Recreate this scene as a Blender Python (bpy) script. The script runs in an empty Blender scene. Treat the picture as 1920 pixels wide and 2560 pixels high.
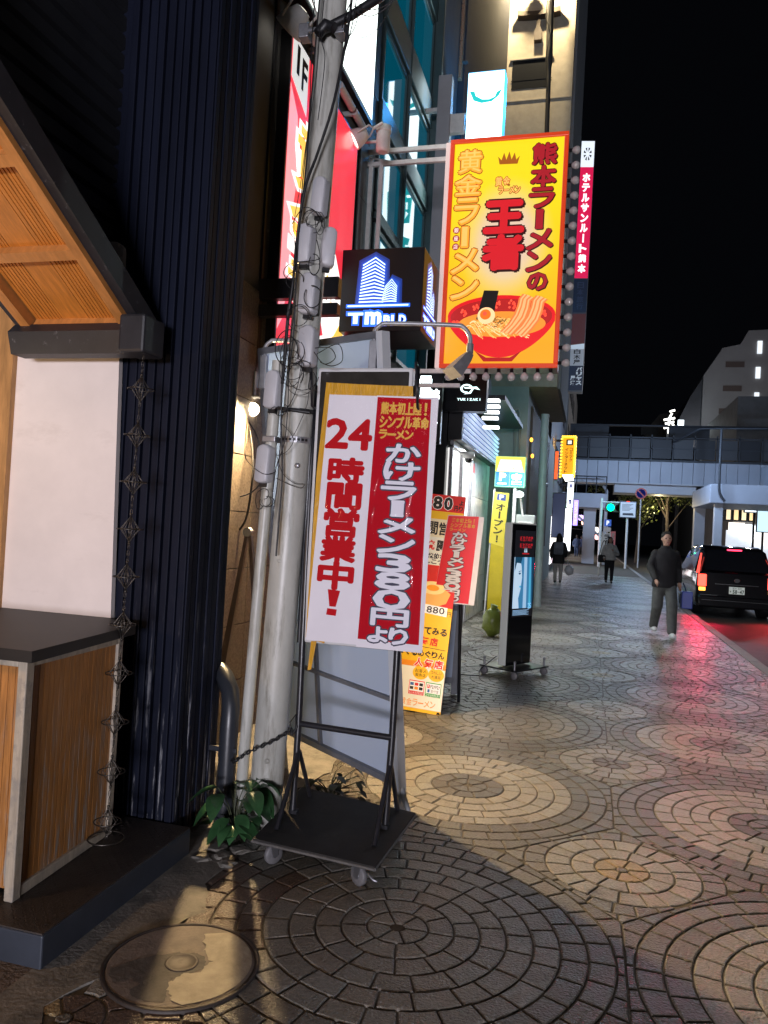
import bpy, bmesh, math, random
from mathutils import Vector, Matrix
random.seed(7)
R = math.radians
SC = bpy.context.scene
COL = SC.collection

# ------------------------------------------------------------------ camera
FPX, EYE = 1923.0, 1.55
ROLL, PITCH, YAW = math.atan(0.0548), R(1.09), R(15.07)
_rt = Vector((math.cos(YAW), math.sin(YAW), 0))
_fw = Vector((-math.sin(YAW) * math.cos(PITCH), math.cos(YAW) * math.cos(PITCH), math.sin(PITCH)))
_up = _rt.cross(_fw)
CX = _rt * math.cos(ROLL) + _up * math.sin(ROLL)
CY = -_rt * math.sin(ROLL) + _up * math.cos(ROLL)
cam_d = bpy.data.cameras.new('camera'); cam = bpy.data.objects.new('camera', cam_d); COL.objects.link(cam)
cam_d.sensor_fit = 'VERTICAL'; cam_d.sensor_height = 36.0; cam_d.lens = 36.0 * FPX / 2560.0
cam_d.clip_start = 0.05; cam_d.clip_end = 800
M3 = Matrix((CX, CY, -_fw)).transposed()
cam.matrix_world = Matrix.Translation((0, 0, EYE)) @ M3.to_4x4()
SC.camera = cam

# ------------------------------------------------------------------ night sky, lamps out of frame, exposure
w = bpy.data.worlds.new('World'); SC.world = w; w.use_nodes = True
wn = w.node_tree.nodes; wl = w.node_tree.links
bg = wn['Background']
bg.inputs['Color'].default_value = (0.30, 0.34, 0.50, 1); bg.inputs['Strength'].default_value = 0.004
SC.view_settings.view_transform = 'Standard'; SC.view_settings.look = 'None'
SC.view_settings.exposure = 0.0; SC.view_settings.gamma = 1.0
try:
    SC.cycles.max_bounces = 6; SC.cycles.sample_clamp_indirect = 3.0; SC.cycles.use_denoising = True
    SC.cycles.caustics_reflective = False; SC.cycles.caustics_refractive = False
except Exception: pass

def lamp(name, kind, loc, power, col, size=0.1, target=None, size_y=None, spot=None, spread=None):
    d = bpy.data.lights.new(name, kind); d.energy = power; d.color = col
    if kind == 'AREA':
        d.size = size
        if size_y: d.shape = 'RECTANGLE'; d.size_y = size_y
        if spread: d.spread = spread
    else: d.shadow_soft_size = size
    if spot: d.spot_size = spot; d.spot_blend = 0.6
    o = bpy.data.objects.new(name, d); COL.objects.link(o); o.location = loc
    if target is not None:
        o.rotation_euler = (Vector(target) - Vector(loc)).to_track_quat('-Z', 'Y').to_euler()
    return o
# night city glow, as good as nothing, from high over the road
sun = lamp('night_glow', 'SUN', (0, 0, 30), 0.012, (0.75, 0.82, 1.0)); sun.data.angle = R(20); sun.rotation_euler = (R(35), R(25), 0)
# low fill light added behind the camera, the street lamp over the kerb, and the stall's own lamp
lamp('front_fill_light', 'AREA', (1.0, -9.5, 1.15), 1250, (0.92, 0.89, 1.0), 2.4, (-1.1, 3.6, 1.5), 1.1)
lamp('street_light', 'POINT', (3.6, 1.0, 5.6), 9, (1.0, 0.86, 0.66), 0.12)
lamp('poster_highlight', 'AREA', (-1.9, -3.2, 3.3), 7, (0.9, 0.93, 1.0), 0.5, (-.8, 3.6, 1.9), 1.0)  # unseen area light added for highlights on the wrapped posters
lamp('stall_light', 'POINT', (-2.75, 1.45, 1.62), 25, (1.0, 0.58, 0.26), 0.06)
lamp('stall_inside_light', 'POINT', (-2.9, 2.6, 2.0), 3, (1.0, 0.78, 0.56), 0.08)
lamp('street_light_far', 'POINT', (3.2, 14.0, 6.5), 120, (0.80, 0.95, 0.95), 0.12)
lamp('bridge_fill', 'POINT', (2.2, 40.0, 6.0), 860, (0.46, 0.66, 1.0), 0.2)  # light without any lamp post, added to brighten the bridge
lamp('crossing_fill', 'POINT', (6.0, 36.0, 6.5), 700, (0.50, 0.68, 1.0), 0.2)  # second added light for the bridge side, no fixture there

# ------------------------------------------------------------------ measuring: photo pixel -> point of the place
def ray(px, py):
    dx, dy = px - 960, py - 1280
    return (_fw * FPX + CX * dx - CY * dy) / FPX
O = Vector((0, 0, EYE))
def gnd(px, py, h=0.0): r = ray(px, py); return O + r * ((h - EYE) / r.z)
def atY(px, py, y): r = ray(px, py); return O + r * (y / r.y)
def atX(px, py, x): r = ray(px, py); return O + r * (x / r.x)
D = 1.1573
def dY(px, py, y): return atY(px * D, py * D, y)
def dX(px, py, x): return atX(px * D, py * D, x)

# ------------------------------------------------------------------ materials
MATS = {}
def mat(name, col, rough=0.6, metal=0.0, var=0.0, vs=6.0, bump=0.0, bs=80.0, spec=0.5, emit=None, es=1.0, stretch=None, attr=None, dirt=None, coat=0.0):
    if name in MATS: return MATS[name]
    m = bpy.data.materials.new(name); m.use_nodes = True; MATS[name] = m
    nt = m.node_tree; N = nt.nodes; L = nt.links; p = N['Principled BSDF']
    p.inputs['Base Color'].default_value = (*col, 1); p.inputs['Roughness'].default_value = rough
    p.inputs['Metallic'].default_value = metal; p.inputs['Specular IOR Level'].default_value = spec
    if coat: p.inputs['Coat Weight'].default_value = coat; p.inputs['Coat Roughness'].default_value = 0.06
    tc = N.new('ShaderNodeTexCoord'); vec = tc.outputs['Object']
    if stretch:
        mp = N.new('ShaderNodeMapping'); mp.inputs['Scale'].default_value = stretch; L.new(vec, mp.inputs['Vector']); vec = mp.outputs['Vector']
    src = None
    if attr:
        a = N.new('ShaderNodeAttribute'); a.attribute_name = attr; src = a.outputs['Color']
    if var:
        n = N.new('ShaderNodeTexNoise'); n.inputs['Scale'].default_value = vs; n.inputs['Detail'].default_value = 6; n.inputs['Roughness'].default_value = 0.65
        L.new(vec, n.inputs['Vector'])
        mr = N.new('ShaderNodeMapRange'); mr.inputs['From Min'].default_value = 0.3; mr.inputs['From Max'].default_value = 0.7
        mr.inputs['To Min'].default_value = 1 - var; mr.inputs['To Max'].default_value = 1 + var; L.new(n.outputs['Fac'], mr.inputs['Value'])
        mx = N.new('ShaderNodeVectorMath'); mx.operation = 'SCALE'
        if src: L.new(src, mx.inputs[0])
        else: mx.inputs[0].default_value = col
        L.new(mr.outputs['Result'], mx.inputs['Scale']); src = mx.outputs['Vector']
    if dirt:   # (colour, scale, low, high, stretch): worn patches with a shape of their own
        n2 = N.new('ShaderNodeTexNoise'); n2.inputs['Scale'].default_value = dirt[1]; n2.inputs['Detail'].default_value = 8; n2.inputs['Roughness'].default_value = 0.7
        v2 = tc.outputs['Object']
        if dirt[4]:
            mp2 = N.new('ShaderNodeMapping'); mp2.inputs['Scale'].default_value = dirt[4]; L.new(v2, mp2.inputs['Vector']); v2 = mp2.outputs['Vector']
        L.new(v2, n2.inputs['Vector'])
        r2 = N.new('ShaderNodeMapRange'); r2.inputs['From Min'].default_value = dirt[2]; r2.inputs['From Max'].default_value = dirt[3]; L.new(n2.outputs['Fac'], r2.inputs['Value'])
        fac = r2.outputs['Result']
        if len(dirt) > 5:   # only below / near a height (object Z): (z_full, z_none)
            sx = N.new('ShaderNodeSeparateXYZ'); L.new(tc.outputs['Object'], sx.inputs['Vector'])
            r3 = N.new('ShaderNodeMapRange'); r3.inputs['From Min'].default_value = dirt[5][1]; r3.inputs['From Max'].default_value = dirt[5][0]; L.new(sx.outputs['Z'], r3.inputs['Value'])
            mm = N.new('ShaderNodeMath'); mm.operation = 'MULTIPLY'; L.new(fac, mm.inputs[0]); L.new(r3.outputs['Result'], mm.inputs[1]); fac = mm.outputs['Value']
        mc = N.new('ShaderNodeMix'); mc.data_type = 'RGBA'
        L.new(fac, mc.inputs[0])
        if src: L.new(src, mc.inputs[6])
        else: mc.inputs[6].default_value = (*col, 1)
        mc.inputs[7].default_value = (*dirt[0], 1); src = mc.outputs[2]
    if src: L.new(src, p.inputs['Base Color'])
    if bump:
        nb = N.new('ShaderNodeTexNoise'); nb.inputs['Scale'].default_value = bs; nb.inputs['Detail'].default_value = 4
        L.new(vec, nb.inputs['Vector'])
        b = N.new('ShaderNodeBump'); b.inputs['Strength'].default_value = bump; b.inputs['Distance'].default_value = 0.01
        L.new(nb.outputs['Fac'], b.inputs['Height']); L.new(b.outputs['Normal'], p.inputs['Normal'])
    if emit:
        p.inputs['Emission Color'].default_value = (*emit, 1); p.inputs['Emission Strength'].default_value = es
    return m
def glow(name, col, s, base=None, sample=True):
    m = mat(name, base or tuple(min(0.8, c * 0.7) for c in col), 0.35, emit=col, es=s)
    if not sample: m.cycles.emission_sampling = 'NONE'
    return m

# ------------------------------------------------------------------ mesh building
class MB:
    def __init__(s): s.v = []; s.f = []; s.m = []; s.sm = []; s.cols = None
    def add(s, vs, fs, mi=0, smooth=False):
        b = len(s.v); s.v += [tuple(v) for v in vs]
        for f in fs: s.f.append(tuple(b + i for i in f)); s.m.append(mi); s.sm.append(smooth)
        return s
    def box(s, lo, hi, mi=0, M=None):
        x0, y0, z0 = lo; x1, y1, z1 = hi
        vs = [Vector(p) for p in ((x0,y0,z0),(x1,y0,z0),(x1,y1,z0),(x0,y1,z0),(x0,y0,z1),(x1,y0,z1),(x1,y1,z1),(x0,y1,z1))]
        if M: vs = [M @ p for p in vs]
        return s.add(vs, [(3,2,1,0),(4,5,6,7),(0,1,5,4),(1,2,6,5),(2,3,7,6),(3,0,4,7)], mi)
    def bbox(s, lo, hi, b=0.006, mi=0, M=None):      # box with bevelled edges
        bm = bmesh.new(); bmesh.ops.create_cube(bm, size=1)
        for v in bm.verts: v.co = Vector([(lo[i] + hi[i]) / 2 + v.co[i] * (hi[i] - lo[i]) for i in range(3)])
        bmesh.ops.bevel(bm, geom=list(bm.edges), offset=b, segments=2, profile=0.5, affect='EDGES')
        bm.verts.index_update()
        vs = [v.co.copy() for v in bm.verts]; fs = [[v.index for v in f.verts] for f in bm.faces]; bm.free()
        if M: vs = [M @ p for p in vs]
        return s.add(vs, fs, mi)
    def tube(s, path, r, n=10, mi=0, cap=True, smooth=True):
        path = [Vector(p) for p in path]; k = len(path)
        rs = r if isinstance(r, (list, tuple)) else [r] * k
        vs = []; prev = None
        for i, p in enumerate(path):
            t = (path[min(i + 1, k - 1)] - path[max(i - 1, 0)]).normalized()
            if prev is None: a = t.orthogonal().normalized()
            else:
                a = prev - t * prev.dot(t)
                a = a.normalized() if a.length > 1e-5 else t.orthogonal().normalized()
            prev = a; b = t.cross(a)
            for j in range(n):
                q = 2 * math.pi * j / n; vs.append(p + (a * math.cos(q) + b * math.sin(q)) * rs[i])
        fs = [(i * n + j, i * n + (j + 1) % n, (i + 1) * n + (j + 1) % n, (i + 1) * n + j) for i in range(k - 1) for j in range(n)]
        s.add(vs, fs, mi, smooth)
        if cap:
            s.add(vs[:n], [tuple(reversed(range(n)))], mi); s.add(vs[-n:], [tuple(range(n))], mi)
        return s
    def lathe(s, prof, c=(0,0,0), n=20, mi=0, M=None, smooth=True, cap=True):   # prof: (r, z)
        vs = []
        for r, z in prof:
            for j in range(n):
                q = 2 * math.pi * j / n; vs.append(Vector((c[0] + r * math.cos(q), c[1] + r * math.sin(q), c[2] + z)))
        if M: vs = [M @ p for p in vs]
        k = len(prof)
        fs = [(i * n + j, i * n + (j + 1) % n, (i + 1) * n + (j + 1) % n, (i + 1) * n + j) for i in range(k - 1) for j in range(n)]
        s.add(vs, fs, mi, smooth)
        if cap and prof[0][0] > 1e-4: s.add(vs[:n], [tuple(reversed(range(n)))], mi)
        if cap and prof[-1][0] > 1e-4: s.add(vs[-n:], [tuple(range(n))], mi)
        return s
    def prism(s, poly, f, d0, d1, mi=0):          # poly in 2-D, f(u, v, d) -> point
        n = len(poly); vs = [f(u, v, d0) for u, v in poly] + [f(u, v, d1) for u, v in poly]
        fs = [tuple(range(n)), tuple(reversed(range(n, 2 * n)))] + [(i, n + i, n + (i + 1) % n, (i + 1) % n) for i in range(n)]
        return s.add(vs, fs, mi)
    def flat(s, poly, f, d, mi=0):
        return s.add([f(u, v, d) for u, v in poly], [tuple(range(len(poly)))], mi)
    def quad(s, a, b, c, d, mi=0): return s.add([a, b, c, d], [(0, 1, 2, 3)], mi)
    def ball(s, c, r, n=10, mi=0, sc=(1,1,1)):
        pr = [(math.sin(math.pi * i / n) * r, -math.cos(math.pi * i / n) * r) for i in range(n + 1)]
        c = Vector(c); M = Matrix.Translation(c) @ Matrix.Diagonal((*sc, 1))
        return s.lathe(pr, n=n * 2, mi=mi, M=M)
    def mesh(s, name, mats, inv=None):
        me = bpy.data.meshes.new(name)
        vs = [inv @ Vector(v) for v in s.v] if inv else s.v
        me.from_pydata([tuple(v) for v in vs], [], s.f)
        if not isinstance(mats, (list, tuple)): mats = [mats]
        for m in mats: me.materials.append(m)
        me.polygons.foreach_set('material_index', s.m); me.polygons.foreach_set('use_smooth', s.sm)
        me.update(); return me

def tag(o, label=None, cat=None, group=None, kind=None):
    if label: o['label'] = label
    if cat: o['category'] = cat
    if group: o['group'] = group
    if kind: o['kind'] = kind
    return o
def thing(name, label, cat, loc=(0,0,0), rz=0.0, group=None):
    o = bpy.data.objects.new(name, None); COL.objects.link(o); o.empty_display_size = 0.1
    o.location = loc; o.rotation_euler = (0, 0, rz)
    o['inv'] = 0; del o['inv']
    INV[o.name] = (Matrix.Translation(loc) @ Matrix.Rotation(rz, 4, 'Z')).inverted()
    return tag(o, label, cat, group)
INV = {}
def part(parent, name, mb, m, label=None, local=False):
    inv = INV.get(parent.name)
    o = bpy.data.objects.new(name, mb.mesh(name, m, None if local else inv)); COL.objects.link(o); o.parent = parent
    if inv is not None: INV[o.name] = inv
    if label: o['label'] = label
    return o
def solo(name, mb, m, label, cat, group=None):
    o = bpy.data.objects.new(name, mb.mesh(name, m)); COL.objects.link(o); return tag(o, label, cat, group)
def struct(name, mb, m, kind='structure'):
    o = bpy.data.objects.new(name, mb.mesh(name, m)); COL.objects.link(o); o['kind'] = kind; return o
def copy_tree(o, parent=None):
    c = o.copy(); COL.objects.link(c)
    if parent: c.parent = parent
    for ch in list(o.children): copy_tree(ch, c)
    return c

# ------------------------------------------------------------------ lettering (built-in font)
GL = {}
def glyph(ch, off):
    k = (ch, off)
    if k not in GL:
        c = bpy.data.curves.new('letter', 'FONT'); c.body = ch; c.size = 1; c.offset = off; c.resolution_u = 2
        o = bpy.data.objects.new('letter', c); COL.objects.link(o)
        me = bpy.data.meshes.new_from_object(o.evaluated_get(bpy.context.evaluated_depsgraph_get()))
        GL[k] = ([(v.co.x, v.co.y) for v in me.vertices], [tuple(p.vertices) for p in me.polygons])
        bpy.data.objects.remove(o); bpy.data.curves.remove(c); bpy.data.meshes.remove(me)
    return GL[k]
def write(mb, cells, f, d, off=0.02, mi=0, grow=0.0, dx=0.0, dy=0.0, fat=None):
    if fat:      # heavy poster lettering: the strokes are printed again a little to every side
        n = 8
        for k in range(n): write(mb, cells, f, d + k * 6e-5, off, mi, 0, dx + fat * math.cos(k * 6.2832 / n), dy + fat * FATV[0] * math.sin(k * 6.2832 / n))
        return write(mb, cells, f, d + n * 6e-5, off, mi, 0, dx, dy)
    """cells: (char, u0, v0, u1, v1[, turn]); v grows downwards; the ink fills the cell. grow: outline around it"""
    for c in cells:
        ch, u0, v0, u1, v1 = c[:5]; turn = len(c) > 5 and c[5]
        def g(o):
            vs, fs = glyph(ch, o)
            if turn: vs = [(y, -x) for x, y in vs]
            return vs, fs
        vs, _ = g(off)
        if not vs: continue
        xs = [p[0] for p in vs]; ys = [p[1] for p in vs]
        x0, x1, y0, y1 = min(xs), max(xs), min(ys), max(ys)
        vs, fs = g(off + grow) if grow else g(off)
        q = [(u0 + dx + (x - x0) / (x1 - x0) * (u1 - u0), v0 + dy + (y1 - y) / (y1 - y0) * (v1 - v0)) for x, y in vs]
        mb.add([f(u, v, d) for u, v in q], fs, mi)
FATV = [.5]
NARROW = '、。・ー！!'
def row(s, u0, v0, u1, v1, gap=0.06):
    """a line of text across a cell box; each character its own cell (latin narrower)"""
    ws = [(0.62 if ord(c) < 256 and c not in ' ' else (0.4 if c == ' ' else 1.0)) for c in s]
    t = sum(ws); out = []; x = u0
    for c, w_ in zip(s, ws):
        wd = (u1 - u0) * w_ / t
        if c != ' ':
            a, b, lo, hi = x + wd * gap, x + wd * (1 - gap), v0, v1
            h = v1 - v0
            if c == 'ー': lo, hi = v0 + h * .42, v0 + h * .58
            elif c in 'っょゃュッ': lo = v0 + h * .3; a += wd * .12; b -= wd * .12
            elif c in '!！1I': a, b = x + wd * .38, x + wd * .62
            elif c == '-': lo, hi = v0 + h * .45, v0 + h * .56
            out.append((c, a, lo, b, hi))
        x += wd
    return out
def column(s, u0, v0, u1, v1, gap=0.06):
    n = len(s); h = (v1 - v0) / n; out = []
    for i, c in enumerate(s):
        a, b = v0 + i * h + h * gap, v0 + (i + 1) * h - h * gap
        if c == 'ー': out.append((c, u0 + (u1 - u0) * .4, a, u0 + (u1 - u0) * .6, b, True))
        elif c in '!！': out.append((c, u0 + (u1 - u0) * .4, a, u0 + (u1 - u0) * .6, b))
        elif c != ' ': out.append((c, u0, a, u1, b))
    return out
def planeXZ(x0, z1, x1, z0, y, flip=-1):     # u,v in 0..1 on a wall facing -Y; d comes towards the viewer
    return lambda u, v, d: Vector((x0 + (x1 - x0) * u, y + flip * d, z1 + (z0 - z1) * v))
def planeYZ(y0, z1, y1, z0, x, flip=1):       # on a wall facing +X
    return lambda u, v, d: Vector((x + flip * d, y0 + (y1 - y0) * u, z1 + (z0 - z1) * v))
def quadmap(tl, tr, bl, br):                  # any flat four-cornered panel
    tl, tr, bl, br = map(Vector, (tl, tr, bl, br)); n = (tr - tl).cross(bl - tl).normalized()
    def f(u, v, d):
        a = tl.lerp(tr, u); b = bl.lerp(br, u); return a.lerp(b, v) - n * d
    return f
# ================================================================== ground, road, paving
m_ground = mat('ground_asphalt', (0.035, 0.035, 0.038), 0.8, var=0.3, vs=3, bump=0.3)
m_road = mat('road_asphalt', (0.045, 0.045, 0.048), 0.62, var=0.35, vs=5, bump=0.5, bs=160)
m_joint = mat('paving_joint', (0.105, 0.092, 0.072), 0.9, var=0.4, vs=20, bump=0.3, bs=120)
m_paver = mat('granite_paver', (0.3, 0.28, 0.25), 0.36, var=0.30, vs=60, bump=0.85, bs=95, attr='Col', spec=0.5, dirt=((0.085, 0.075, 0.062), 2.2, 0.56, 0.72, None))
m_kerb = mat('kerb_granite', (0.30, 0.29, 0.28), 0.7, var=0.2, vs=30, bump=0.2)
m_conc = mat('old_concrete', (0.20, 0.185, 0.16), 0.85, var=0.3, vs=9, bump=0.35, bs=60, dirt=((0.10, 0.095, 0.085), 4, 0.5, 0.62, None))
m_white_paint = mat('road_paint', (0.7, 0.7, 0.7), 0.6, var=0.1)
struct('ground', MB().quad((-150, -60, -.14), (200, -60, -.14), (200, 300, -.14), (-150, 300, -.14)), m_ground)
struct('road', MB().quad((2.31, -20, -.12), (14, -20, -.12), (14, 120, -.12), (2.31, 120, -.12)), m_road)
if 0: struct('road_line', MB().quad((2.62, -20, -.116), (2.74, -20, -.116), (2.74, 120, -.116), (2.62, 120, -.116)), m_white_paint)
sb = MB(); sb.box((-7, -6, -.13), (2.15, 120, -.0065)); struct('sidewalk', sb, m_joint)
kb = MB(); y = -6.0
while y < 70:
    kb.bbox((2.16, y + .004, -.13), (2.31, y + .594, .004 + random.uniform(-.003, .003)), 0.012); y += .6
struct('kerb', kb, m_kerb)

def clip(poly, a, b, c):            # keep a*x + b*y <= c
    out = []; n = len(poly)
    for i in range(n):
        p, q = poly[i], poly[(i + 1) % n]; dp = a * p[0] + b * p[1] - c; dq = a * q[0] + b * q[1] - c
        if dp <= 0: out.append(p)
        if dp * dq < 0:
            t = dp / (dp - dq); out.append((p[0] + (q[0] - p[0]) * t, p[1] + (q[1] - p[1]) * t))
    return out
def area(poly):
    return abs(sum(poly[i][0] * poly[(i + 1) % len(poly)][1] - poly[(i + 1) % len(poly)][0] * poly[i][1] for i in range(len(poly)))) / 2
circles = []
rp = random.Random(3)
for i in range(-1, 2):
    for j in range(-2, 19):
        circles.append((-0.65 + 1.7 * i, 2.955 + 1.775 * j, 0.84, 'big', (i, j)))
for i in range(-1, 3):
    for j in range(-2, 19):
        circles.append((-1.5 + 1.7 * i + 0.02, 3.84 + 1.775 * j, 0.36, 'small', (i, j)))
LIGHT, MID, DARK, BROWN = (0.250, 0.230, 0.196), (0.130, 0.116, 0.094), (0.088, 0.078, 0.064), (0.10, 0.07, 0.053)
DISC = {(0, 0): 'plain', (0, 1): 'dark', (1, 1): 'dark', (0, 2): 'mid', (1, 2): 'dark', (1, 3): 'dark', (0, 3): 'mid', (1, 0): 'plain', (0, 4): 'plain'}
pv, pf, pc = [], [], []
def paver(poly, col, z=0.0):
    if area(poly) < 0.0009 or len(poly) < 3: return
    cx = sum(p[0] for p in poly) / len(poly); cy = sum(p[1] for p in poly) / len(poly)
    t = rp.uniform(-.10, .10); t2 = rp.uniform(-.04, .04)
    c = tuple(max(.02, k * (1 + t)) * (1 + (t2 if q == 0 else -t2 if q == 2 else 0)) for q, k in enumerate(col))
    n = len(poly); b = len(pv); ax, ay = rp.uniform(-.012, .012), rp.uniform(-.012, .012); dz = rp.uniform(-.0015, .0008)
    for p in poly: pv.append((p[0], p[1], -.012)); pc.append(c)
    for k, zz in ((0.0, -.0035), (1.0, 0.0)):
        for p in poly:
            ex, ey = cx - p[0], cy - p[1]; l = max(1e-6, math.hypot(ex, ey)); s = min(.006, l * .3) * k / l
            x_, y_ = p[0] + ex * s, p[1] + ey * s
            pv.append((x_, y_, z + zz + dz + ax * (x_ - cx) + ay * (y_ - cy))); pc.append(c)
    for r_ in range(2):
        for k in range(n):
            k2 = (k + 1) % n
            pf.append((b + r_ * n + k, b + r_ * n + k2, b + (r_ + 1) * n + k2, b + (r_ + 1) * n + k))
    pf.append(tuple(b + 2 * n + k for k in range(n)))
def left_edge(y):
    e = -1.47 + 0.05 * math.sin(y * 5.1) + 0.035 * math.sin(y * 13.7 + 1)
    return e if y < 10.4 else -1.97
g = 0.0038
for (cx, cy, rad, kind, ij) in circles:
    near = cy < 12
    nb = [(x, y, r) for (x, y, r, k_, q_) in circles if 0 < math.hypot(x - cx, y - cy) < 2.6]
    if kind == 'big':
        rings = [(0, .12)] + [(.12 + .1 * k, .22 + .1 * k) for k in range(11)]
        disc = DISC.get(ij, rp.choice(['plain', 'dark', 'mid', 'dark']))
    else:
        rings = [(0, .125), (.125, .235), (.235, .355)] + [(.355 + .1 * k, .455 + .1 * k) for k in range(4)]; disc = rp.choice(['gold', 'plain', 'brown']) if ij != (1, 0) else 'gold'
        if ij == (1, 1): disc = 'brown'
    for ri, (r0, r1) in enumerate(rings):
        rm = (r0 + r1) / 2; ns = 6 if ri == 0 else max(9, round(2 * math.pi * rm / (.135 if kind == 'big' else .10)))
        ph = rp.uniform(0, 6.28); angs = [ph + (k + rp.uniform(-.12, .12)) * 2 * math.pi / ns for k in range(ns)]
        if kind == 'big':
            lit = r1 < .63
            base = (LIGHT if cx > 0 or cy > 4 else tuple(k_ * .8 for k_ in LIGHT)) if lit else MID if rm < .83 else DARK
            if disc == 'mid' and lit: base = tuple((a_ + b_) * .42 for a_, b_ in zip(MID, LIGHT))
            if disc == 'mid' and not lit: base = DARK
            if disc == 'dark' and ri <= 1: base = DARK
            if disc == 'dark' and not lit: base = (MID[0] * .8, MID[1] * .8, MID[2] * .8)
        else:
            base = LIGHT if r1 < .36 else MID
            if ri == 0: base = {'gold': (0.28, 0.21, 0.11), 'plain': MID, 'brown': BROWN}[disc]
            if disc == 'brown' and ri < 3: base = tuple(k * .8 for k in base)
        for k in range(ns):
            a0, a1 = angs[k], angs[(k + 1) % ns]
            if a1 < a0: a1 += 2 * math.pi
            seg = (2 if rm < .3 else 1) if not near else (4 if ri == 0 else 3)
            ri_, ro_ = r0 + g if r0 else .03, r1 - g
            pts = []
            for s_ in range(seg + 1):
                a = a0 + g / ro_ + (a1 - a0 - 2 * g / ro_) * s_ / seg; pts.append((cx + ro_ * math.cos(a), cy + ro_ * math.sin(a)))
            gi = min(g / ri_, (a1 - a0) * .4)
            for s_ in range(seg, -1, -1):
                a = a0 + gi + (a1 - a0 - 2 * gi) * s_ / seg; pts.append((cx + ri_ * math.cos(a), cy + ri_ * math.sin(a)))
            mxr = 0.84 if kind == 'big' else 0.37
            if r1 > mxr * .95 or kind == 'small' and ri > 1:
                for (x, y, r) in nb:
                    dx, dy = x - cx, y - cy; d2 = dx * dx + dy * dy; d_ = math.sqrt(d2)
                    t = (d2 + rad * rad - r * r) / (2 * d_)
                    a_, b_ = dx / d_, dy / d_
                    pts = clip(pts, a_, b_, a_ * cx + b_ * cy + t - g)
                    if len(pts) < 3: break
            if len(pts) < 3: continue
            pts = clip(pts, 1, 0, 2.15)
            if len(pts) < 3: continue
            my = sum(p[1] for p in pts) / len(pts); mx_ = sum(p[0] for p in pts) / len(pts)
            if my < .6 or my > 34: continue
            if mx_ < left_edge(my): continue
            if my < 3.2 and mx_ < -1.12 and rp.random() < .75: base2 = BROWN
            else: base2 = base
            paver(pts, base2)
    if kind == 'small' :
        paver([(cx + .026 * math.cos(k * math.pi / 4), cy + .026 * math.sin(k * math.pi / 4)) for k in range(8)], base)
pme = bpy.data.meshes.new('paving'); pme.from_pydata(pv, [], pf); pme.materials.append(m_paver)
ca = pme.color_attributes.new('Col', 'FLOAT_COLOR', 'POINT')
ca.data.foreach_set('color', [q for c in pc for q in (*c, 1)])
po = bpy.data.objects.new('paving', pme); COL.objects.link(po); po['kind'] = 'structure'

# broken concrete strip along the house fronts
cs = MB(); ys = [-.5 + .07 * k for k in range(158)]
lo, hi = [], []
for y in ys:
    lo.append((-1.74 if y < 3.3 else -2.7, y)); hi.append((left_edge(y) - .012 + .012 * math.sin(y * 41), y))
for k in range(len(ys) - 1):
    a, b, c, d = lo[k], hi[k], hi[k + 1], lo[k + 1]
    cs.quad((*a, .001), (*b, .001), (*c, .001), (*d, .001))
    cs.quad((*b, .001), (b[0] + .004, b[1], -.012), (c[0] + .004, c[1], -.012), (*c, .001))
struct('gutter_strip', cs, m_conc)
gr = MB().quad((-6, -3, .0005), (-1.735, -3, .0005), (-1.735, 3.3, .0005), (-6, 3.3, .0005))
struct('forecourt', gr, mat('forecourt_gravel', (0.13, 0.10, 0.08), 0.9, var=0.5, vs=40, bump=0.9, bs=70))
# small stones lying in the strip beside the pillar
for k, (x, y, s_) in enumerate([(-1.62, 3.34, .06), (-1.55, 3.27, .05), (-1.63, 3.22, .045), (-1.52, 3.36, .05), (-1.5, 3.2, .04)]):
    st = MB(); n = 8; pr = [(.0, .012), (s_ * .7, .011), (s_ * 1.0, .004), (s_ * 1.05, -.004)]
    st.lathe(list(reversed(pr)), (x, y, .0), 9, M=None, smooth=False)
    st.v = [(v[0] + random.uniform(-.012, .012), v[1] + random.uniform(-.012, .012), v[2]) for v in st.v]
    solo('broken_slab', st, m_conc, ['broken concrete chip lying nearest the utility pole foot', 'grey concrete chip lying between pole and dark wall corner', 'cracked concrete chip lying close to the pillar corner', 'loose concrete chip lying right behind the other chips', 'smallest concrete chip at the front of the chips'][k], 'rubble', 'concrete chips by the pole')

# manhole cover
mh = thing('manhole_cover', 'round concrete manhole cover with pale worn patch in the paving', 'manhole cover', (-1.29, 2.435, 0))
mh.scale = (.93, .93, 1)
m_mhd = mat('manhole_concrete', (0.17, 0.14, 0.12), 0.75, var=0.3, vs=14, bump=0.4, bs=70)
m_mhl = mat('manhole_pale', (0.34, 0.30, 0.23), 0.8, var=0.25, vs=12, bump=0.35, bs=60)
m_iron = mat('manhole_iron', (0.05, 0.04, 0.035), 0.6, 0.4, var=0.3, vs=20)
c0 = MB(); c0.lathe([(.268, -.012), (.268, .006), (.262, .008), (.0, .008)], n=48, smooth=False); part(mh, 'cover_plate', c0, m_mhd, local=True)
c1 = MB(); c1.lathe([(.285, -.012), (.287, .007), (.281, .009), (.272, .009), (.270, .002)], n=56); part(mh, 'rim', c1, m_iron, local=True)
c2 = MB(); c2.lathe([(.062, .0075), (.062, .0105), (.052, .011), (.050, .0095), (.012, .0095), (.0, .0105)], n=32); part(mh, 'centre_cap', c2, m_iron, local=True)
def blob(pts, z): return [(x, y, z) for x, y in pts]
pale = []
for k in range(40):
    a = -1.05 + 2.35 * k / 39; pale.append((.258 * math.cos(a), .258 * math.sin(a)))
inn = [(-.02, .20), (.03, .12), (.05, .09), (.10, .04), (.09, -.03), (.04, -.07), (.02, -.12), (.06, -.19), (.09, -.225)]
rr = random.Random(5); fine = []
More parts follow.
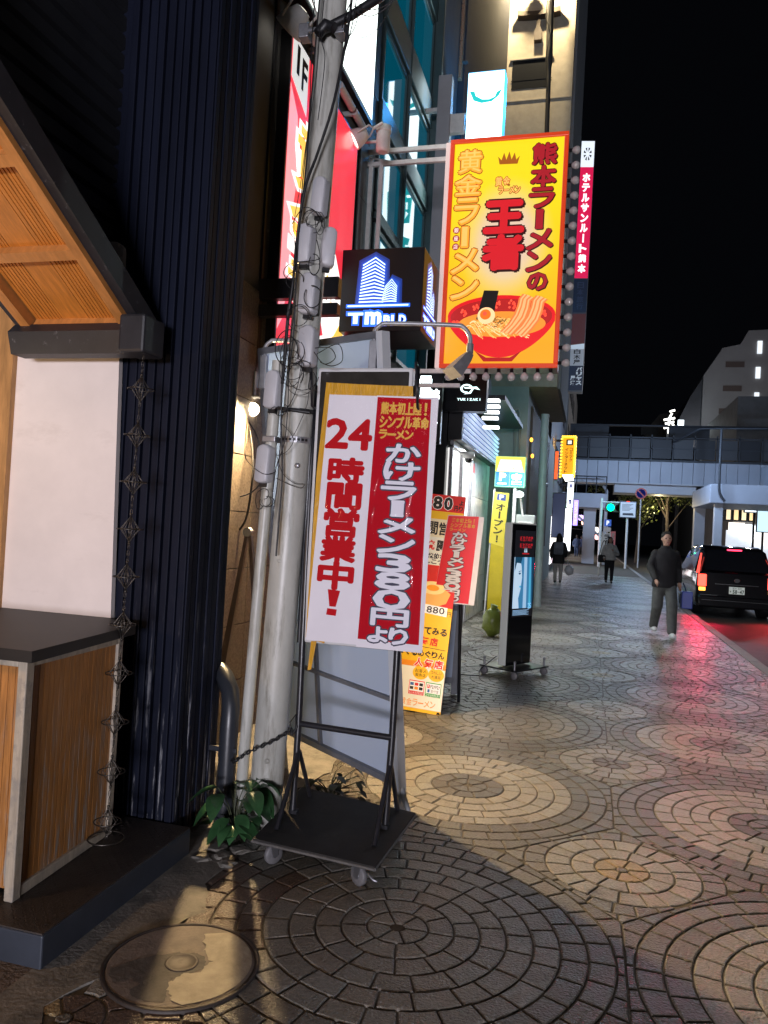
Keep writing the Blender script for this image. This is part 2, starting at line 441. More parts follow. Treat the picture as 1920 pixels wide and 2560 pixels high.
for k in range(len(inn) - 1):
    for s_ in range(5):
        t = s_ / 5; fine.append((inn[k][0] + (inn[k + 1][0] - inn[k][0]) * t + rr.uniform(-.008, .008), inn[k][1] + (inn[k + 1][1] - inn[k][1]) * t + rr.uniform(-.008, .008)))
c3 = MB(); c3.add(blob(pale + fine, .0105), [tuple(range(len(pale) + len(fine)))]); part(mh, 'pale_patch', c3, m_mhl, local=True)
dk_ = [(-.175, -.055), (-.11, .01), (-.045, .055), (.01, .072), (.045, .07), (.085, .035), (.088, -.02), (.035, -.075), (.015, -.12), (.05, -.19), (.065, -.235), (0, -.25), (-.05, -.245), (-.09, -.21), (-.07, -.17), (-.12, -.147), (-.15, -.19), (-.19, -.17), (-.22, -.12)]
fine2 = []
for k in range(len(dk_)):
    for s_ in range(4):
        t = s_ / 4; a_, b_ = dk_[k], dk_[(k + 1) % len(dk_)]; fine2.append((a_[0] + (b_[0] - a_[0]) * t + rr.uniform(-.006, .006), a_[1] + (b_[1] - a_[1]) * t + rr.uniform(-.006, .006)))
c4 = MB(); c4.add(blob(fine2, .0092), [tuple(range(len(fine2)))]); part(mh, 'dark_patch', c4, mat('manhole_dark', (.085, .075, .066), .8, var=.3, vs=16, bump=.4, bs=60), local=True)
# ================================================================== navy house with the timber stall
m_navy = mat('navy_board_paint', (0.0065, 0.0085, 0.0185), 0.6, var=0.35, vs=5, bump=0.12, bs=40, stretch=(1, 1, 0.15), spec=0.12,
             dirt=((0.30, 0.30, 0.32), 34, 0.585, 0.65, (1, 1, 0.06), (0.0, 1.3)))
m_dark = mat('dark_wall', (0.014, 0.015, 0.018), 0.7, var=0.2, vs=5)
m_rib = mat('ribbed_siding', (0.016, 0.017, 0.021), 0.55, var=0.2, vs=4)
hs = thing('navy_house', 'dark navy house of vertical boards and ribbed upper wall behind the stall', 'building', (-1.82, 3.26, 0))
TOP = 7.0
pil = MB(); x = -1.82; ws = [.047, .05, .045, .043, .046, .05, .048, .052, .05, .047, .05, .048]
pil.box((-2.62, 3.285, .03), (-1.845, 3.675, TOP))
# boards facing the camera
x = -1.822
for k in range(10):
    wd = ws[k]; pil.bbox((x - wd + .006, 3.262 - (.006 if k % 3 == 0 else 0), .025), (x - .004, 3.30, TOP), .004); x -= wd
y = 3.265
for k in range(8):
    wd = .047 + .006 * ((k * 7) % 3); pil.bbox((-1.86, y + .004, .02), (-1.818 - (.005 if k % 2 else 0), y + wd - .004, TOP), .004); y += wd
part(hs, 'board_siding', pil, m_navy)
dw = MB(); dw.box((-2.75, 3.30, 2.3), (-2.30, 3.5, TOP)); dw.box((-7, 3.42, 0), (-2.5, 3.9, TOP)); part(hs, 'wall', dw, m_dark)
rb2 = MB(); z = 2.6
while z < 6.5:
    ya_ = max(0.0, 3.1 - (z - .10 - 2.40) / .578)      # the ribbed wall ends on the slope of the stall roof
    rb2.add([(-2.38, ya_, z), (-2.345, ya_, z + .012), (-2.345, ya_, z + .075), (-2.38, ya_, z + .092), (-2.38, 3.30, z), (-2.345, 3.30, z + .012), (-2.345, 3.30, z + .075), (-2.38, 3.30, z + .092)],
            [(0, 4, 5, 1), (1, 5, 6, 2), (2, 6, 7, 3)]); z += .095
rb2.prism([(3.3, 2.45), (3.0, 2.56), (1.3, 3.55), (0, 4.3), (0, 6.6), (3.3, 6.6)], lambda u, v, d: (-2.379 - d, u, v), 0, .2); part(hs, 'ribbed_wall', rb2, m_rib)
fl = MB(); fl.box((-2.62, 3.25, TOP), (-1.80, 3.70, TOP + .05)); part(hs, 'flashing', fl, m_dark)

# white painted end panel of the stall with rounded top corner
m_pwhite = mat('painted_panel', (0.76, 0.69, 0.66), 0.55, var=0.06, vs=3, bump=0.08, bs=12, dirt=((0.52, 0.45, 0.41), 2.4, .58, 1.0, (1, 1, 2.5)))
st = thing('timber_stall', 'small timber stall with gabled roof, white end wall and rain gutter', 'stall', (-2.2, 2.9, 0))
pp = MB(); r_ = .05; poly = [(-4.6, .2), (-2.16, .2), (-2.245, 2.86 - r_)] + [(-2.245 - r_ + r_ * math.cos(a), 2.86 - r_ + r_ * math.sin(a)) for a in (0.3, .6, .9, 1.2, 1.57)] + [(-4.6, 2.86)]
pp.prism(poly, lambda u, v, d: (u, 3.252 - d, v), 0.03, 0.0); part(st, 'end_wall', pp, m_pwhite)
pp2 = MB(); pp2.box((-2.98, 3.19, 0.9), (-2.81, 3.222, 2.6)); part(st, 'corner_post', pp2, mat('stall_wood', (0.42, 0.22, 0.08), 0.5, var=0.3, vs=12, stretch=(3, 3, .4), bump=.1))
m_wood = mat('soffit_wood', (0.52, 0.19, 0.030), 0.5, var=0.28, vs=14, stretch=(5, .5, .5), bump=0.12, bs=50)
m_beam = mat('rafter_wood', (0.50, 0.21, 0.055), 0.55, var=0.25, vs=10, stretch=(3, .6, .6), bump=.1)
m_slate = mat('roof_dark_metal', (0.020, 0.020, 0.024), 0.5, var=0.25, vs=8, dirt=((0.10, 0.10, 0.11), 24, .62, .68, None))
# roof slope: low edge at (y 3.1, z 2.40), rising towards the camera
s0 = Vector((0, 3.10, 2.40)); s1 = Vector((0, 1.30, 3.44)); dr = (s1 - s0); L_ = dr.length; dr.normalize(); nr = Vector((0, -dr.z, dr.y)) * -1
if nr.z > 0: nr = -nr          # points down, out of the soffit
def slope(x, a, d): return Vector((x, 0, 0)) + s0 + dr * a + nr * d
def slab(mb, x0, x1, a0, a1, d0, d1):
    c = [slope(x, a, d) for d in (d0, d1) for (x, a) in ((x0, a0), (x1, a0), (x1, a1), (x0, a1))]
    mb.add(c, [(0, 1, 2, 3), (7, 6, 5, 4), (0, 4, 5, 1), (1, 5, 6, 2), (2, 6, 7, 3), (3, 7, 4, 0)])
XR, XL = -2.05, -2.62
sf = MB(); x = XL + .06; k = 0
while x < XR - .05:
    ww = .145; slab(sf, x, min(x + ww - .004, XR - .05), .03, L_, -.012, 0)
    if k % 2 == 0:
        for q in range(7): slab(sf, x + .012 + q * .018, x + .021 + q * .018, .03, L_, 0, .0035)
    x += ww; k += 1
part(st, 'soffit', sf, m_wood)
bt = MB()
for a in (.02, .43, .86, 1.29, 1.72): slab(bt, XL + .06, XR - .05, a, a + .05, .0, .04)
slab(bt, XR - .05, XR, 0, L_, -.012, .045); slab(bt, XL, XL + .05, 0, L_, -.012, .05)
part(st, 'rafter', bt, m_beam)
rf = MB(); slab(rf, XL - .1, XR + .045, -.06, L_, -.075, -.0145); slab(rf, XR + .002, XR + .05, -.04, L_, -.08, .02)
part(st, 'roof', rf, m_slate)
gt = MB()
gprof = [(3.02, 2.405), (2.975, 2.36), (3.005, 2.262), (3.10, 2.262), (3.12, 2.405)]
gx0, gx1 = -2.66, -1.95
gt.add([(gx0, y_, z_) for y_, z_ in gprof] + [(gx1, y_, z_) for y_, z_ in gprof], [tuple(range(5)), tuple(reversed(range(5, 10)))] + [(i, i + 5, (i + 1) % 5 + 5, (i + 1) % 5) for i in range(5)])
gt.bbox((-2.06, 2.96, 2.26), (-1.93, 3.13, 2.43), .012)
part(st, 'gutter', gt, m_slate)

# rain chain of wire diamonds
rc = thing('rain_chain', 'thin metal rain chain with wire diamond cages hanging from the gutter', 'rain chain', (-1.955, 2.985, .13))
m_wire = mat('chain_metal', (0.09, 0.08, 0.07), 0.4, 0.9)
ctop, cbot = Vector((-1.965, 3.02, 2.26)), Vector((-1.925, 2.90, .15))
links = MB(); nl = 70
for k in range(nl):
    p = ctop.lerp(cbot, k / nl); q = ctop.lerp(cbot, (k + .92) / nl); s_ = .005
    o = Vector((s_, 0, 0)) if k % 2 else Vector((0, s_, 0))
    links.tube([p, p.lerp(q, .2) + o, p.lerp(q, .8) + o, q, p.lerp(q, .8) - o, p.lerp(q, .2) - o, p], .0016, 5, cap=False)
part(rc, 'link', links, m_wire)
for k in range(10):
    t = .075 + k * .0985; c = ctop.lerp(cbot, t); cg = MB(); h, r_ = .056, .042
    for j in range(8):
        a = j * math.pi / 4; e = c + Vector((r_ * math.cos(a), r_ * math.sin(a), 0))
        cg.tube([c + Vector((0, 0, h)), e, c - Vector((0, 0, h))], .0017, 5, cap=False)
    cg.tube([c + Vector((r_ * 1.35 * math.cos(j * math.pi / 10), r_ * 1.35 * math.sin(j * math.pi / 10), .0)) for j in range(21)], .0026, 6, cap=False)
    cg.ball(c + Vector((0, 0, h + .008)), .007, 4); cg.ball(c - Vector((0, 0, h + .008)), .007, 4)
    part(rc, 'wire_cage', cg, m_wire)
bw = MB(); bw.tube([cbot + Vector((.075 * math.cos(j * math.pi / 12), .075 * math.sin(j * math.pi / 12), .012)) for j in range(25)], .0035, 6, cap=False); part(rc, 'bottom_ring', bw, m_wire)

# step platform of chequer plate
m_plate = mat('chequer_plate', (0.055, 0.045, 0.04), 0.5, 0.3, var=0.3, vs=10, bump=.4, bs=140)
m_pside = mat('platform_steel', (0.04, 0.048, 0.065), 0.5, 0.2, var=0.2, vs=6)
pt = thing('step_platform', 'low dark platform topped with worn chequer plate under the stall counter', 'platform', (-2.6, 2.7, 0))
pb = MB(); pb.bbox((-4.2, 2.245, -.005), (-1.71, 3.24, .112), .006); part(pt, 'base', pb, m_pside)
pc_ = MB(); pc_.box((-4.2, 2.25, .112), (-1.716, 3.24, .117))
yy = 2.28; row_ = 0
while yy < 3.2:
    xx = -2.95 + (row_ % 2) * .022
    while xx < -1.73:
        a = .6 if (row_ + int(xx * 50)) % 2 else -.6
        dx, dy = .012 * math.cos(a), .012 * math.sin(a)
        pc_.add([(xx - dx, yy - dy, .1172), (xx + dy * .3, yy - dx * .3, .1195), (xx + dx, yy + dy, .1172), (xx - dy * .3, yy + dx * .3, .1195)], [(0, 1, 2, 3)]); xx += .044
    yy += .022; row_ += 1
part(pt, 'tread_plate', pc_, m_plate)

# counter cabinet
ct = thing('counter_cabinet', 'weathered timber counter cabinet with black top and pale frame', 'counter', (-2.5, 2.75, .117))
Yf, Yb, Xr = 2.387, 3.048, -1.955
tilt = lambda x, z: x - .05 * (z - .12)
m_cab = mat('cabinet_panel', (0.36, 0.155, 0.04), 0.5, var=0.35, vs=16, stretch=(4, 4, .35), bump=.15, bs=60,
            dirt=((0.30, 0.28, 0.25), 16, .50, .62, (2.2, 2.2, .22), (.1, .8)))
m_frame = mat('cabinet_frame', (0.40, 0.34, 0.26), 0.6, var=0.25, vs=14, stretch=(3, 3, .4), bump=.12, dirt=((0.28, 0.25, 0.21), 10, .5, .62, None))
def skew(mb): mb.v = [(v[0] - .065 * max(0, v[1] - 2.387), v[1], v[2]) for v in mb.v]; return mb
cp = MB(); cp.box((-3.6, Yf + .02, .15), (Xr - .014, Yb - .02, 1.0))
for q in range(31): xx = -2.97 + q * .032; cp.box((xx, Yf + .017, .16), (xx + .026, Yf + .021, .99))
for q in range(20): yy = Yf + .03 + q * .032; cp.box((Xr - .0145, yy, .16), (Xr - .0115, yy + .027, .99))
part(ct, 'panel', skew(cp), m_cab)
cf = MB()
cf.bbox((Xr - .035, Yf - .005, .117), (Xr + .004, Yf + .04, 1.0), .004); cf.bbox((Xr - .03, Yb - .04, .117), (Xr + .002, Yb, 1.0), .004)
cf.bbox((Xr - .025, Yf + .04, .119), (Xr + .001, Yb - .04, .16), .004); cf.bbox((Xr - .025, Yf + .04, .965), (Xr + .001, Yb - .04, 1.0), .003)
cf.bbox((-3.6, Yf - .003, .965), (Xr - .036, Yf + .03, .998), .003)
part(ct, 'frame', skew(cf), m_frame)
tp = MB(); tp.prism([(-3.7, 2.31), (-1.875, 2.31), (-1.965, 3.09), (-2.2, 3.222), (-3.7, 3.222)], lambda u, v, d: (u, v, 1.002 + d), .042, 0); part(ct, 'countertop', tp, mat('countertop_black', (0.013, 0.011, 0.010), 0.55, var=0.3, vs=6, bump=.05))

# grey downpipe at the corner of the navy house
dp = thing('downpipe', 'thick dark grey downpipe with bent top beside the navy wall', 'pipe', (-1.70, 3.56, 0))
m_dpipe = mat('grey_pipe', (0.024, 0.027, 0.034), 0.35, var=0.15, vs=8)
q = MB(); q.tube([(-1.705, 3.57, -.01), (-1.705, 3.57, .50), (-1.71, 3.585, .60), (-1.73, 3.61, .67), (-1.79, 3.66, .73), (-1.84, 3.7, .75)], .046, 16)
q.tube([(-1.705, 3.57, .0), (-1.705, 3.57, .12)], .051, 16); part(dp, 'pipe', q, m_dpipe)
q = MB(); q.bbox((-1.80, 3.545, .38), (-1.65, 3.56, .405), .004); part(dp, 'clamp', q, m_dpipe)
# ================================================================== utility pole
m_pole = mat('pole_paint', (0.46, 0.46, 0.42), 0.38, var=0.18, vs=6, bump=0.05, bs=60, stretch=(1, 1, .4),
             dirt=((0.20, 0.19, 0.155), 7, 0.50, 0.68, (2.2, 2.2, .3)))
m_box = mat('cable_box_plastic', (0.50, 0.50, 0.53), 0.45, var=0.08, vs=8, dirt=((0.25, 0.24, 0.24), 30, .62, .72, None))
m_black = mat('black_cable', (0.012, 0.012, 0.014), 0.45)
m_steel = mat('galvanised_steel', (0.33, 0.33, 0.35), 0.4, 0.7, var=0.25, vs=20)
pl = thing('utility_pole', 'pale leaning steel pole hung with grey cable boxes and tangled black wires', 'pole', (-1.5, 3.6, 0))
def pax(z): return Vector((-1.505 + .030 * z, 3.6, z))
def prad(z): return .083 - .0035 * z
q = MB(); q.tube([pax(z) for z in (-.02, .02, 1, 2, 2.5, 3, 4, 5, 6)], [prad(z) for z in (0, .02, 1, 2, 2.5, 3, 4, 5, 6)], 28); part(pl, 'shaft', q, m_pole)
q = MB(); q.tube([(-1.628, 3.575, -.02), (-1.617, 3.575, .4), (-1.59, 3.57, 1.2), (-1.565, 3.565, 1.9), (-1.55, 3.562, 2.35)], .029, 16); part(pl, 'riser_pipe', q, m_pole)
# fixing bands
def ringband(z, wd, rr, mb):
    c = pax(z); mb.lathe([(rr, -wd / 2), (rr + .004, -wd / 2), (rr + .004, wd / 2), (rr, wd / 2)], tuple(c), 28, smooth=False)
q = MB(); ringband(1.955, .03, prad(1.95) + .001, q)
for k in range(9):
    a = -2.6 + k * .26; c = pax(1.955); rr = prad(1.95) + .0052
    q.box((-.007, -.001, -.006), (.007, .001, .006), 1, Matrix.Translation(c + Vector((rr * math.cos(a), rr * math.sin(a), 0))) @ Matrix.Rotation(a + math.pi / 2, 4, 'Z'))
q.bbox((-1.60, 3.53, 1.94), (-1.53, 3.60, 1.97), .004); part(pl, 'steel_band', q, [m_steel, m_black])
q = MB(); ringband(2.1, .02, prad(2.1) + .001, q); q.tube([(-1.60, 3.53, 2.12), (-1.47, 3.505, 2.10), (-1.36, 3.54, 2.09)], .009, 6); part(pl, 'strap', q, m_black)
for px, py in ((602, 1212), (575, 1645), (640, 1005)):
    p = dY(px, py, 3.515); q = MB(); q.lathe([(.013, 0), (.013, .004), (.009, .008), (0, .008)], (0, 0, 0), 14, M=Matrix.Translation((p.x, 3.525 if py > 1500 else 3.528, p.z)) @ Matrix.Rotation(R(90), 4, 'X')); part(pl, 'bolt', q, m_pole if py > 1100 else m_steel)
def capsule_box(cx, cy, cz, wd, h, tilt, dep=.055, ry=0.0):
    mb = MB(); r_ = wd / 2; pts = []
    for k in range(11): a = math.pi * k / 10; pts.append((r_ * .98 * math.cos(a), h / 2 - r_ * .75 + r_ * .75 * math.sin(a)))
    for k in range(11): a = math.pi + math.pi * k / 10; pts.append((r_ * .98 * math.cos(a), -h / 2 + r_ * .45 + r_ * .45 * math.sin(a)))
    n = len(pts); lay = [(1.0, 0), (1.0, -dep * .7), (.93, -dep * .9), (.82, -dep)]; vs = []
    for s_, d in lay: vs += [Vector((u * s_, d, v * (1 - (1 - s_) * .5))) for u, v in pts]
    M = Matrix.Translation((cx, cy, cz)) @ Matrix.Rotation(ry, 4, 'Z') @ Matrix.Rotation(tilt, 4, 'Y')
    mb.add([M @ v for v in vs], [(i * n + j, i * n + (j + 1) % n, (i + 1) * n + (j + 1) % n, (i + 1) * n + j) for i in range(3) for j in range(n)] + [tuple(range(3 * n, 4 * n))], 0, True)
    mb.box((-wd * .25, -dep * .5, -h / 2 - .018), (wd * .25, -.005, -h / 2 + .008), 1, M)
    return mb
for (px, py, wd, h, t, yy) in ((692, 425, .072, .19, .06, 3.52), (660, 528, .085, .20, .05, 3.50), (703, 535, .072, .20, .05, 3.55), (668, 635, .088, .205, .04, 3.50), (665, 748, .088, .205, .03, 3.49)):
    p = dY(px, py, yy); part(pl, 'cable_box', capsule_box(p.x, yy + .03, p.z, wd, h, t, .06, (.5 if px == 703 else -.1)), [m_box, m_black])
for (px, py, yy) in ((592, 842, 3.52), (573, 1002, 3.53)):
    p = dY(px, py, yy); part(pl, 'cable_box', capsule_box(p.x, yy + .03, p.z, .08, .195, .05, .06, -.15), [m_box, m_black])
# bracket and arm near the top
p = atY(822, 100, 3.6); q = MB(); q.bbox((p.x - .125, 3.50, p.z - .035), (p.x - .075, 3.56, p.z + .035), .004); q.bbox((p.x + .06, 3.50, p.z - .035), (p.x + .115, 3.58, p.z + .03), .004)
q.tube([(p.x - .12, 3.52, p.z), (p.x, 3.50, p.z - .005), (p.x + .11, 3.52, p.z)], .012, 8); part(pl, 'bracket', q, m_steel)
q = MB(); q.tube([atY(800, 78, 3.48), atY(880, 38, 3.5), atY(955, -10, 3.55), atY(1060, -110, 3.6)], .022, 12); q.tube([atY(795, 85, 3.46), atY(815, 60, 3.47), atY(835, 70, 3.47)], .026, 10); part(pl, 'cable_arm', q, m_black)
# cables: pixel runs, all within a hand of the pole
def smooth(pts, n=6):
    pts = [Vector(p) for p in pts]; out = []
    for i in range(len(pts) - 1):
        p0, p1, p2, p3 = pts[max(i - 1, 0)], pts[i], pts[i + 1], pts[min(i + 2, len(pts) - 1)]
        for k in range(n):
            t = k / n; out.append(.5 * ((2 * p1) + (-p0 + p2) * t + (2 * p0 - 5 * p1 + 4 * p2 - p3) * t * t + (-p0 + 3 * p1 - 3 * p2 + p3) * t ** 3))
    out.append(pts[-1]); return out
runs = [
    (.013, 3.46, [(882, -30), (868, 83), (835, 253), (795, 380), (763, 470), (742, 600), (733, 700), (720, 800), (712, 900), (705, 960)]),
    (.007, 3.47, [(800, -30), (790, 100), (778, 250), (765, 420), (748, 560), (740, 700), (735, 820), (722, 930)]),
    (.005, 3.48, [(790, -30), (782, 60), (778, 160), (772, 300), (757, 450), (740, 640)]),
    (.005, 3.45, [(894, -30), (885, 40), (872, 95), (862, 130)]), (.004, 3.45, [(905, -30), (890, 60), (866, 100)]),
    (.004, 3.46, [(812, -20), (803, 90), (812, 150), (795, 300)]),
    (.008, 3.47, [(742, 650), (722, 760), (712, 860), (705, 960), (703, 1060), (706, 1180), (698, 1290), (690, 1390)]),
    (.005, 3.47, [(738, 760), (724, 880), (720, 1000), (712, 1100), (690, 1170), (682, 1230)]),
    (.004, 3.48, [(760, 860), (745, 960), (725, 1010), (706, 1040), (700, 1120), (692, 1220), (680, 1300)]),
    (.003, 3.46, [(775, 905), (770, 1000), (748, 1060), (730, 1095)]), (.003, 3.46, [(705, 1060), (728, 1085), (733, 1105), (715, 1130), (690, 1140)]),
    (.003, 3.47, [(690, 1130), (705, 1180), (735, 1208), (760, 1210), (752, 1220), (725, 1212), (690, 1195)]),
    (.005, 3.5, [(772, 905), (775, 940), (772, 970), (790, 976)]), (.004, 3.45, [(792, 885), (845, 860), (856, 900), (830, 915), (800, 905)]),
    (.004, 3.46, [(788, 870), (825, 870), (838, 895), (810, 910), (785, 880)]),
    (.004, 3.44, [(730, 560), (758, 520), (790, 530), (808, 570)]), (.003, 3.44, [(740, 640), (735, 560), (750, 470), (765, 360), (790, 200), (800, 60)]),
    (.004, 3.5, [(618, 1045), (612, 1130), (625, 1160), (660, 1185), (690, 1180)]), (.006, 3.55, [(622, 1055), (642, 1090), (650, 1130), (652, 1200), (630, 1230), (600, 1242)]),
    (.004, 3.42, [(884, 15), (930, 25), (975, 5), (990, -40)]), (.004, 3.42, [(880, 25), (930, 40), (985, 0), (1000, -50)]), (.003, 3.42, [(868, 95), (920, 90), (960, 50), (985, -10)]),
    (.005, 3.45, [(855, 70), (870, 20), (900, -30)]), (.004, 3.47, [(742, 655), (790, 650), (800, 640), (792, 600)]),
]
for r_, yy, pts in runs:
    q = MB(); q.tube(smooth([atY(x, y, yy + random.uniform(-.01, .01)) for x, y in pts]), r_ * .55, 7); part(pl, 'cable', q, m_black)
rc_ = random.Random(11)
for (x, y, r_, n) in ((788, 555, 22, 4), (742, 790, 26, 2), (728, 880, 40, 4), (725, 930, 38, 3), (740, 690, 26, 2), (655, 1245, 18, 4), (690, 1030, 20, 2), (745, 950, 34, 2), (795, 660, 20, 1), (770, 745, 24, 1)):
    for k in range(n):
        a0 = rc_.uniform(0, 6.3); rx, ry = r_ * rc_.uniform(.6, 1.25), r_ * rc_.uniform(.6, 1.3); ox, oy = rc_.uniform(-12, 12), rc_.uniform(-12, 12); span = rc_.uniform(3.5, 6.4)
        q = MB(); q.tube([atY(x + ox + rx * math.cos(a0 + span * j / 22) * (1 - .25 * j / 22), y + oy + ry * math.sin(a0 + span * j / 22), 3.44 + .02 * math.sin(j * .6 + k)) for j in range(23)], rc_.uniform(.0014, .0026), 6); part(pl, 'cable_loop', q, m_black)

# ================================================================== sign on a castor trolley
tr = thing('sign_trolley', 'black sign trolley on castors with a white framed sign box and taped ramen posters', 'sign trolley', (-1.1, 3.55, 0))
m_ply = mat('trolley_board', (0.016, 0.014, 0.013), 0.75, var=0.4, vs=9, bump=.1)
m_frameb = mat('black_frame_paint', (0.018, 0.018, 0.022), 0.32, var=0.3, vs=30, dirt=((0.22, 0.22, 0.24), 60, .66, .72, None))
corn = [(-1.385, 3.205), (-.80, 3.135), (-.775, 3.80), (-1.425, 3.915)]
q = MB(); q.prism(corn, lambda u, v, d: (u, v, .118 + d), .014, 0); part(tr, 'platform_board', q, m_ply)
q = MB()
for k in range(4):
    a, b = Vector((*corn[k], .119)), Vector((*corn[(k + 1) % 4], .119)); q.tube([a, b], .007, 6)
part(tr, 'edge_trim', q, mat('worn_edge', (0.10, 0.095, 0.09), .6, var=.3, vs=30))
m_tyre = mat('castor_grey', (0.15, 0.145, 0.15), 0.5, var=.2, vs=40); m_zinc = mat('castor_zinc', (0.28, 0.28, 0.30), 0.35, 0.8)
def castor(x, y, a):
    M = Matrix.Translation((x, y, 0)) @ Matrix.Rotation(a, 4, 'Z')
    wq = MB(); wq.lathe([(.012, -.013), (.04, -.013), (.045, -.008), (.045, .008), (.04, .013), (.012, .013)], (0, 0, 0), 24, M=M @ Matrix.Translation((0, .02, .0455)) @ Matrix.Rotation(R(90), 4, 'Y'))
    wq.lathe([(.0, -.017), (.014, -.017), (.014, .017), (.0, .017)], (0, 0, 0), 12, 1, M=M @ Matrix.Translation((0, .02, .0455)) @ Matrix.Rotation(R(90), 4, 'Y'))
    for sx in (-.021, .018):
        wq.add([M @ Vector(p) for p in ((sx, -.012, .104), (sx, .03, .104), (sx, .034, .04), (sx, .008, .035), (sx + .003, -.012, .104), (sx + .003, .03, .104), (sx + .003, .034, .04), (sx + .003, .008, .035))],
               [(0, 1, 2, 3), (7, 6, 5, 4), (0, 4, 5, 1), (1, 5, 6, 2), (2, 6, 7, 3), (3, 7, 4, 0)], 1)
    wq.box((-.032, -.028, .104), (.032, .044, .1175), 1, M)
    return wq
for x, y, a in ((-.875, 3.215, 1.0), (-1.325, 3.265, -.6), (-.84, 3.73, .4), (-1.36, 3.83, 2.2)):
    c = castor(x, y, a)
    if (x, y) == (-.875, 3.215): c.tube([(x + .03, y - .02, .07), (x + .06, y - .035, .055), (x + .075, y - .03, .05)], .006, 6, 1)
    part(tr, 'castor', c, [m_tyre, m_zinc])
YS = 3.60
q = MB()
for x0, xt in ((-1.335, -1.375), (-.868, -.868)):
    q.tube([(x0, 3.555, .132), (x0 + (xt - x0) * .3, 3.60, .55), (xt, 3.635, 2.24)], .0165, 10)
    q.tube([(x0 + .01, 3.33, .134), (x0, 3.585, .42)], .012, 8); q.tube([(x0, 3.80, .134), (x0, 3.60, .42)], .012, 8)
q.tube([(-1.35, 3.60, .555), (-.868, 3.595, .545)], .015, 10)
q.bbox((-1.35, 3.54, .13), (-1.31, 3.58, .15), .003); q.bbox((-.89, 3.53, .13), (-.85, 3.58, .15), .003)
part(tr, 'stand_frame', q, m_frameb)
q = MB()
for x in (-.845, -1.375):
    q.tube([(x, 3.61, 2.33), (x + .012, 3.53, 2.335), (x + .03, 3.53, 2.12), (x + .02, 3.61, 2.12)], .0065, 6)
q.tube([(-1.375, 3.62, .95), (-1.375, 3.62, 2.33)], .014, 8); q.tube([(-.852, 3.62, .95), (-.845, 3.62, 2.33)], .012, 8)
part(tr, 'hanging_bracket', q, m_frameb)
# the sign box
x0, x1, z0, z1 = -1.352, -.862, .955, 2.325
m_alu = mat('sign_box_frame', (0.62, 0.62, 0.63), 0.35, var=.06, vs=12); m_face = mat('sign_box_face', (0.035, 0.032, 0.028), 0.12, var=.3, vs=8)
q = MB(); q.bbox((x0, 3.60, z0), (x1, 3.70, z1), .012); part(tr, 'sign_box', q, m_alu)
q = MB(); q.bbox((x0 + .018, 3.5945, z0 + .02), (x1 - .018, 3.61, z1 - .02), .006); part(tr, 'sign_face', q, m_face)
# yellow sheet taped underneath
m_ytape = mat('yellow_sheet', (0.62, 0.32, 0.02), 0.28, var=.18, vs=9, bump=.35, bs=22, coat=.6, stretch=(3, 1, 1))
P_ = lambda px, py, yy: dY(px, py, yy)
q = MB(); ys_ = [dY(*p, 3.590) for p in ((705, 826), (760, 829), (820, 832), (892, 834), (893, 870), (880, 900), (700, 1390), (660, 1376), (668, 1250), (684, 1020))]
q.add(ys_ + [p + Vector((0, .003, 0)) for p in ys_], [tuple(range(10)), tuple(reversed(range(10, 20)))] + [(k, k + 10, (k + 1) % 10 + 10, (k + 1) % 10) for k in range(10)])
q.add([dY(*p, 3.592) for p in ((672, 1385), (684, 1385), (672, 1446), (664, 1448))], [(0, 1, 2, 3)])
part(tr, 'yellow_backing_sheet', q, m_ytape)
# the two paper posters in clear film
TL, TR, BL, BR = (dY(*p, 3.583) for p in ((712, 852), (948, 860), (660, 1386), (912, 1411)))
F_ = quadmap(TL, TR, BL, BR)
m_paper = mat('poster_paper', (0.78, 0.75, 0.81), 0.5, var=.04, vs=4, spec=.1); m_pred = mat('poster_red', (0.46, 0.006, 0.016), 0.6, var=.08, vs=5, spec=.05)
m_pink = mat('poster_letter_red', (0.50, 0.010, 0.016), 0.6, spec=.05); m_lav = mat('poster_letter_white', (0.72, 0.71, 0.80), 0.5); m_nav = mat('poster_letter_navy', (0.012, 0.012, 0.045), 0.5); m_gold = mat('poster_letter_gold', (0.72, 0.40, 0.03), 0.5)
def wavy(mb, u0, v0, u1, v1, d, nu=10, nv=26, mi=0, th=.0):
    vs = [F_(u0 + (u1 - u0) * i / nu, v0 + (v1 - v0) * j / nv, d) for j in range(nv + 1) for i in range(nu + 1)]
    mb.add(vs, [(j * (nu + 1) + i, (j + 1) * (nu + 1) + i, (j + 1) * (nu + 1) + i + 1, j * (nu + 1) + i + 1) for j in range(nv) for i in range(nu)], mi, True)
q = MB(); wavy(q, 0, 0, .452, .985, .001); wavy(q, -.0, .965, .45, .992, .0012); part(tr, 'opening_hours_poster', q, m_paper)
q = MB(); wavy(q, .445, -.002, 1, 1.0, .002)
q.flat([(.452, .004), (.935, .006), (.968, .970), (.452, .968)], F_, .0028, 1); part(tr, 'price_poster', q, [m_paper, m_pred])
q = MB()
A24 = [('2', .012, .10, .205, .212), ('4', .225, .10, .42, .215), ('時', .065, .256, .375, .352), ('間', .072, .358, .372, .456), ('営', .07, .461, .368, .566), ('業', .062, .571, .362, .667), ('中', .06, .672, .362, .778)]
FATV[0] = .46; write(q, A24, F_, .003, .0, fat=.013); q.flat([(.155, .782), (.265, .785), (.238, .85), (.182, .85)], F_, .003); q.flat([(.165, .858), (.250, .860), (.245, .886), (.160, .884)], F_, .003)
part(tr, 'opening_hours_lettering', q, m_pink)
q = MB(); [write(q, t_, F_, .0036, .0, fat=.004) for t_ in (row('熊本初上陸！', .492, .024, .93, .070, .05), row('シンプル革命', .488, .080, .93, .124, .05), row('ラーメン', .49, .134, .80, .168, .05))]
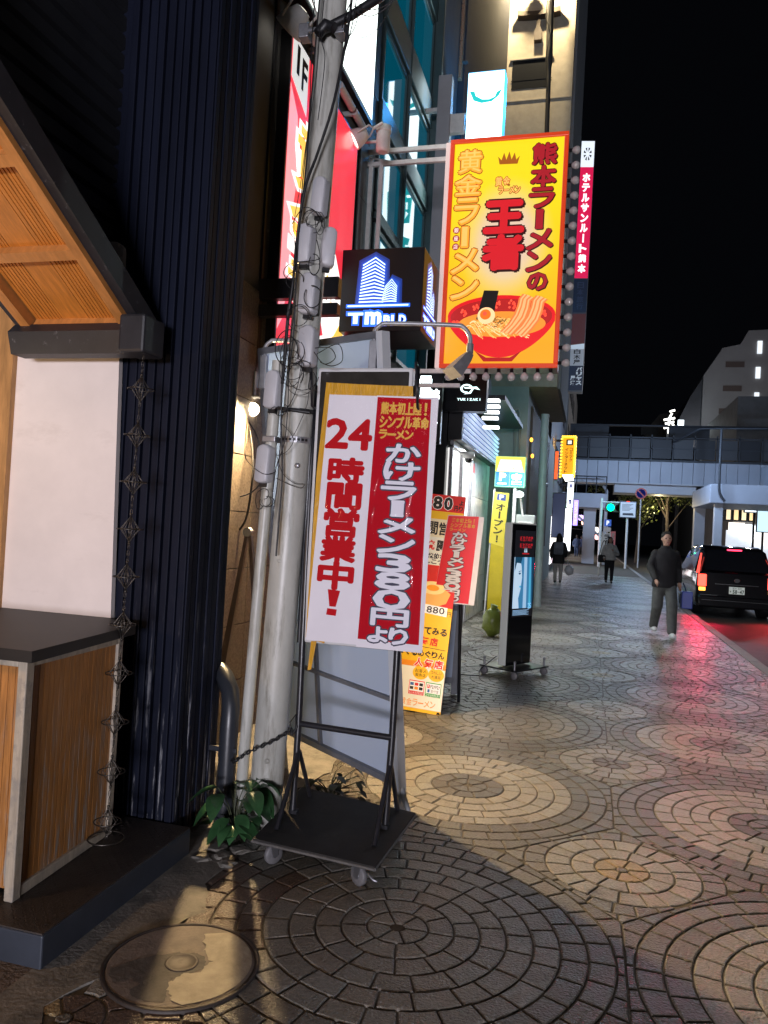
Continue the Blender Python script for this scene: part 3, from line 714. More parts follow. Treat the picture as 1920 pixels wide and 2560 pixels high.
part(tr, 'gold_lettering', q, m_gold)
B38 = [('か', .575, .190, .872, .258), ('け', .565, .262, .875, .330), ('ラ', .555, .338, .855, .408), ('ー', .655, .414, .76, .472, True), ('メ', .555, .480, .87, .542), ('ン', .56, .550, .875, .618), ('3', .565, .625, .855, .692), ('8', .565, .697, .855, .760), ('0', .56, .765, .865, .838), ('円', .555, .842, .865, .905), ('よ', .54, .915, .70, .972), ('り', .72, .915, .87, .975)]
q = MB(); write(q, B38, F_, .0030, .0, fat=.021); write(q, B38, F_, .0032, .0, fat=.014); part(tr, 'price_lettering_outline', q, m_nav)
q = MB(); write(q, B38, F_, .0044, .0, fat=.008); part(tr, 'price_lettering', q, m_lav)
# clear film over the posters, wrinkled
mf = bpy.data.materials.new('clear_film'); mf.use_nodes = True; N = mf.node_tree.nodes; L = mf.node_tree.links; N.remove(N['Principled BSDF'])
tb = N.new('ShaderNodeBsdfTransparent'); gb = N.new('ShaderNodeBsdfGlossy'); gb.inputs['Roughness'].default_value = .07; mxs = N.new('ShaderNodeMixShader'); fr = N.new('ShaderNodeFresnel'); fr.inputs['IOR'].default_value = 1.22
tc = N.new('ShaderNodeTexCoord'); mp = N.new('ShaderNodeMapping'); mp.inputs['Scale'].default_value = (5, 1, 1.6); n1 = N.new('ShaderNodeTexNoise'); n1.inputs['Scale'].default_value = 3.5; n1.inputs['Detail'].default_value = 5; n1.inputs['Distortion'].default_value = 1.2
bp = N.new('ShaderNodeBump'); bp.inputs['Strength'].default_value = .26; bp.inputs['Distance'].default_value = .02
L.new(tc.outputs['Object'], mp.inputs['Vector']); L.new(mp.outputs['Vector'], n1.inputs['Vector']); L.new(n1.outputs['Fac'], bp.inputs['Height']); L.new(bp.outputs['Normal'], gb.inputs['Normal']); L.new(bp.outputs['Normal'], fr.inputs['Normal'])
L.new(fr.outputs['Fac'], mxs.inputs[0]); L.new(tb.outputs[0], mxs.inputs[1]); L.new(gb.outputs[0], mxs.inputs[2]); L.new(mxs.outputs[0], N['Material Output'].inputs['Surface'])
q = MB(); wavy(q, -.04, -.012, 1.01, 1.0, .007); part(tr, 'clear_film', q, mf)

# security chain from trolley to pole
q = MB(); pts = smooth([(-1.37, 3.57, .53), (-1.44, 3.50, .48), (-1.55, 3.49, .42), (-1.63, 3.50, .36), (-1.675, 3.56, .345)], 6)
for k in range(len(pts) - 1):
    a, b = pts[k], pts[k + 1]; t = (b - a); s_ = Vector((0, 0, 1)).cross(t).normalized() if k % 2 else Vector((0, 0, 1)); s_ = s_ * .008; e = t * .2
    q.tube([a - e, a + t * .2 + s_, a + t * .8 + s_, b + e, a + t * .8 - s_, a + t * .2 - s_, a - e], .0038, 6, cap=False)
q.tube([(-1.37, 3.57, .50), (-1.385, 3.58, .56), (-1.36, 3.59, .60), (-1.345, 3.57, .54), (-1.37, 3.57, .5)], .005, 6)
solo('security_chain', q, m_black, 'black security chain tying the trolley to the pole', 'chain')

# ================================================================== tilted lamp-lit sign board behind (its back to us)
bb = thing('sign_board', 'tall white sign board seen from behind with two gooseneck lamps on top', 'sign board', (-1.36, 4.33, 0))
bl, br_ = Vector((-1.798, 4.538, .24)), Vector((-.929, 4.13, .13)); nb_ = Vector((.425, .905, 0)).normalized()
tl, tr_ = bl - nb_ * .35 + Vector((0, 0, 2.33)), br_ - nb_ * .35 + Vector((0, 0, 2.43))
FB = quadmap(tl, tr_, bl, br_)      # viewer side is +d
m_bback = mat('board_back', (0.50, 0.53, 0.60), 0.5, var=.12, vs=2.5, dirt=((0.30, 0.31, 0.36), 1.6, .52, .60, (1, 1, .6)))
m_bfr = mat('board_frame', (0.13, 0.135, 0.15), 0.45, var=.2, vs=12); m_bedge = mat('board_edge', (0.55, 0.57, 0.60), .4)
m_translucent = bpy.data.materials.new('board_back'); m_translucent.use_nodes = True; N = m_translucent.node_tree.nodes; L = m_translucent.node_tree.links; N.remove(N['Principled BSDF'])
t1_, t2_, t3_ = N.new('ShaderNodeBsdfTranslucent'), N.new('ShaderNodeBsdfDiffuse'), N.new('ShaderNodeMixShader'); t1_.inputs['Color'].default_value = (.25, .42, .80, 1); t2_.inputs['Color'].default_value = (.42, .48, .60, 1); t3_.inputs[0].default_value = .62
L.new(t1_.outputs[0], t3_.inputs[1]); L.new(t2_.outputs[0], t3_.inputs[2]); t3_.inputs[0].default_value = .90; L.new(t3_.outputs[0], N['Material Output'].inputs['Surface'])
q = MB(); q.quad(FB(0, 0, 0), FB(0, 1, 0), FB(1, 1, 0), FB(1, 0, 0)); part(bb, 'panel', q, m_translucent)
q = MB()
def bar(mb, a, b, t, d0, d1, mi=0):     # bar in the board's own plane
    (u0, v0), (u1, v1) = a, b
    L_ = Vector(((u1 - u0) * .96, (v1 - v0) * 2.45)); n_ = Vector((-L_.y, L_.x)).normalized() * t / 2; du, dv = n_.x / .96, n_.y / 2.45
    mb.prism([(u0 + du, v0 + dv), (u1 + du, v1 + dv), (u1 - du, v1 - dv), (u0 - du, v0 - dv)], FB, d0, d1, mi)
for a, b in (((0, .99), (1, .99)), ((0, .006), (1, .006)), ((.012, 0), (.012, 1.0))): bar(q, a, b, .035, .03, .001)
for a, b in (((0, .80), (1, .80)), ((0, .45), (1, .45)), ((.36, .0), (.36, 1))): bar(q, a, b, .022, .022, .001)
part(bb, 'back_frame', q, m_bfr)
q = MB(); bar(q, (.99, 0), (.99, 1.05), .04, .034, -.03); part(bb, 'edge_post', q, m_bedge)
q = MB(); q.tube([FB(.2, .35, .02), FB(.22, 1.0, .02) - nb_ * .32 - Vector((0, 0, .10))], .012, 8); q.tube([FB(.3, .35, .02), FB(.30, 1.0, .02) - nb_ * .30 - Vector((0, 0, .10))], .009, 8)
part(bb, 'rear_strut', q, m_bfr)
q = MB(); q.tube([br_ - Vector((0, 0, 0)), br_ + Vector((.055, -.02, -.128))], .016, 8); part(bb, 'foot', q, m_bedge); q = MB(); q.tube([bl, bl + Vector((.02, .03, -.245))], .016, 8); part(bb, 'foot', q, m_bedge)
m_arm = mat('lamp_arm_grey', (0.33, 0.33, 0.35), .4, .3, var=.2, vs=15); m_lampgrey = mat('lamp_head_grey', (0.15, 0.145, 0.15), .5, var=.25, vs=25, bump=.1)
def gooseneck(u):
    base = FB(u, .03, .01); up = Vector((0, 0, 1)); q = MB()
    ar = Vector((1, .16, 0)).normalized(); q.tube(smooth([base - up * .14, base + up * .02, base + up * .08, base + up * .115 + ar * .03, base + up * .125 + ar * .08, base + up * .125 + ar * .40, base + up * .115 + ar * .46, base + up * .07 + ar * .495, base + up * .02 + ar * .50], 5), .012, 10)
    q.bbox((-.02, -.02, -.15), (.02, .02, .05), .004, 0, Matrix.Translation(base - up * .02))
    part(bb, 'lamp_arm', q, m_arm)
    q = MB(); e = base + up * .0 + ar * .50
    q.tube([e + up * .03, e - up * .02], .018, 10)
    ax = (Vector((-.5, -.45, -.9)) - Vector((.1, 0, 0))).normalized(); sd = up.cross(ax).normalized(); fw_ = ax.cross(sd)
    pr = lambda s_, a, b: [e - up * .02 + ax * s_ + sd * x * a + fw_ * y * b for x, y in ((-1, -1), (1, -1), (1, 1), (-1, 1))]
    vs = pr(0, .02, .016) + pr(.04, .036, .024) + pr(.15, .062, .034)
    q.add(vs, [(i * 4 + j, i * 4 + (j + 1) % 4, (i + 1) * 4 + (j + 1) % 4, (i + 1) * 4 + j) for i in range(2) for j in range(4)] + [(0, 1, 2, 3), (11, 10, 9, 8)])
    part(bb, 'lamp_head', q, m_lampgrey)
gooseneck(.93); gooseneck(.03)

# bare bright lamp by the wall behind the pole
wlp = thing('wall_lamp', 'glaring warm bulb lamp in the gap between the dark wall and the pole', 'lamp', (-2.38, 5.06, 2.1))
q = MB(); q.bbox((-2.43, 5.07, 2.42), (-2.38, 5.11, 2.62), .005); q.tube([(-2.40, 5.09, 2.62), (-2.405, 5.09, 2.9)], .012, 8); part(wlp, 'bracket', q, m_bedge)
q = MB(); q.bbox((-2.45, 5.05, 2.27), (-2.425, 5.13, 2.43), .004); q.bbox((-2.45, 5.05, 2.425), (-2.33, 5.13, 2.44), .004); part(wlp, 'housing', q, m_arm)
q = MB(); q.ball((-2.385, 5.07, 2.34), .05, 8); part(wlp, 'bulb', q, glow('warm_bulb', (1.0, 0.84, 0.58), 14))
lamp('wall_lamp_light', 'SPOT', (-2.335, 5.05, 2.34), 950, (1.0, 0.70, 0.36), .045, (-.5, 3.95, .9), spot=R(152))
q = MB(); q.tube(smooth([(-2.40, 5.05, 2.25), (-2.33, 5.0, 2.0), (-2.30, 4.95, 1.8), (-2.33, 4.95, 1.55), (-2.42, 5.0, 1.45)], 6), .008, 7); part(wlp, 'lead', q, m_black)
# folded stand leaning there
fs = thing('folded_stand', 'folded pale panel stand with a round hinge leaning in the dark gap', 'stand', (-2.2, 4.62, 0))
q = MB(); t = dY(545, 1143, 4.62); tz = t.z
q.add([(t.x - .02, 4.60, tz - .03), (t.x + .0, 4.60, tz - .03), (t.x + .22, 4.6, .02), (t.x + .16, 4.6, .02), (t.x - .02, 4.63, tz - .03), (t.x, 4.63, tz - .03), (t.x + .22, 4.63, .02), (t.x + .16, 4.63, .02)], [(0, 1, 2, 3), (7, 6, 5, 4), (0, 4, 5, 1), (1, 5, 6, 2), (2, 6, 7, 3), (3, 7, 4, 0)])
q.add([(t.x - .04, 4.60, tz - .03), (t.x - .02, 4.60, tz - .03), (t.x - .20, 4.6, .02), (t.x - .26, 4.6, .02), (t.x - .04, 4.63, tz - .03), (t.x - .02, 4.63, tz - .03), (t.x - .20, 4.63, .02), (t.x - .26, 4.63, .02)], [(0, 1, 2, 3), (7, 6, 5, 4), (0, 4, 5, 1), (1, 5, 6, 2), (2, 6, 7, 3), (3, 7, 4, 0)])
part(fs, 'leg_frame', q, mat('stand_brown', (0.16, 0.12, 0.11), .5))
q = MB(); q.lathe([(.03, -.02), (.03, .02)], (0, 0, 0), 14, M=Matrix.Translation((t.x - .02, 4.6, tz - .02)) @ Matrix.Rotation(R(90), 4, 'X')); part(fs, 'hinge', q, m_bedge)

# ================================================================== plants
m_leaf = mat('leaf_green', (0.028, 0.085, 0.030), 0.38, var=.35, vs=14); m_leafd = mat('leaf_dark', (0.030, 0.035, 0.020), 0.5, var=.3, vs=14); m_stem = mat('stem', (0.05, 0.06, 0.03), .6)
def leaf(mb, base, d, ln, wd, mi=0, droop=.4):
    d = Vector(d).normalized(); side = d.cross(Vector((0, 0, 1))); side = side.normalized() if side.length > .01 else Vector((1, 0, 0)); nrm = side.cross(d)
    N_ = 7; vs = []
    for k in range(N_ + 1):
        t = k / N_; c = Vector(base) + d * ln * t - Vector((0, 0, 1)) * droop * ln * t * t
        w_ = wd * (math.sin(math.pi * min(1, t ** .8)) ** .7) * .5 if 0 < t < 1 else .001
        vs += [c - side * w_ + nrm * w_ * .22, c - nrm * .0, c + side * w_ + nrm * w_ * .22]
    fs_ = []
    for k in range(N_):
        b = k * 3; fs_ += [(b, b + 1, b + 4, b + 3), (b + 1, b + 2, b + 5, b + 4)]
    mb.add(vs, fs_, mi, True)
def plant(name, label, x, y, hts, nleaf, ln, m, seed, spread):
    r_ = random.Random(seed); root = thing(name, label, 'plant', (x, y, 0)); s_, l_ = MB(), MB()
    for k in range(nleaf):
        a = r_.uniform(0, 6.28); h = r_.uniform(*hts); tip = Vector((x + spread * math.cos(a) * r_.uniform(.2, 1), y + spread * math.sin(a) * r_.uniform(.2, 1), h))
        s_.tube(smooth([(x + r_.uniform(-.02, .02), y, -.01), (x + (tip.x - x) * .3, y + (tip.y - y) * .3, h * .6), tip], 4), .0028, 5)
        for q_ in range(2):
            b = a + r_.uniform(-.9, .9); leaf(l_, tip - Vector((0, 0, q_ * .03)), (math.cos(b), math.sin(b), r_.uniform(-.35, .45)), ln * r_.uniform(.7, 1.15), ln * .62 * r_.uniform(.8, 1.1), 0, r_.uniform(.25, .8))
    part(root, 'stem', s_, m_stem); part(root, 'foliage', l_, m)
plant('leafy_weed', 'broad leaved green weed growing at the foot of the pole', -1.60, 3.46, (.05, .30), 22, .125, m_leaf, 4, .14)
plant('dark_weed', 'small dark leaved weed in silhouette under the sign board', -1.33, 4.10, (.05, .17), 20, .075, m_leafd, 9, .22)
# ================================================================== house with the red sign, glass bay and lit boxes
FX = -2.40
m_tile = mat('speckled_tile', (0.15, 0.12, 0.09), 0.6, var=.5, vs=60, bump=.1)
m_stone = mat('grey_stone_clad', (0.10, 0.115, 0.115), 0.5, var=.2, vs=10)
m_black = MATS['black_cable']; m_bmetal = mat('black_metal', (0.012, 0.012, 0.015), 0.35, 0.2, var=.2, vs=9)
m_wmetal = mat('white_steel', (0.66, 0.66, 0.64), 0.4, var=.12, vs=14)
bl_ = thing('glass_fronted_building', 'building with speckled tile ground floor and teal glass bay above the signs', 'building', (FX, 7.5, 0))
q = MB(); q.box((-9, 3.93, 0), (FX, 12.0, 24)); part(bl_, 'wall', q, mat('plain_dark_wall', (0.06, 0.06, 0.062), .7, var=.2, vs=4))
q = MB(); z = .0
while z < 3.0:
    yy = 3.95
    while yy < 7.0: q.bbox((FX - .01, yy + .003, z + .003), (FX + .012, yy + .597, z + .397), .002); yy += .6
    z += .4
part(bl_, 'tile_cladding', q, m_tile)
q = MB()
for k in range(22): q.bbox((FX - .01, 7.12, 3.0 + k * .6 + .004), (FX + .05, 7.40, 3.0 + (k + 1) * .6 - .004), .004); q.bbox((FX - .01, 7.41, 3.0 + k * .6 + .004), (FX + .03, 7.68, 3.0 + (k + 1) * .6 - .004), .004)
part(bl_, 'stone_pier', q, m_stone)
m_glass = mat('teal_window_glass', (0.004, 0.030, 0.042), 0.035, spec=1.0, emit=(0.0, 0.15, 0.24), es=.38)  # faint teal emission in the panes stands in for the sign's glow
m_mull = mat('window_frame_grey', (0.10, 0.15, 0.155), 0.35, .4, var=.1, vs=8)
rows_ = [(3.55, 4.76), (4.90, 5.80), (6.08, 6.93), (7.36, 8.40), (8.75, 9.9), (10.2, 11.4)]
for z0, z1 in rows_:
    for y0, y1 in ((7.72, 8.78), (8.82, 10.04)):
        fr_ = MB()
        for a, b in (((FX, y0, z0), (FX + .05, y0 + .05, z1)), ((FX, y1 - .05, z0), (FX + .05, y1, z1)), ((FX, y0 + .05, z0), (FX + .045, y1 - .05, z0 + .05)), ((FX, y0 + .05, z1 - .05), (FX + .045, y1 - .05, z1))): fr_.bbox(a, b, .006)
        o = part(bl_, 'window', fr_, m_mull)
        g_ = MB(); g_.quad((FX + .02, y0 + .05, z0 + .05), (FX + .02, y1 - .05, z0 + .05), (FX + .02, y1 - .05, z1 - .05), (FX + .02, y0 + .05, z1 - .05)); part(o, 'pane', g_, m_glass)
q = MB()
for z0, z1 in ((4.79, 4.87), (5.83, 6.05), (6.96, 7.33), (8.43, 8.72), (9.93, 10.17)): q.bbox((FX - .01, 7.70, z0), (FX + .07, 10.1, z1), .01)
q.bbox((FX - .01, 10.06, 3.5), (FX + .16, 10.13, 16), .01); q.bbox((FX - .01, 8.79, 3.5), (FX + .08, 8.81, 16), .004)
part(bl_, 'spandrel', q, m_mull)
# dark recess next to it
dk = thing('dark_annex', 'narrow dark building with a brown granite strip beside the glass bay', 'building', (-2.4, 12.0, 0))
q = MB(); a, b = dY(918, 0, 12.3), dY(1012, 0, 12.3); q.box((-9, 12.3, 0), (b.x, 17.4, 22)); part(dk, 'wall', q, mat('slate_wall', (0.035, 0.037, 0.045), .65, var=.2, vs=5))
q = MB(); a, b = dY(960, 0, 12.2), dY(1000, 0, 12.2); bz = dY(960, 172, 12.2).z
for k in range(12): q.bbox((a.x + .04, 12.2, bz + k * .62 + .006), (b.x + .04, 12.3, bz + (k + 1) * .62 - .006), .004)
part(dk, 'granite_strip', q, mat('brown_granite', (0.42, 0.22, 0.12), .5, var=.5, vs=45, emit=None))
q = MB()
for k in range(9): q.bbox((-2.75, 12.22, 4.0 + k * 1.3), (-2.30, 12.298, 4.0 + k * 1.3 + .02), .003)
part(dk, 'joint_bead', q, m_stone)
# pale vertical blade sign (unlit)
bs_ = thing('blank_blade_sign', 'tall unlit pale blade sign left of the yellow ramen sign', 'sign', (-2.2, 9.6, 4.5))
a, b, c = dY(948, 162, 9.6), dY(977, 160, 9.6), dY(930, 565, 9.6)
q = MB(); q.bbox((a.x, 9.6, c.z - 1.0), (b.x, 9.75, a.z), .01); part(bs_, 'panel', q, mat('blade_panel', (0.36, 0.36, 0.38), .45, var=.08, vs=3))
q = MB(); q.bbox((FX, 9.64, a.z - .45), (a.x + .01, 9.70, a.z - .40), .004); part(bs_, 'bracket', q, m_wmetal); q = MB(); q.bbox((b.x - .01, 9.64, a.z - .75), (b.x + .18, 9.72, a.z - .5), .01); part(bs_, 'junction_box', q, m_wmetal); q = MB(); q.bbox((FX, 9.64, c.z - .5), (a.x + .01, 9.70, c.z - .45), .004); part(bs_, 'bracket', q, m_wmetal)

# ------------------------------------------------------------------ red sign, ground floor tenant
rs = thing('red_sign_board', 'large lit red sign board on the facade with golden characters and white 1F corner', 'sign', (FX, 6.05, 2.75))
y0, y1, z0, z1 = 5.24, 6.88, 2.72, 5.19; XS = FX + .09
FR = planeYZ(y0, z1, y1, z0, XS)
m_redlit = glow('red_sign_lit', (0.85, 0.035, 0.06), 1.0)
m_pinklit = glow('pink_sign_lit', (1.0, 0.42, 0.46), .95); m_whlit = glow('sign_white_lit', (1.0, 0.96, 0.90), 1.35); m_goldlit = glow('sign_gold_lit', (1.0, 0.60, 0.10), 1.15); m_oranlit = glow('sign_orange_lit', (1.0, 0.36, 0.08), 1.0)
q = MB(); q.box((FX + .001, y0 - .02, z0 - .02), (XS - .001, y1 + .02, z1 + .02)); part(rs, 'sign_case', q, m_bmetal)
q = MB(); q.flat([(0, 0), (1, 0), (1, 1), (0, 1)], FR, 0); part(rs, 'red_face', q, m_redlit)
q = MB(); q.flat([(0, .15), (.10, .22), (.15, .36), (.10, .52), (.12, .7), (.05, .86), (.0, .9)], FR, .002, 0); q.flat([(.55, .55), (.72, .5), (.86, .6), (.96, .72), (.93, .82), (.62, .84), (.5, .72)], FR, .002, 1)  # pink streak and white blow-out of the lamps painted among flame shapes
part(rs, 'flames_and_glare', q, [m_pinklit, m_whlit])
q = MB(); q.flat([(0, 0), (.20, 0), (.20, .19), (.0, .13)], FR, .004, 0); write(q, [('1', .05, .015, .085, .105), ('F', .115, .03, .185, .13)], FR, .007, .03, 1); part(rs, 'floor_tag', q, [glow('tag_white', (.85, .86, .84), .8), m_black])
G1 = [('黄', .10, .21, .56, .43), ('金', .06, .44, .52, .63), ('ン', .54, .60, .97, .90), ('ラ', .08, .66, .38, .78)]
q = MB(); write(q, G1, FR, .005, .035, 0, .05); part(rs, 'lettering_outline', q, m_whlit)
q = MB(); write(q, G1, FR, .008, .035); part(rs, 'lettering', q, m_goldlit)
tb_ = MB()
for a, b in ((5.24, 5.52), (5.58, 6.02), (6.1, 6.46), (6.52, 6.84)): tb_.tube([(FX + .16, a, z1 + .09), (FX + .16, b, z1 + .09)], .035, 12); tb_.bbox((FX, a + .02, z1 + .07), (FX + .16, a + .05, z1 + .11), .004)
solo('sign_light_tubes', tb_, mat('grey_tube', (.38, .40, .40), .4, var=.15, vs=12), 'row of grey fluorescent tube housings between the red sign and white box', 'light fitting')
wb = thing('white_light_box', 'big glaring white light box on the facade above the red sign', 'sign', (FX, 6.2, 5.42))
q = MB(); q.box((FX + .001, 5.20, 5.44), (FX + .16, 7.08, 8.6)); part(wb, 'sign_case', q, m_bmetal)
q = MB(); q.quad((FX + .165, 5.23, 5.48), (FX + .165, 7.05, 5.48), (FX + .165, 7.05, 8.55), (FX + .165, 5.23, 8.55)); part(wb, 'lit_face', q, glow('white_box_lit', (0.90, 1.0, 0.95), 2.6))
# black beams under the red sign
lv = thing('black_louvre', 'black horizontal beams standing in front of the foot of the red sign', 'louvre', (-2.1, 5.15, 2.9))
for z0_, z1_ in ((3.145, 3.29), (3.02, 3.105)):
    q = MB(); q.bbox((-2.47, 5.08, z0_), (-1.79, 5.16, z1_), .006); part(lv, 'beam', q, m_bmetal)
q = MB(); q.bbox((-2.47, 5.09, 2.5), (-2.385, 5.15, 5.4), .006); part(lv, 'post', q, m_bmetal)
q = MB(); [q.box((-2.05 + k_ * .034, 5.11, 3.113), (-2.05 + k_ * .034 + .024, 5.12, 3.137)) for k_ in range(7)]; part(lv, 'letter_block', q, m_whlit)  # small unreadable sign letters, kept as plain lit blocks
# floodlights
def flood(name, label, px, py, y, aim, sc=1.0):
    p = dY(px, py, y); t = thing(name, label, 'floodlight', p); aim = Vector(aim).normalized(); Mx = Matrix.Translation(p) @ aim.to_track_quat('Z', 'Y').to_matrix().to_4x4() @ Matrix.Diagonal((sc, sc, sc, 1))
    q = MB(); q.lathe([(.03, -.13), (.06, -.12), (.095, -.05), (.115, .03), (.118, .05), (.105, .05)], n=24, M=Mx, cap=False); part(t, 'lamp_head', q, m_wmetal)
    q = MB(); q.lathe([(.0, .035), (.105, .035)], n=24, M=Mx); part(t, 'lens', q, glow('flood_lens', (1, .95, .85), 2.0))
    q = MB(); q.tube([Mx @ Vector((-.12, 0, 0)), Mx @ Vector((-.13, 0, -.16)), Mx @ Vector((0, 0, -.22)), Mx @ Vector((.13, 0, -.16)), Mx @ Vector((.12, 0, 0))], .01 * sc, 6); q.tube([Mx @ Vector((0, 0, -.22)), Mx @ Vector((0, .0, -.34))], .018 * sc, 8); part(t, 'yoke', q, m_wmetal)
    return t
flood('floodlight', 'round white floodlight at the top behind the pole', 632, 52, 5.0, (-.75, .25, -.6), .95)
flood('floodlight', 'round white floodlight on the end of the white sign arms', 772, 298, 6.7, (-.8, -.2, -.55), .8)
cl = thing('can_lamp', 'white can shaped lamp standing on the white sign arms', 'lamp', dY(828, 300, 6.9)); p = dY(828, 300, 6.9)
q = MB(); q.lathe([(.045, -.13), (.062, -.12), (.066, -.10), (.066, .06)], tuple(p), 24); part(cl, 'can', q, m_wmetal)
q = MB(); q.lathe([(.073, .06), (.075, .07), (.075, .11), (.06, .12), (0, .123)], tuple(p), 24); part(cl, 'lid', q, m_wmetal)
q = MB(); q.tube([p + Vector((-.06, 0, -.02)), p + Vector((-.2, 0, -.02))], .014, 8); part(cl, 'stem', q, m_wmetal)

# ------------------------------------------------------------------ entrance canopy box with tower emblem
YT = 6.6; tx0, tx1 = -2.30, -1.535; tz1, tz0 = 4.05, 3.30
tm = thing('tower_emblem_sign', 'black box sign with glowing white blue tower emblem and letters', 'sign', ((tx0 + tx1) / 2, YT, tz0))
q = MB(); q.bbox((tx0, YT, tz0), (tx1, YT + .72, tz1), .006); part(tm, 'box', q, mat('gloss_black_panel', (0.006, 0.006, 0.009), .4, spec=.25, var=.1, vs=4))
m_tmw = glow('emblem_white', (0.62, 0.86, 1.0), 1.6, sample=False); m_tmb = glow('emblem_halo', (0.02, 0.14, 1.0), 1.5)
def tower(FF, mw, k_=1.0, three=True):
    a, h = MB(), MB()
    def chev(x0, xm, x1, yb, n, y0, ys, t0, t1):   # floors: chevrons getting flatter downwards
        for i in range(n):
            s_ = i / (n - 1); yc = y0 + (yb - y0) * s_; rise = .085 * (1 - s_) + .004; th = (t0 + (t1 - t0) * s_)
            e0 = x0 - .03 * s_; e1 = x1 + .0 * s_
            a.flat([(e0, yc + rise), (xm, yc), (e1, yc + rise), (e1, yc + rise + th), (xm, yc + th), (e0, yc + rise + th)], FF, .004)
    chev(.265, .415, .535, .635, 13, .105, .1, .017, .017); chev(.545, .625, .695, .635, 9, .375, .1, .012, .014)
    a.flat([(.10, .685), (.84, .682), (.84, .70), (.10, .703)], FF, .004)
    write(a, [('T', .11, .775, .30, .91), ('m', .32, .765, .525, .92)], FF, .004, .05); write(a, row('BLD', .545, .81, .825, .92, .04), FF, .004, .05)
    return a
FT = planeXZ(tx0, tz1, tx1, tz0, YT); FTS = planeYZ(YT, tz1, YT + .72, tz0, tx1)
part(tm, 'emblem', tower(FT, m_tmw), m_tmw); part(tm, 'side_emblem', tower(FTS, m_tmw), m_tmw)
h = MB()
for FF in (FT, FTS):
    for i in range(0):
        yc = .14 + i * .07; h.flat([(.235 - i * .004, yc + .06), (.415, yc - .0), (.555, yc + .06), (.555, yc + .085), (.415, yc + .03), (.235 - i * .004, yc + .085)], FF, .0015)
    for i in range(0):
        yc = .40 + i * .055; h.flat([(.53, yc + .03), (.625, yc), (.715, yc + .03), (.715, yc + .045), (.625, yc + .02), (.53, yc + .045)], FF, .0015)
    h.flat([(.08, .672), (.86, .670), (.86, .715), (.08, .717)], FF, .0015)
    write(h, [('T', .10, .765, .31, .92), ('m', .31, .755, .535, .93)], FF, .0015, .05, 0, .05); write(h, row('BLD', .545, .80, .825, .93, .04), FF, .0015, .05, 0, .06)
part(tm, 'halo', h, m_tmb)  # blue glow around bar and letters, painted as emissive shapes
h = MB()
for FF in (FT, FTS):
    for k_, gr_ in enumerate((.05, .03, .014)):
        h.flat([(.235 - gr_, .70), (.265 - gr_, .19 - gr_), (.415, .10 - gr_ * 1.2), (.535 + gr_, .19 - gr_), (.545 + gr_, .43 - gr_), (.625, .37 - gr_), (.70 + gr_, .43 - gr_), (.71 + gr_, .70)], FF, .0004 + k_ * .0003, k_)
part(tm, 'painted_back_glow', h, [glow('halo_%d' % k_, (0.01, 0.07, .5), s_) for k_, s_ in enumerate((.2, .5, 1.0))])  # blue glow on the panel behind the tower, painted in emissive layers


# ------------------------------------------------------------------ yellow ramen sign
YY = 7.3; A, B, C_, Dd = dY(978, 305, YY), dY(1230, 283, YY), dY(945, 800, YY), dY(1205, 790, YY)
yx0, yx1 = (A.x + C_.x) / 2, (B.x + Dd.x) / 2; yz1, yz0 = (A.z + B.z) / 2, (C_.z + Dd.z) / 2
ycx = (yx0 + yx1) / 2; YW, YH = yx1 - yx0, yz1 - yz0
ys = thing('yellow_ramen_sign', 'big lit yellow ramen sign with red frame, bowl picture and round bulbs', 'sign', (ycx, YY, yz0))
m_yface = mat('yellow_print', (.8, .6, .1), .3); N = m_yface.node_tree.nodes; L = m_yface.node_tree.links; p_ = N['Principled BSDF']
tc = N.new('ShaderNodeTexCoord'); mp = N.new('ShaderNodeMapping'); mp.inputs['Location'].default_value = (-.02 / .47, 0, -1.22 / .64); mp.inputs['Scale'].default_value = (1 / .47, 0, 1 / .64); vl = N.new('ShaderNodeVectorMath'); vl.operation = 'LENGTH'
rp1 = N.new('ShaderNodeValToRGB'); rp1.color_ramp.elements[0].position = .40; rp1.color_ramp.elements[0].color = (.86, .62, .47, 1); rp1.color_ramp.elements[1].position = 1.0; rp1.color_ramp.elements[1].color = (1.0, .74, .004, 1)
sx = N.new('ShaderNodeSeparateXYZ'); rp2 = N.new('ShaderNodeValToRGB'); rp2.color_ramp.elements[0].position = 0.1; rp2.color_ramp.elements[0].color = (1, .40, .0, 1); rp2.color_ramp.elements[1].position = .75; rp2.color_ramp.elements[1].color = (1, .78, .0, 1)
dv = N.new('ShaderNodeMath'); dv.operation = 'DIVIDE'; dv.inputs[1].default_value = YH
L.new(tc.outputs['Object'], mp.inputs['Vector']); L.new(mp.outputs['Vector'], vl.inputs[0]); L.new(vl.outputs['Value'], rp1.inputs['Fac']); L.new(tc.outputs['Object'], sx.inputs['Vector']); L.new(sx.outputs['Z'], dv.inputs[0]); L.new(dv.outputs['Value'], rp2.inputs['Fac'])
mr = N.new('ShaderNodeMapRange'); mr.inputs['From Min'].default_value = .55; mr.inputs['From Max'].default_value = 1.1; L.new(vl.outputs['Value'], mr.inputs['Value'])
mxc = N.new('ShaderNodeMix'); mxc.data_type = 'RGBA'; L.new(mr.outputs['Result'], mxc.inputs[0]); L.new(rp1.outputs['Color'], mxc.inputs[6]); L.new(rp2.outputs['Color'], mxc.inputs[7])
L.new(mxc.outputs[2], p_.inputs['Emission Color']); p_.inputs['Emission Strength'].default_value = 1.0; p_.inputs['Base Color'].default_value = (.08, .06, .03, 1)
q = MB(); q.bbox((yx0 + .004, YY + .012, yz0 + .004), (yx1 - .004, YY + .30, yz1 - .004), .01); part(ys, 'sign_case', q, mat('sign_case_maroon', (0.16, 0.03, 0.03), .45, var=.2, vs=8))
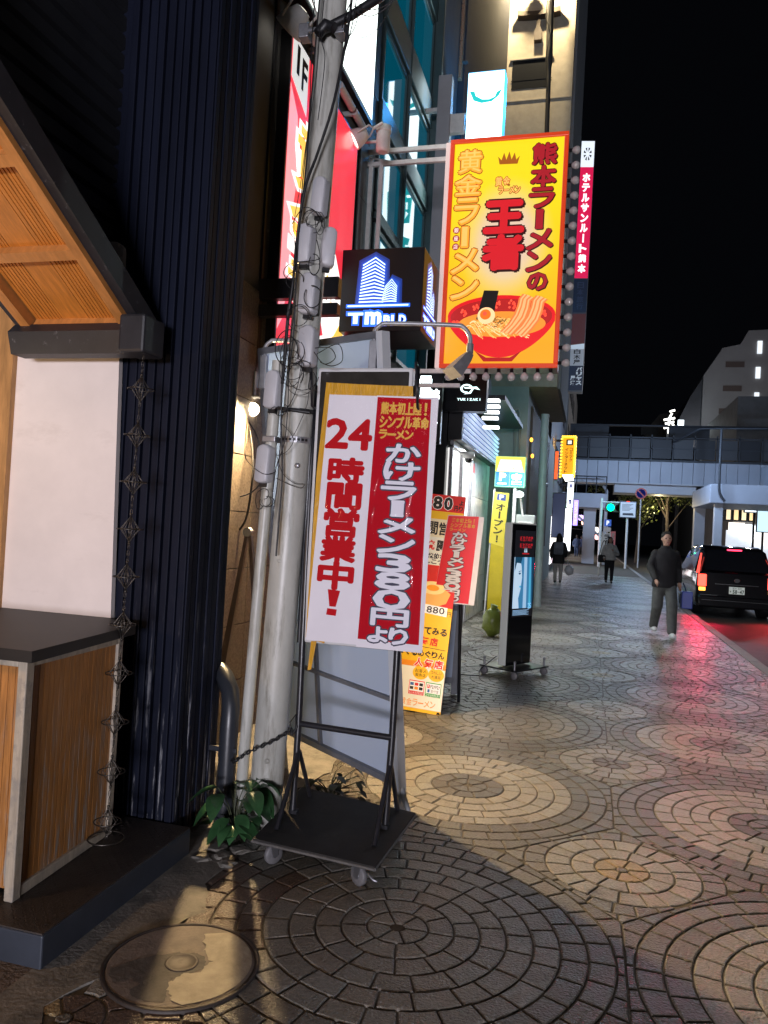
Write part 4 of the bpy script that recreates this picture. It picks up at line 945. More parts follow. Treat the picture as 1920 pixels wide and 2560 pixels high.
m_yfr = glow('sign_frame_red', (0.72, 0.055, 0.012), .52)
fw2 = .042; q = MB()
for lo, hi in (((yx0, yz0), (yx1, yz0 + fw2)), ((yx0, yz1 - fw2), (yx1, yz1)), ((yx0, yz0 + fw2), (yx0 + fw2, yz1 - fw2)), ((yx1 - fw2, yz0 + fw2), (yx1, yz1 - fw2))): q.bbox((lo[0], YY - .022, lo[1]), (hi[0], YY + .012, hi[1]), .007)
part(ys, 'frame', q, m_yfr)
q = MB(); q.bbox((yx0 - .045, YY - .012, yz0), (yx0 - .002, YY + .10, yz1 - .02), .006); part(ys, 'side_trim', q, glow('trim_pale', (.9, .70, .66), .45))
FY = planeXZ(yx0, yz1, yx1, yz0, YY)
q = MB(); q.flat([(.03, .015), (.97, .015), (.97, .985), (.03, .985)], FY, .0); part(ys, 'yellow_face', q, m_yface)
def E(name, c, s=1.0): return glow('print_' + name, c, s, sample=False)
k_red, k_dark, k_maroon, k_white = E('red', (.62, .012, .02), .8), E('dark', (.05, .006, .006), .3), E('maroon', (.36, .012, .02), .8), E('white', (.95, .82, .72), .95)
k_gold, k_gold2, k_brown = E('gold', (1, .36, .03), .95), E('gold_light', (1, .47, .11), 1.0), E('brown', (.38, .10, .01), .7)
RC = [('熊', .71, .043, .905, .130), ('本', .705, .14, .905, .226), ('ラ', .70, .234, .90, .317), ('ー', .765, .328, .815, .405, True), ('メ', .695, .412, .905, .495), ('ン', .70, .505, .90, .588), ('の', .72, .598, .875, .668)]
MC = [('王', .335, .285, .648, .412), ('者', .335, .432, .655, .572)]
q = MB(); FATV[0] = .5; write(q, RC, FY, .0015, .0, fat=.014); write(q, RC, FY, .0016, .0, 0, 0, .007, .0035, fat=.010); write(q, MC, FY, .0015, .0, fat=.032); write(q, MC, FY, .0016, .0, 0, 0, .014, .007, fat=.026); part(ys, 'lettering_outline', q, k_dark)
q = MB(); write(q, RC, FY, .0035, .0, 1, fat=.0075); write(q, MC, FY, .0035, .0, 0, fat=.019); part(ys, 'red_lettering', q, [k_red, k_maroon])
LC = [('黄', .085, .052, .275, .148), ('金', .06, .160, .28, .245), ('ラ', .07, .262, .27, .372), ('ー', .140, .388, .190, .472, True), ('メ', .06, .485, .29, .588), ('ン', .07, .602, .30, .700)]
q = MB(); write(q, LC, FY, .002, .0, fat=.0205); write(q, LC, FY, .0021, .0, 0, 0, .004, .003, fat=.013); part(ys, 'gold_lettering_outline', q, k_brown)
q = MB(); write(q, LC, FY, .0035, .0, 0, fat=.011); write(q, LC, FY, .0045, .0, 1, .0, -.003, -.003); part(ys, 'gold_lettering', q, [k_gold, k_gold2])
q = MB()
for (ch, v) in (('銀', .398), ('座', .434), ('店', .470)):
    q.flat([(.088 + .030 * math.cos(j * math.pi / 12), v + .0152 * math.sin(j * math.pi / 12)) for j in range(24)], FY, .002, 0); write(q, [(ch, .069, v - .0105, .107, v + .0105)], FY, .004, .01, 1)
part(ys, 'round_stamps', q, [k_maroon, k_white])
q = MB()   # plain gold crown and the small lettering that stood under it
q.flat([(.43, .120), (.415, .085), (.445, .103), (.465, .070), (.487, .102), (.51, .066), (.53, .102), (.555, .072), (.570, .104), (.60, .088), (.582, .122)], FY, .002, 0); part(ys, 'crown_motif', q, [k_brown]); q = MB()
write(q, row('黄金', .40, .175, .53, .215), FY, .003, .03, fat=.006); write(q, row('ラーメン', .43, .217, .62, .250), FY, .003, .03, fat=.006)
write(q, row('黄金', .40, .175, .53, .215), FY, .0045, .02, 1); write(q, row('ラーメン', .43, .217, .62, .250), FY, .0045, .02, 1)
part(ys, 'small_lettering', q, [k_brown, k_gold2])
# the bowl
asp = YW / YH
def ell(cu, cv, ru, rv, a0=0, a1=2 * math.pi, n=36): return [(cu + ru * math.cos(a0 + (a1 - a0) * i / n), cv + rv * math.sin(a0 + (a1 - a0) * i / n)) for i in range(n + (0 if a1 - a0 > 6.2 else 1))]
kb = [E('bowl_red', (.72, .008, .012), .85), E('bowl_inner', (.45, .012, .01), .8), E('soup', (.90, .30, .03), .8), E('noodle', (1, .50, .12), .95), E('nori', (.012, .008, .006), .3), E('egg', (1, .62, .30), 1.0), E('yolk', (1, .16, .01), .9), E('pork', (.85, .22, .05), .8), E('pork_fat', (1, .45, .18), .9), E('greens', (.09, .07, .01), .6), E('bowl_pattern', (.95, .10, .05), .85), E('bowl_shade', (.45, .004, .006), .7)]
q = MB(); q.flat([(.055, .775)] + [(.055 + .905 * t, .80 + .155 * math.sin(math.pi * t) ** .75 + (.0 if .38 < t < .62 else 0)) for t in [i / 30 for i in range(31)]] + [(.96, .775)], FY, .002, 0)
q.flat([(.30, .925), (.40, .955), (.60, .955), (.70, .925), (.62, .972), (.38, .972)], FY, .0025, 11); q.flat(ell(.507, .775, .455, .088), FY, .003, 0); q.flat(ell(.507, .780, .43, .078), FY, .0035, 1); q.flat(ell(.515, .812, .37, .055), FY, .004, 2)
rb = random.Random(8)
for cu, cv in ((.19, .755), (.47, .722), (.60, .728), (.13, .80), (.87, .765), (.30, .735)):
    for k in range(9):
        a = rb.uniform(0, 6.3); d_ = rb.uniform(.0, .04); u, v = cu + d_ * math.cos(a), cv + d_ * .45 * math.sin(a)
        q.flat([(u + .011 * math.cos(j * 1.05 + a), v + .006 * math.sin(j * 1.05 + a)) for j in range(6)], FY, .0042, 10)
for k in range(60):
    u, v = rb.uniform(.24, .70), rb.uniform(.815, .858); a = rb.uniform(-.5, .5); ln = rb.uniform(.08, .2); pts = []
    if ((u - .5) / .33) ** 2 + ((v - .815) / .05) ** 2 > 1: continue
    for j in range(9): t = j / 8 - .5; pts.append((u + ln * t, v + .02 * math.sin(a + t * 3.5) - .018 * math.cos(t * 3)))
    q.flat([(x, y - .0022) for x, y in pts] + [(x, y + .0022) for x, y in reversed(pts)], FY, .0046 + k * .00002, 3 if k % 3 else 5)
q.flat([(.355, .665), (.48, .668), (.45, .765), (.40, .80), (.30, .79)], FY, .0062, 4)
for base, (u, v) in enumerate(((.58, .80), (.69, .808))):
    for lay, (s_, mi) in enumerate(((1, 7), (.72, 8), (.45, 7), (.22, 8))):
        cl_ = [(u - .02 + .0, v + .05), (u + .04, v + .015), (u + .09, v - .02), (u + .115, v - .06), (u + .125, v - .095), (u + .155, v - .108)]
        wd = .052 * s_; q.flat([(x - wd, y - wd * .12 + (0.004 * math.sin(i * 2))) for i, (x, y) in enumerate(cl_)] + [(x + wd, y + wd * .22) for x, y in reversed(cl_)], FY, .0064 + lay * .0004 + base * .002, mi)
for k in range(70):
    a = rb.uniform(0, 3.14); u, v = rb.gauss(.47, .055), rb.gauss(.805, .014); dx, dy = .022 * math.cos(a), .010 * math.sin(a); q.flat([(u - dx, v - dy - .001), (u + dx, v + dy - .001), (u + dx, v + dy + .001), (u - dx, v - dy + .001)], FY, .0088 + k * .00001, 9)
q.flat(ell(.385, .775, .075, .036), FY, .0098, 5); q.flat(ell(.378, .770, .046, .022), FY, .0102, 6); q.flat(ell(.372, .766, .018, .009), FY, .0105, 10)
part(ys, 'bowl_picture', q, kb)
m_bulb = mat('clear_bulb', (.55, .52, .50), .08, spec=.9, coat=.5)
def bulb(c, d):
    d = Vector(d); q = MB(); M = Matrix.Translation(c) @ d.to_track_quat('Z', 'Y').to_matrix().to_4x4()
    q.lathe([(.016, -.005), (.018, .028), (.022, .034)], n=12, M=M, mi=1)
    q.lathe([(.015, .034), (.03, .05), (.038, .07), (.036, .09), (.022, .107), (0, .113)], n=14, M=M); return q
for k in range(9): part(ys, 'bulb', bulb((yx0 + .085 + k * (YW - .15) / 8, YY + .06, yz0 + .002), (0, 0, -1)), [m_bulb, m_bmetal])
for k in range(15): part(ys, 'bulb', bulb((yx1 - .004, YY + .10, yz0 + .07 + k * (YH - .2) / 14), (1, 0, 0)), [m_bulb, m_bmetal])
q = MB(); ya = YY + .08
for (p0, p1) in (((770, 333), (975, 315)), ((778, 357), (968, 345))):
    a, b = dY(*p0, ya), dY(*p1, ya); q.bbox((a.x, ya - .02, (a.z + b.z) / 2 - .022), (yx0 + .01, ya + .02, (a.z + b.z) / 2 + .022), .004)
a = dY(778, 357, ya); q.tube([dY(770, 335, ya), dY(845, 350, ya + .2)], .012, 6)
for px in (800, 822): p = dY(px, 400, ya); q.bbox((p.x - .02, ya - .018, 3.2), (p.x + .02, ya + .018, dY(px, 345, ya).z), .004)
b = dY(945, 800, ya); q.bbox((-1.95, ya - .02, b.z - .03), (yx0 + .3, ya + .02, b.z + .012), .004); q.bbox((-1.95, ya - .02, b.z - .17), (yx0 + .2, ya + .02, b.z - .13), .004)
part(ys, 'support_arm', q, m_wmetal)

# ------------------------------------------------------------------ white blade sign with teal emblem
YD = 11.0; a, b, c = dY(1012, 155, YD), dY(1092, 150, YD), dY(1000, 300, YD); dx0, dx1, dz1 = a.x, b.x, (a.z + b.z) / 2; dz0 = 4.9
dn = thing('white_blade_sign', 'glaring white blade sign with a teal smile emblem, above the yellow sign', 'sign', ((dx0 + dx1) / 2, YD, dz0))
q = MB(); q.bbox((dx0, YD + .004, dz0), (dx1, YD + .26, dz1), .01); part(dn, 'sign_case', q, mat('case_blue_glow', (.45, .55, .62), .4, emit=(.05, .45, .9), es=1.6))  # blue emission put into the case for the glow around the sign
FD = planeXZ(dx0, dz1, dx1, dz0, YD); q = MB(); q.flat([(.02, .006), (.98, .006), (.98, .994), (.02, .994)], FD, .002); part(dn, 'lit_face', q, glow('blade_white', (.82, .98, 1.0), 3.6))
m_teal = glow('teal_letter', (.03, .62, .60), 1.0, sample=False)
q = MB(); h_ = dz1 - dz0; vv = lambda t: t
q.flat([(.06, .085), (.2, .088), (.24, .108), (.42, .125), (.6, .127), (.75, .118), (.80, .098), (.95, .085), (.86, .115), (.68, .138), (.4, .142), (.18, .128)], FD, .005)
write(q, [('歯', .14, .46, .86, .66), ('科', .14, .70, .86, .90)], FD, .005, .05); part(dn, 'lettering', q, m_teal)
lamp('blade_glow', 'POINT', (dx1 + .22, YD + .5, 8.0), 60, (.02, .36, 1.0), .2); lamp('blade_glow', 'POINT', (dx0 - .3, YD + .4, 7.4), 45, (.02, .42, .9), .2)  # blue lights added beside the sign to tint the walls around it
q = MB(); q.bbox((FX, YD + .1, dz1 - .6), (dx0 + .01, YD + .16, dz1 - .54), .006); q.bbox((FX, YD + .1, 5.4), (dx0 + .01, YD + .16, 5.46), .006); part(dn, 'bracket', q, m_wmetal)
# ================================================================== pale tower house with the cross-shaped ornament
YB = 17.6
m_beige = mat('beige_render', (0.40, 0.35, 0.27), 0.8, var=.14, vs=5, bump=.25, bs=70)
m_grey = mat('grey_render', (0.20, 0.20, 0.205), 0.8, var=.15, vs=3)
bx0, bx1 = dY(1090, 150, YB).x, dY(1238, 150, YB).x
bt_ = thing('pale_tower_house', 'tall pale wall under a warm lamp, with a dark window slot and wooden ornament', 'building', ((bx0 + bx1) / 2, YB, 0))
q = MB(); q.box((bx0, YB, 4.9), (bx1, YB + 5.5, 30)); part(bt_, 'wall', q, m_beige)
q = MB(); q.box((bx1, YB + .25, 4.9), (bx1 + .06, YB + 5.5, 30)); q.box((bx0 - 3, YB + .6, 4.9), (bx0, YB + 13, 30)); part(bt_, 'side_wall', q, m_grey)
cx0, cx1 = dY(1050, 900, YB).x, dY(1140, 900, YB).x
q = MB(); q.box((cx0, YB, 0), (cx1, YB + 13, 4.9)); part(bt_, 'ground_floor_wall', q, mat('pale_green_render', (0.36, 0.40, 0.37), .7, var=.1, vs=4))
p = dY(1150, 160, YB); q = MB(); q.box((p.x - .46, YB - .012, p.z - .33), (p.x + .42, YB + .01, p.z + .33)); q.box((p.x - .48, YB - .02, p.z - .14), (p.x + .44, YB - .011, p.z - .13)); part(bt_, 'window', q, mat('window_dark', (.012, .013, .016), .25))
q = MB(); q.bbox((p.x - .52, YB - .05, p.z + .33), (p.x + .46, YB, p.z + .37), .008); part(bt_, 'window_hood', q, m_beige); q = MB(); q.bbox((bx0 + .02, YB - .02, p.z - .62), (bx1 - .02, YB, p.z - .58), .005); part(bt_, 'ledge', q, m_beige)
m_owood = mat('ornament_wood', (0.055, 0.035, 0.022), .6, var=.2, vs=12)
e = dY(1165, 38, YB)
q = MB(); ml = []
for i in range(9): t = i / 8 - .5; ml.append((e.x + t * .96, e.z + .035 + .22 * t * t)); 
lo_ = [(e.x + t * .96, e.z - .055 + .12 * t * t) for t in [.5 - i / 8 for i in range(9)]]
q.prism(ml + lo_, lambda u, v, d: (u, YB - d, v), .20, .001); part(bt_, 'ornament_beam', q, m_owood)
q = MB(); q.prism([(e.x - .035, e.z - .05), (e.x + .035, e.z - .05), (e.x + .045, e.z - .30), (e.x + .085, e.z - .40), (e.x + .085, e.z - .60), (e.x - .085, e.z - .60), (e.x - .085, e.z - .40), (e.x - .045, e.z - .30)], lambda u, v, d: (u, YB - d, v), .14, .001); part(bt_, 'ornament_post', q, m_owood)
wl_ = dY(1155, -22, YB - .3); q = MB(); q.lathe([(.05, .2), (.11, .1), (.12, -.05), (.10, -.05)], (wl_.x, YB - .45, wl_.z), 14); q.tube([(wl_.x, YB - .45, wl_.z + .18), (wl_.x, YB, wl_.z + .3)], .025, 8); part(bt_, 'wall_light', q, m_owood)
lamp('tower_house_light', 'SPOT', (wl_.x, YB - .75, wl_.z + .3), 900, (1.0, .80, .48), .08, (wl_.x + .05, YB + .1, wl_.z - 2.0), spot=R(150))
cb = MB(); cb.tube(smooth([dY(1192, -20, YB - .5), dY(1188, 60, YB - .5), dY(1186, 150, YB - .5), dY(1182, 260, YB - .5), dY(1180, 330, YB - .5)], 6), [.075] * 12 + [.05] * 13, 10); cb.tube(smooth([dY(1184, -20, YB - .6), dY(1180, 40, YB - .6), dY(1190, 62, YB - .6), dY(1180, 120, YB - .6), dY(1182, 200, YB - .6)], 6), .012, 6)
solo('riser_conduit', cb, mat('conduit_dark', (.05, .045, .04), .6), 'dark conduit with loose wires running down in front of the pale wall', 'conduit')
# pipes on the green wall
gp = MB(); zc = dY(1100, 900, YB).z
for dx_, dz_ in ((0, 0), (.1, -.1)): gp.tube(smooth([(cx0 + .06, YB - .06, zc - dz_), (cx1 - .45 + dx_, YB - .06, zc - dz_), (cx1 - .28 + dx_, YB - .06, zc - .16 - dz_), (cx1 - .25 + dx_, YB - .06, 2.0)], 5), .03, 8)
solo('green_wall_conduit', gp, mat('conduit_green', (.25, .29, .27), .5), 'two thin bent conduits on the green lit wall', 'conduit')
dpx = MB(); dpx.tube([(cx1 + .45, YB - .5, -.0), (cx1 + .42, YB - .5, 4.2)], .085, 14); dpx.tube([(cx1 + .44, YB - .5, 2.7), (cx1 + .5, YB + .3, 2.72)], .03, 6); solo('pale_drainpipe', dpx, mat('drain_pale', (.42, .46, .46), .45, var=.1, vs=6), 'pale drainpipe on the corner behind the digital totem', 'pipe')
lt = MB()
for k in range(22): lt.box((cx1 + .003, YB + .9 + k * .35, 1.2), (cx1 + .06, YB + 1.05 + k * .35, 4.6))
o = part(bt_, 'slat_screen', lt, mat('slat_brown', (.10, .075, .06), .6))
for k, (px, py) in enumerate(((1150, 985), (1148, 950))):
    p = dX(px, py, cx1 + .12); q = MB(); q.ball(p, .06, 6, 0, (.6, 1.6, .8)); part(bt_, 'amber_light', q, glow('amber', (1.0, .42, .04), 4))

# green lit parking sign
YP = 14.0; a, b, c = dY(1072, 986, YP), dY(1135, 990, YP), dY(1069, 1050, YP); px0, px1, pz1, pz0 = a.x, b.x, a.z, c.z
pk = thing('parking_sign', 'lit parking sign in yellow, blue and green reading P and 空', 'sign', ((px0 + px1) / 2, YP, pz0))
FPk = planeXZ(px0, pz1, px1, pz0, YP)
q = MB(); q.bbox((px0 - .01, YP + .004, pz0 - .01), (px1 + .01, YP + .16, pz1 + .01), .008); part(pk, 'sign_case', q, mat('parking_case', (.3, .4, .36), .4, emit=(.05, .9, .45), es=.5))
cols = [glow('pk_yellow', (1, .82, .08), 1.3), glow('pk_white', (1, 1, .86), 1.6), glow('pk_blue', (.02, .25, .70), 1.0), glow('pk_green', (.0, .62, .36), 1.1), glow('pk_letter', (.9, 1, .96), 1.6, sample=False), glow('pk_dark', (.30, .38, .12), .5, sample=False)]
q = MB(); q.flat([(0, 0), (1, 0), (1, .5), (0, .5)], FPk, .0, 0); q.flat([(.15, .10), (.85, .10), (.95, .48), (.05, .48)], FPk, .002, 1); q.flat([(.02, .51), (.49, .51), (.49, .98), (.02, .98)], FPk, 0, 2); q.flat([(.51, .51), (.98, .51), (.98, .98), (.51, .98)], FPk, 0, 3)
part(pk, 'lit_face', q, cols[:4])
q = MB(); write(q, [('P', .14, .54, .38, .82), ('空', .56, .55, .92, .86)], FPk, .004, .05, 0); q.flat([(.10, .88), (.4, .88), (.4, .93), (.06, .93)], FPk, .004, 0); q.flat([(.56, .90), (.92, .90), (.92, .93), (.56, .93)], FPk, .004, 0); write(q, row('パスート公', .12, .34, .88, .46), FPk, .004, .01, 1); part(pk, 'lettering', q, cols[4:])
q = MB(); q.tube([((px0 + px1) / 2 + .1, YP + .08, pz0), ((px0 + px1) / 2 + .1, YP + .08, 0)], .035, 10); part(pk, 'post', q, m_wmetal)
lamp('parking_glow', 'POINT', ((px0 + px1) / 2 + .25, YP + 1.3, 2.6), 17, (.18, 1.0, .62), .15)
# yellow banner
YN = 13.0; a, b, c, d = (dY(*t, YN) for t in ((1068, 1062), (1100, 1066), (1056, 1172), (1087, 1182)))
bn = thing('parking_banner', 'yellow upright banner reading P オープン！ by the parking sign', 'banner', ((c.x + d.x) / 2, YN, 0)); FN = quadmap(a, b, c, d)
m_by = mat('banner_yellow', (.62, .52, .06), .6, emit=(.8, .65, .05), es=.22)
q = MB(); q.prism([(0, 0), (1, 0), (1, 1), (0, 1)], FN, .004, -.002); part(bn, 'cloth', q, m_by)
q = MB(); q.flat([(.22, .03), (.82, .03), (.82, .15), (.22, .15)], FN, .006, 0); write(q, [('P', .38, .045, .68, .135)], FN, .008, .05, 1); write(q, column('オープン！', .2, .20, .82, .96), FN, .006, .03, 2); part(bn, 'lettering', q, [mat('banner_blue', (.03, .06, .20), .5), mat('banner_white', (.7, .7, .7), .5), mat('banner_ink', (.02, .025, .02), .5)])
q = MB(); q.tube([a + Vector((0, .02, .05)), (c.x - .02, YN + .02, 0)], .014, 8); part(bn, 'pole', q, m_wmetal)
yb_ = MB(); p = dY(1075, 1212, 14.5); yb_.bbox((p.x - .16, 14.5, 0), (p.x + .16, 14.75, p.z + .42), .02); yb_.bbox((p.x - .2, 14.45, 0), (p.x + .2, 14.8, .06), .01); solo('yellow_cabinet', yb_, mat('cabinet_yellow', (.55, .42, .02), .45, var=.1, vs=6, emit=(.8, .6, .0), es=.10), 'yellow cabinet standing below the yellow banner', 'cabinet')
gb_ = MB(); p = dY(1066, 1298, 11.6); random.seed(5)
gb_.ball((p.x, 11.6, .21), .2, 8, 0, (.75, .7, 1.1)); gb_.v = [(x + .02 * math.sin(z * 37 + y * 20), y + .02 * math.sin(x * 31 + z * 11), z + .012 * math.sin(x * 43)) for x, y, z in gb_.v]; gb_.tube([(p.x, 11.6, .40), (p.x + .02, 11.6, .47)], [.03, .06], 8)
solo('rubbish_bag', gb_, mat('bag_olive', (.16, .20, .03), .4, var=.3, vs=10), 'tied yellow green rubbish bag on the pavement by the shop front', 'bag')
cbx = thing('electric_cabinet', 'pale grey wall cabinet with a small lamp behind the digital totem', 'cabinet', dY(1130, 1180, 13.5)); p = dY(1131, 1200, 13.5); t = dY(1131, 1112, 13.5)
q = MB(); q.bbox((p.x - .16, 13.5, .25), (p.x + .16, 13.8, t.z), .012); part(cbx, 'cabinet_body', q, mat('cabinet_pale', (.42, .46, .44), .5, var=.1, vs=6))
q = MB(); q.bbox((p.x - .13, 13.485, .6), (p.x + .13, 13.503, t.z - .12), .005); part(cbx, 'door', q, m_wmetal)
q = MB(); q.ball(dY(1121, 1068, 13.3), .07, 8, 0, (1.2, 1, .8)); part(cbx, 'lamp', q, glow('cabinet_lamp', (.85, 1, .95), 6)); q = MB(); e_ = dY(1121, 1068, 13.35); q.tube([e_, (e_.x, 13.6, e_.z), (p.x - .05, 13.6, t.z - .05)], .02, 8); part(cbx, 'lamp_bracket', q, m_wmetal)

# ================================================================== black jeweller-like shop with the quilted light panel
SX = -2.0
sh = thing('black_fronted_shop', 'shop with marble wall, black fascia and quilted glowing panel over its door', 'shop', (SX, 12.5, 0))
m_marble = mat('white_marble', (.62, .62, .62), .25, var=.16, vs=2.4, bump=.03, dirt=((.36, .36, .38), 3, .54, .60, (1, 2, .8)))
q = MB(); q.box((-6, 10.9, 0), (SX - .06, 15.4, 4.6)); part(sh, 'wall', q, mat('shop_black_wall', (.02, .022, .026), .3, var=.2, vs=5))
q = MB()
for k in range(3):
    for j in range(4): q.bbox((SX - .06, 13.05 + k * .77 + .003, j * .72 + .003), (SX, 13.05 + (k + 1) * .77 - .003, (j + 1) * .72 - .003), .003)
part(sh, 'marble_cladding', q, m_marble)
q = MB(); q.box((SX - .05, 11.0, .02), (SX - .03, 13.0, 2.75)); part(sh, 'lit_interior', q, mat('shop_interior', (.5, .5, .5), .3, emit=(1, .98, .95), es=1.0, var=.2, vs=3))
q = MB()
for y in (11.0, 11.95, 12.96): q.bbox((SX - .03, y, 0), (SX + .02, y + .07, 2.8), .006)
q.bbox((SX - .03, 11.0, 2.76), (SX + .03, 13.04, 2.86), .006); part(sh, 'door_frame', q, m_steel)
FQ = planeYZ(10.95, 3.42, 15.2, 2.88, SX + .16)
q = MB(); q.box((SX - .05, 10.93, 2.86), (SX + .15, 15.22, 3.44)); part(sh, 'panel_case', q, m_bmetal)
qv = MB(); nU, nV = 34, 7
for i in range(nU):
    for j in range(nV):
        u, v = (i + .5 * (j % 2)) / nU, j / nV; du, dv = .86 / nU, 1.0 / nV * .9
        qv.add([FQ(u, v + dv / 2, 0), FQ(u + du / 2, v, .0), FQ(u + du, v + dv / 2, 0), FQ(u + du / 2, v + dv, 0), FQ(u + du / 2, v + dv / 2, .035)], [(0, 1, 4), (1, 2, 4), (2, 3, 4), (3, 0, 4)], 0)
part(sh, 'quilted_panel', qv, mat('quilt_lit', (.6, .65, .75), .3, emit=(.50, .64, 1.0), es=.75))
q = MB()
for (px, py) in ((1062, 872), (1062, 885), (1060, 897), (1058, 910), (1060, 930)): e_ = dX(px, py - 8, SX + .45); q.bbox((e_.x - .12, e_.y, e_.z - .02), (e_.x + .12, e_.y + .12, e_.z + .02), .008)
part(sh, 'soffit_light', q, glow('soffit_white', (.95, 1, 1), 4)); q = MB(); q.box((SX - .06, 12.0, 3.62), (SX + .62, 15.3, 3.7)); part(sh, 'canopy', q, m_bmetal)
p = dX(1015, 1160, SX); q = MB(); q.flat([(-.5, -.5), (.5, -.5), (.5, .5), (-.5, .5)], lambda u, v, d: Vector((SX + .004, p.y + u * .28, dX(1022, 1010, SX).z + v * .16)), 0); part(sh, 'red_sticker', q, mat('sticker_red', (.6, .02, .04), .4))
q = MB(); c_ = dX(1012, 988, SX + .12); q.lathe([(.0, .08), (.09, .08), (.095, .0), (.07, -.02)], tuple(c_), 14); q.tube([c_ + Vector((0, 0, .05)), c_ + Vector((-.14, 0, .07))], .03, 8); d_ = part(sh, 'camera_housing', q, m_wmetal); q = MB(); q.ball(c_ + Vector((0, 0, -.03)), .062, 8); part(d_, 'camera_dome', q, mat('dome_black', (.02, .02, .02), .08))
lamp('shop_entrance_light', 'AREA', (SX + .25, 12.6, 2.8), 120, (.93, .97, 1.0), 2.2, (SX + .55, 12.4, 0), .4)
YK = 10.6; a, b, c = dY(955, 812, YK), dY(1053, 808, YK), dY(1053, 889, YK)
yk = thing('black_blade_sign', 'black blade sign with a white curled emblem and small letters below the bulbs', 'sign', ((a.x + b.x) / 2, YK, c.z)); q = MB(); q.bbox((a.x - .2, YK, c.z), (b.x, YK + .2, a.z + .1), .008); part(yk, 'panel', q, mat('blade_black', (.01, .012, .016), .25))
FK = planeXZ(a.x, a.z, b.x, c.z, YK); m_ykw = glow('blade_letters', (.75, 1, 1), 1.8, sample=False); q = MB()
pts = [(.56 + .14 * math.cos(t), .36 - .13 * math.sin(t)) for t in [.5 + i * .28 for i in range(17)]]; q.flat([(x, y) for x, y in pts] + [(.56 + .09 * math.cos(t), .36 - .085 * math.sin(t)) for t in reversed([.5 + i * .28 for i in range(17)])], FK, .003); q.flat([(.50, .32), (.78, .30), (.86, .40), (.72, .36), (.66, .50), (.50, .52), (.62, .46), (.68, .36), (.52, .36)], FK, .003)
write(q, row('YUKIZAKI', .36, .63, .90, .70), FK, .003, .05); part(yk, 'emblem', q, m_ykw)
YV = 9.9; a, b, c = dY(905, 812, YV), dY(952, 808, YV), dY(898, 925, YV)
wv = thing('white_letter_sign', 'overexposed white letters of a sign peeking out right of the poster', 'sign', ((a.x + b.x) / 2, YV, c.z)); FV = planeXZ(a.x, a.z, b.x, c.z, YV)
q = MB(); q.bbox((a.x - .3, YV + .004, c.z - .2), (b.x + .03, YV + .12, a.z + .05), .008); part(wv, 'panel', q, m_bmetal)
q = MB(); write(q, [('雪', .05, .0, .62, .45), ('崎', .5, .25, 1.0, .62), ('は', .6, .66, .98, .95)], FV, .003, .05); part(wv, 'lettering', q, glow('white_letters_hot', (.85, 1, 1), 4.5))

# ================================================================== second ramen stand
YR = 6.45
rm = thing('ramen_menu_stand', 'yellow ramen menu board with bowl photo and red price banner on its side', 'sign board', (-1.25, YR, 0))
tl, tr2, bl2, br2 = dY(850, 1058, YR + .12), dY(1006, 1074, YR + .12), dY(800, 1520, YR - .05), dY(951, 1546, YR - .05)
FM = quadmap(tl, tr2, bl2, br2)
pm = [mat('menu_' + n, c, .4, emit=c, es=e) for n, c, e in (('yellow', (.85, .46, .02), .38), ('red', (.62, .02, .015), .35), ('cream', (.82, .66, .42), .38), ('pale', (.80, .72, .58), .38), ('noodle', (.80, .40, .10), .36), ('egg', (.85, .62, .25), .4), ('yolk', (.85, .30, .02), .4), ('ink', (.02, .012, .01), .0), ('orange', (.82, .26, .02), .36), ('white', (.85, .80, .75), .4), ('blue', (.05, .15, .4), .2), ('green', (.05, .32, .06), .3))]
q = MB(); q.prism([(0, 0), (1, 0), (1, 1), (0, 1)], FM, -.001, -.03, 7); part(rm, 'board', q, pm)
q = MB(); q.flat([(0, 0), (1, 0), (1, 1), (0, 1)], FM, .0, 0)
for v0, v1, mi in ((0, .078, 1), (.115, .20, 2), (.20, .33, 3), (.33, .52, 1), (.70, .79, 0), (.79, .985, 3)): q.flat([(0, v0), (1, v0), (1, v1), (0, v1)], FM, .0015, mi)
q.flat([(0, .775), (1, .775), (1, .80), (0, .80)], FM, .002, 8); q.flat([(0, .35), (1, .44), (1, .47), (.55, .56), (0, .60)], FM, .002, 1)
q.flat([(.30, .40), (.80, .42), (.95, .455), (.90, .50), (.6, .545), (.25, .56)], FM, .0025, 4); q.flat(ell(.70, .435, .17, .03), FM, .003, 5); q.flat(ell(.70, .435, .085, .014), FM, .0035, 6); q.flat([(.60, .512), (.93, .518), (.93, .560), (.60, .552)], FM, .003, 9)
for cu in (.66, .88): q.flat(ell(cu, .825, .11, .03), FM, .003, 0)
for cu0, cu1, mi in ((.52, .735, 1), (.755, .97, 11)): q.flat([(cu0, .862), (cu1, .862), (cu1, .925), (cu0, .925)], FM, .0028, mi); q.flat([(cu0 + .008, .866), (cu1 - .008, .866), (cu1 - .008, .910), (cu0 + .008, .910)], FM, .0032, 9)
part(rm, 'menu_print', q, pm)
q = MB(); wh, ik, rd = 9, 7, 1
write(q, [('8', .40, .008, .55, .07), ('8', .57, .008, .70, .07), ('0', .72, .008, .84, .07)], FM, .003, .05, wh, .03); write(q, [('8', .40, .008, .55, .07), ('8', .57, .008, .70, .07), ('0', .72, .008, .84, .07), ('円', .865, .045, .915, .07)], FM, .0042, .04, ik); write(q, column('より', .925, .018, .985, .072), FM, .0042, .03, ik)
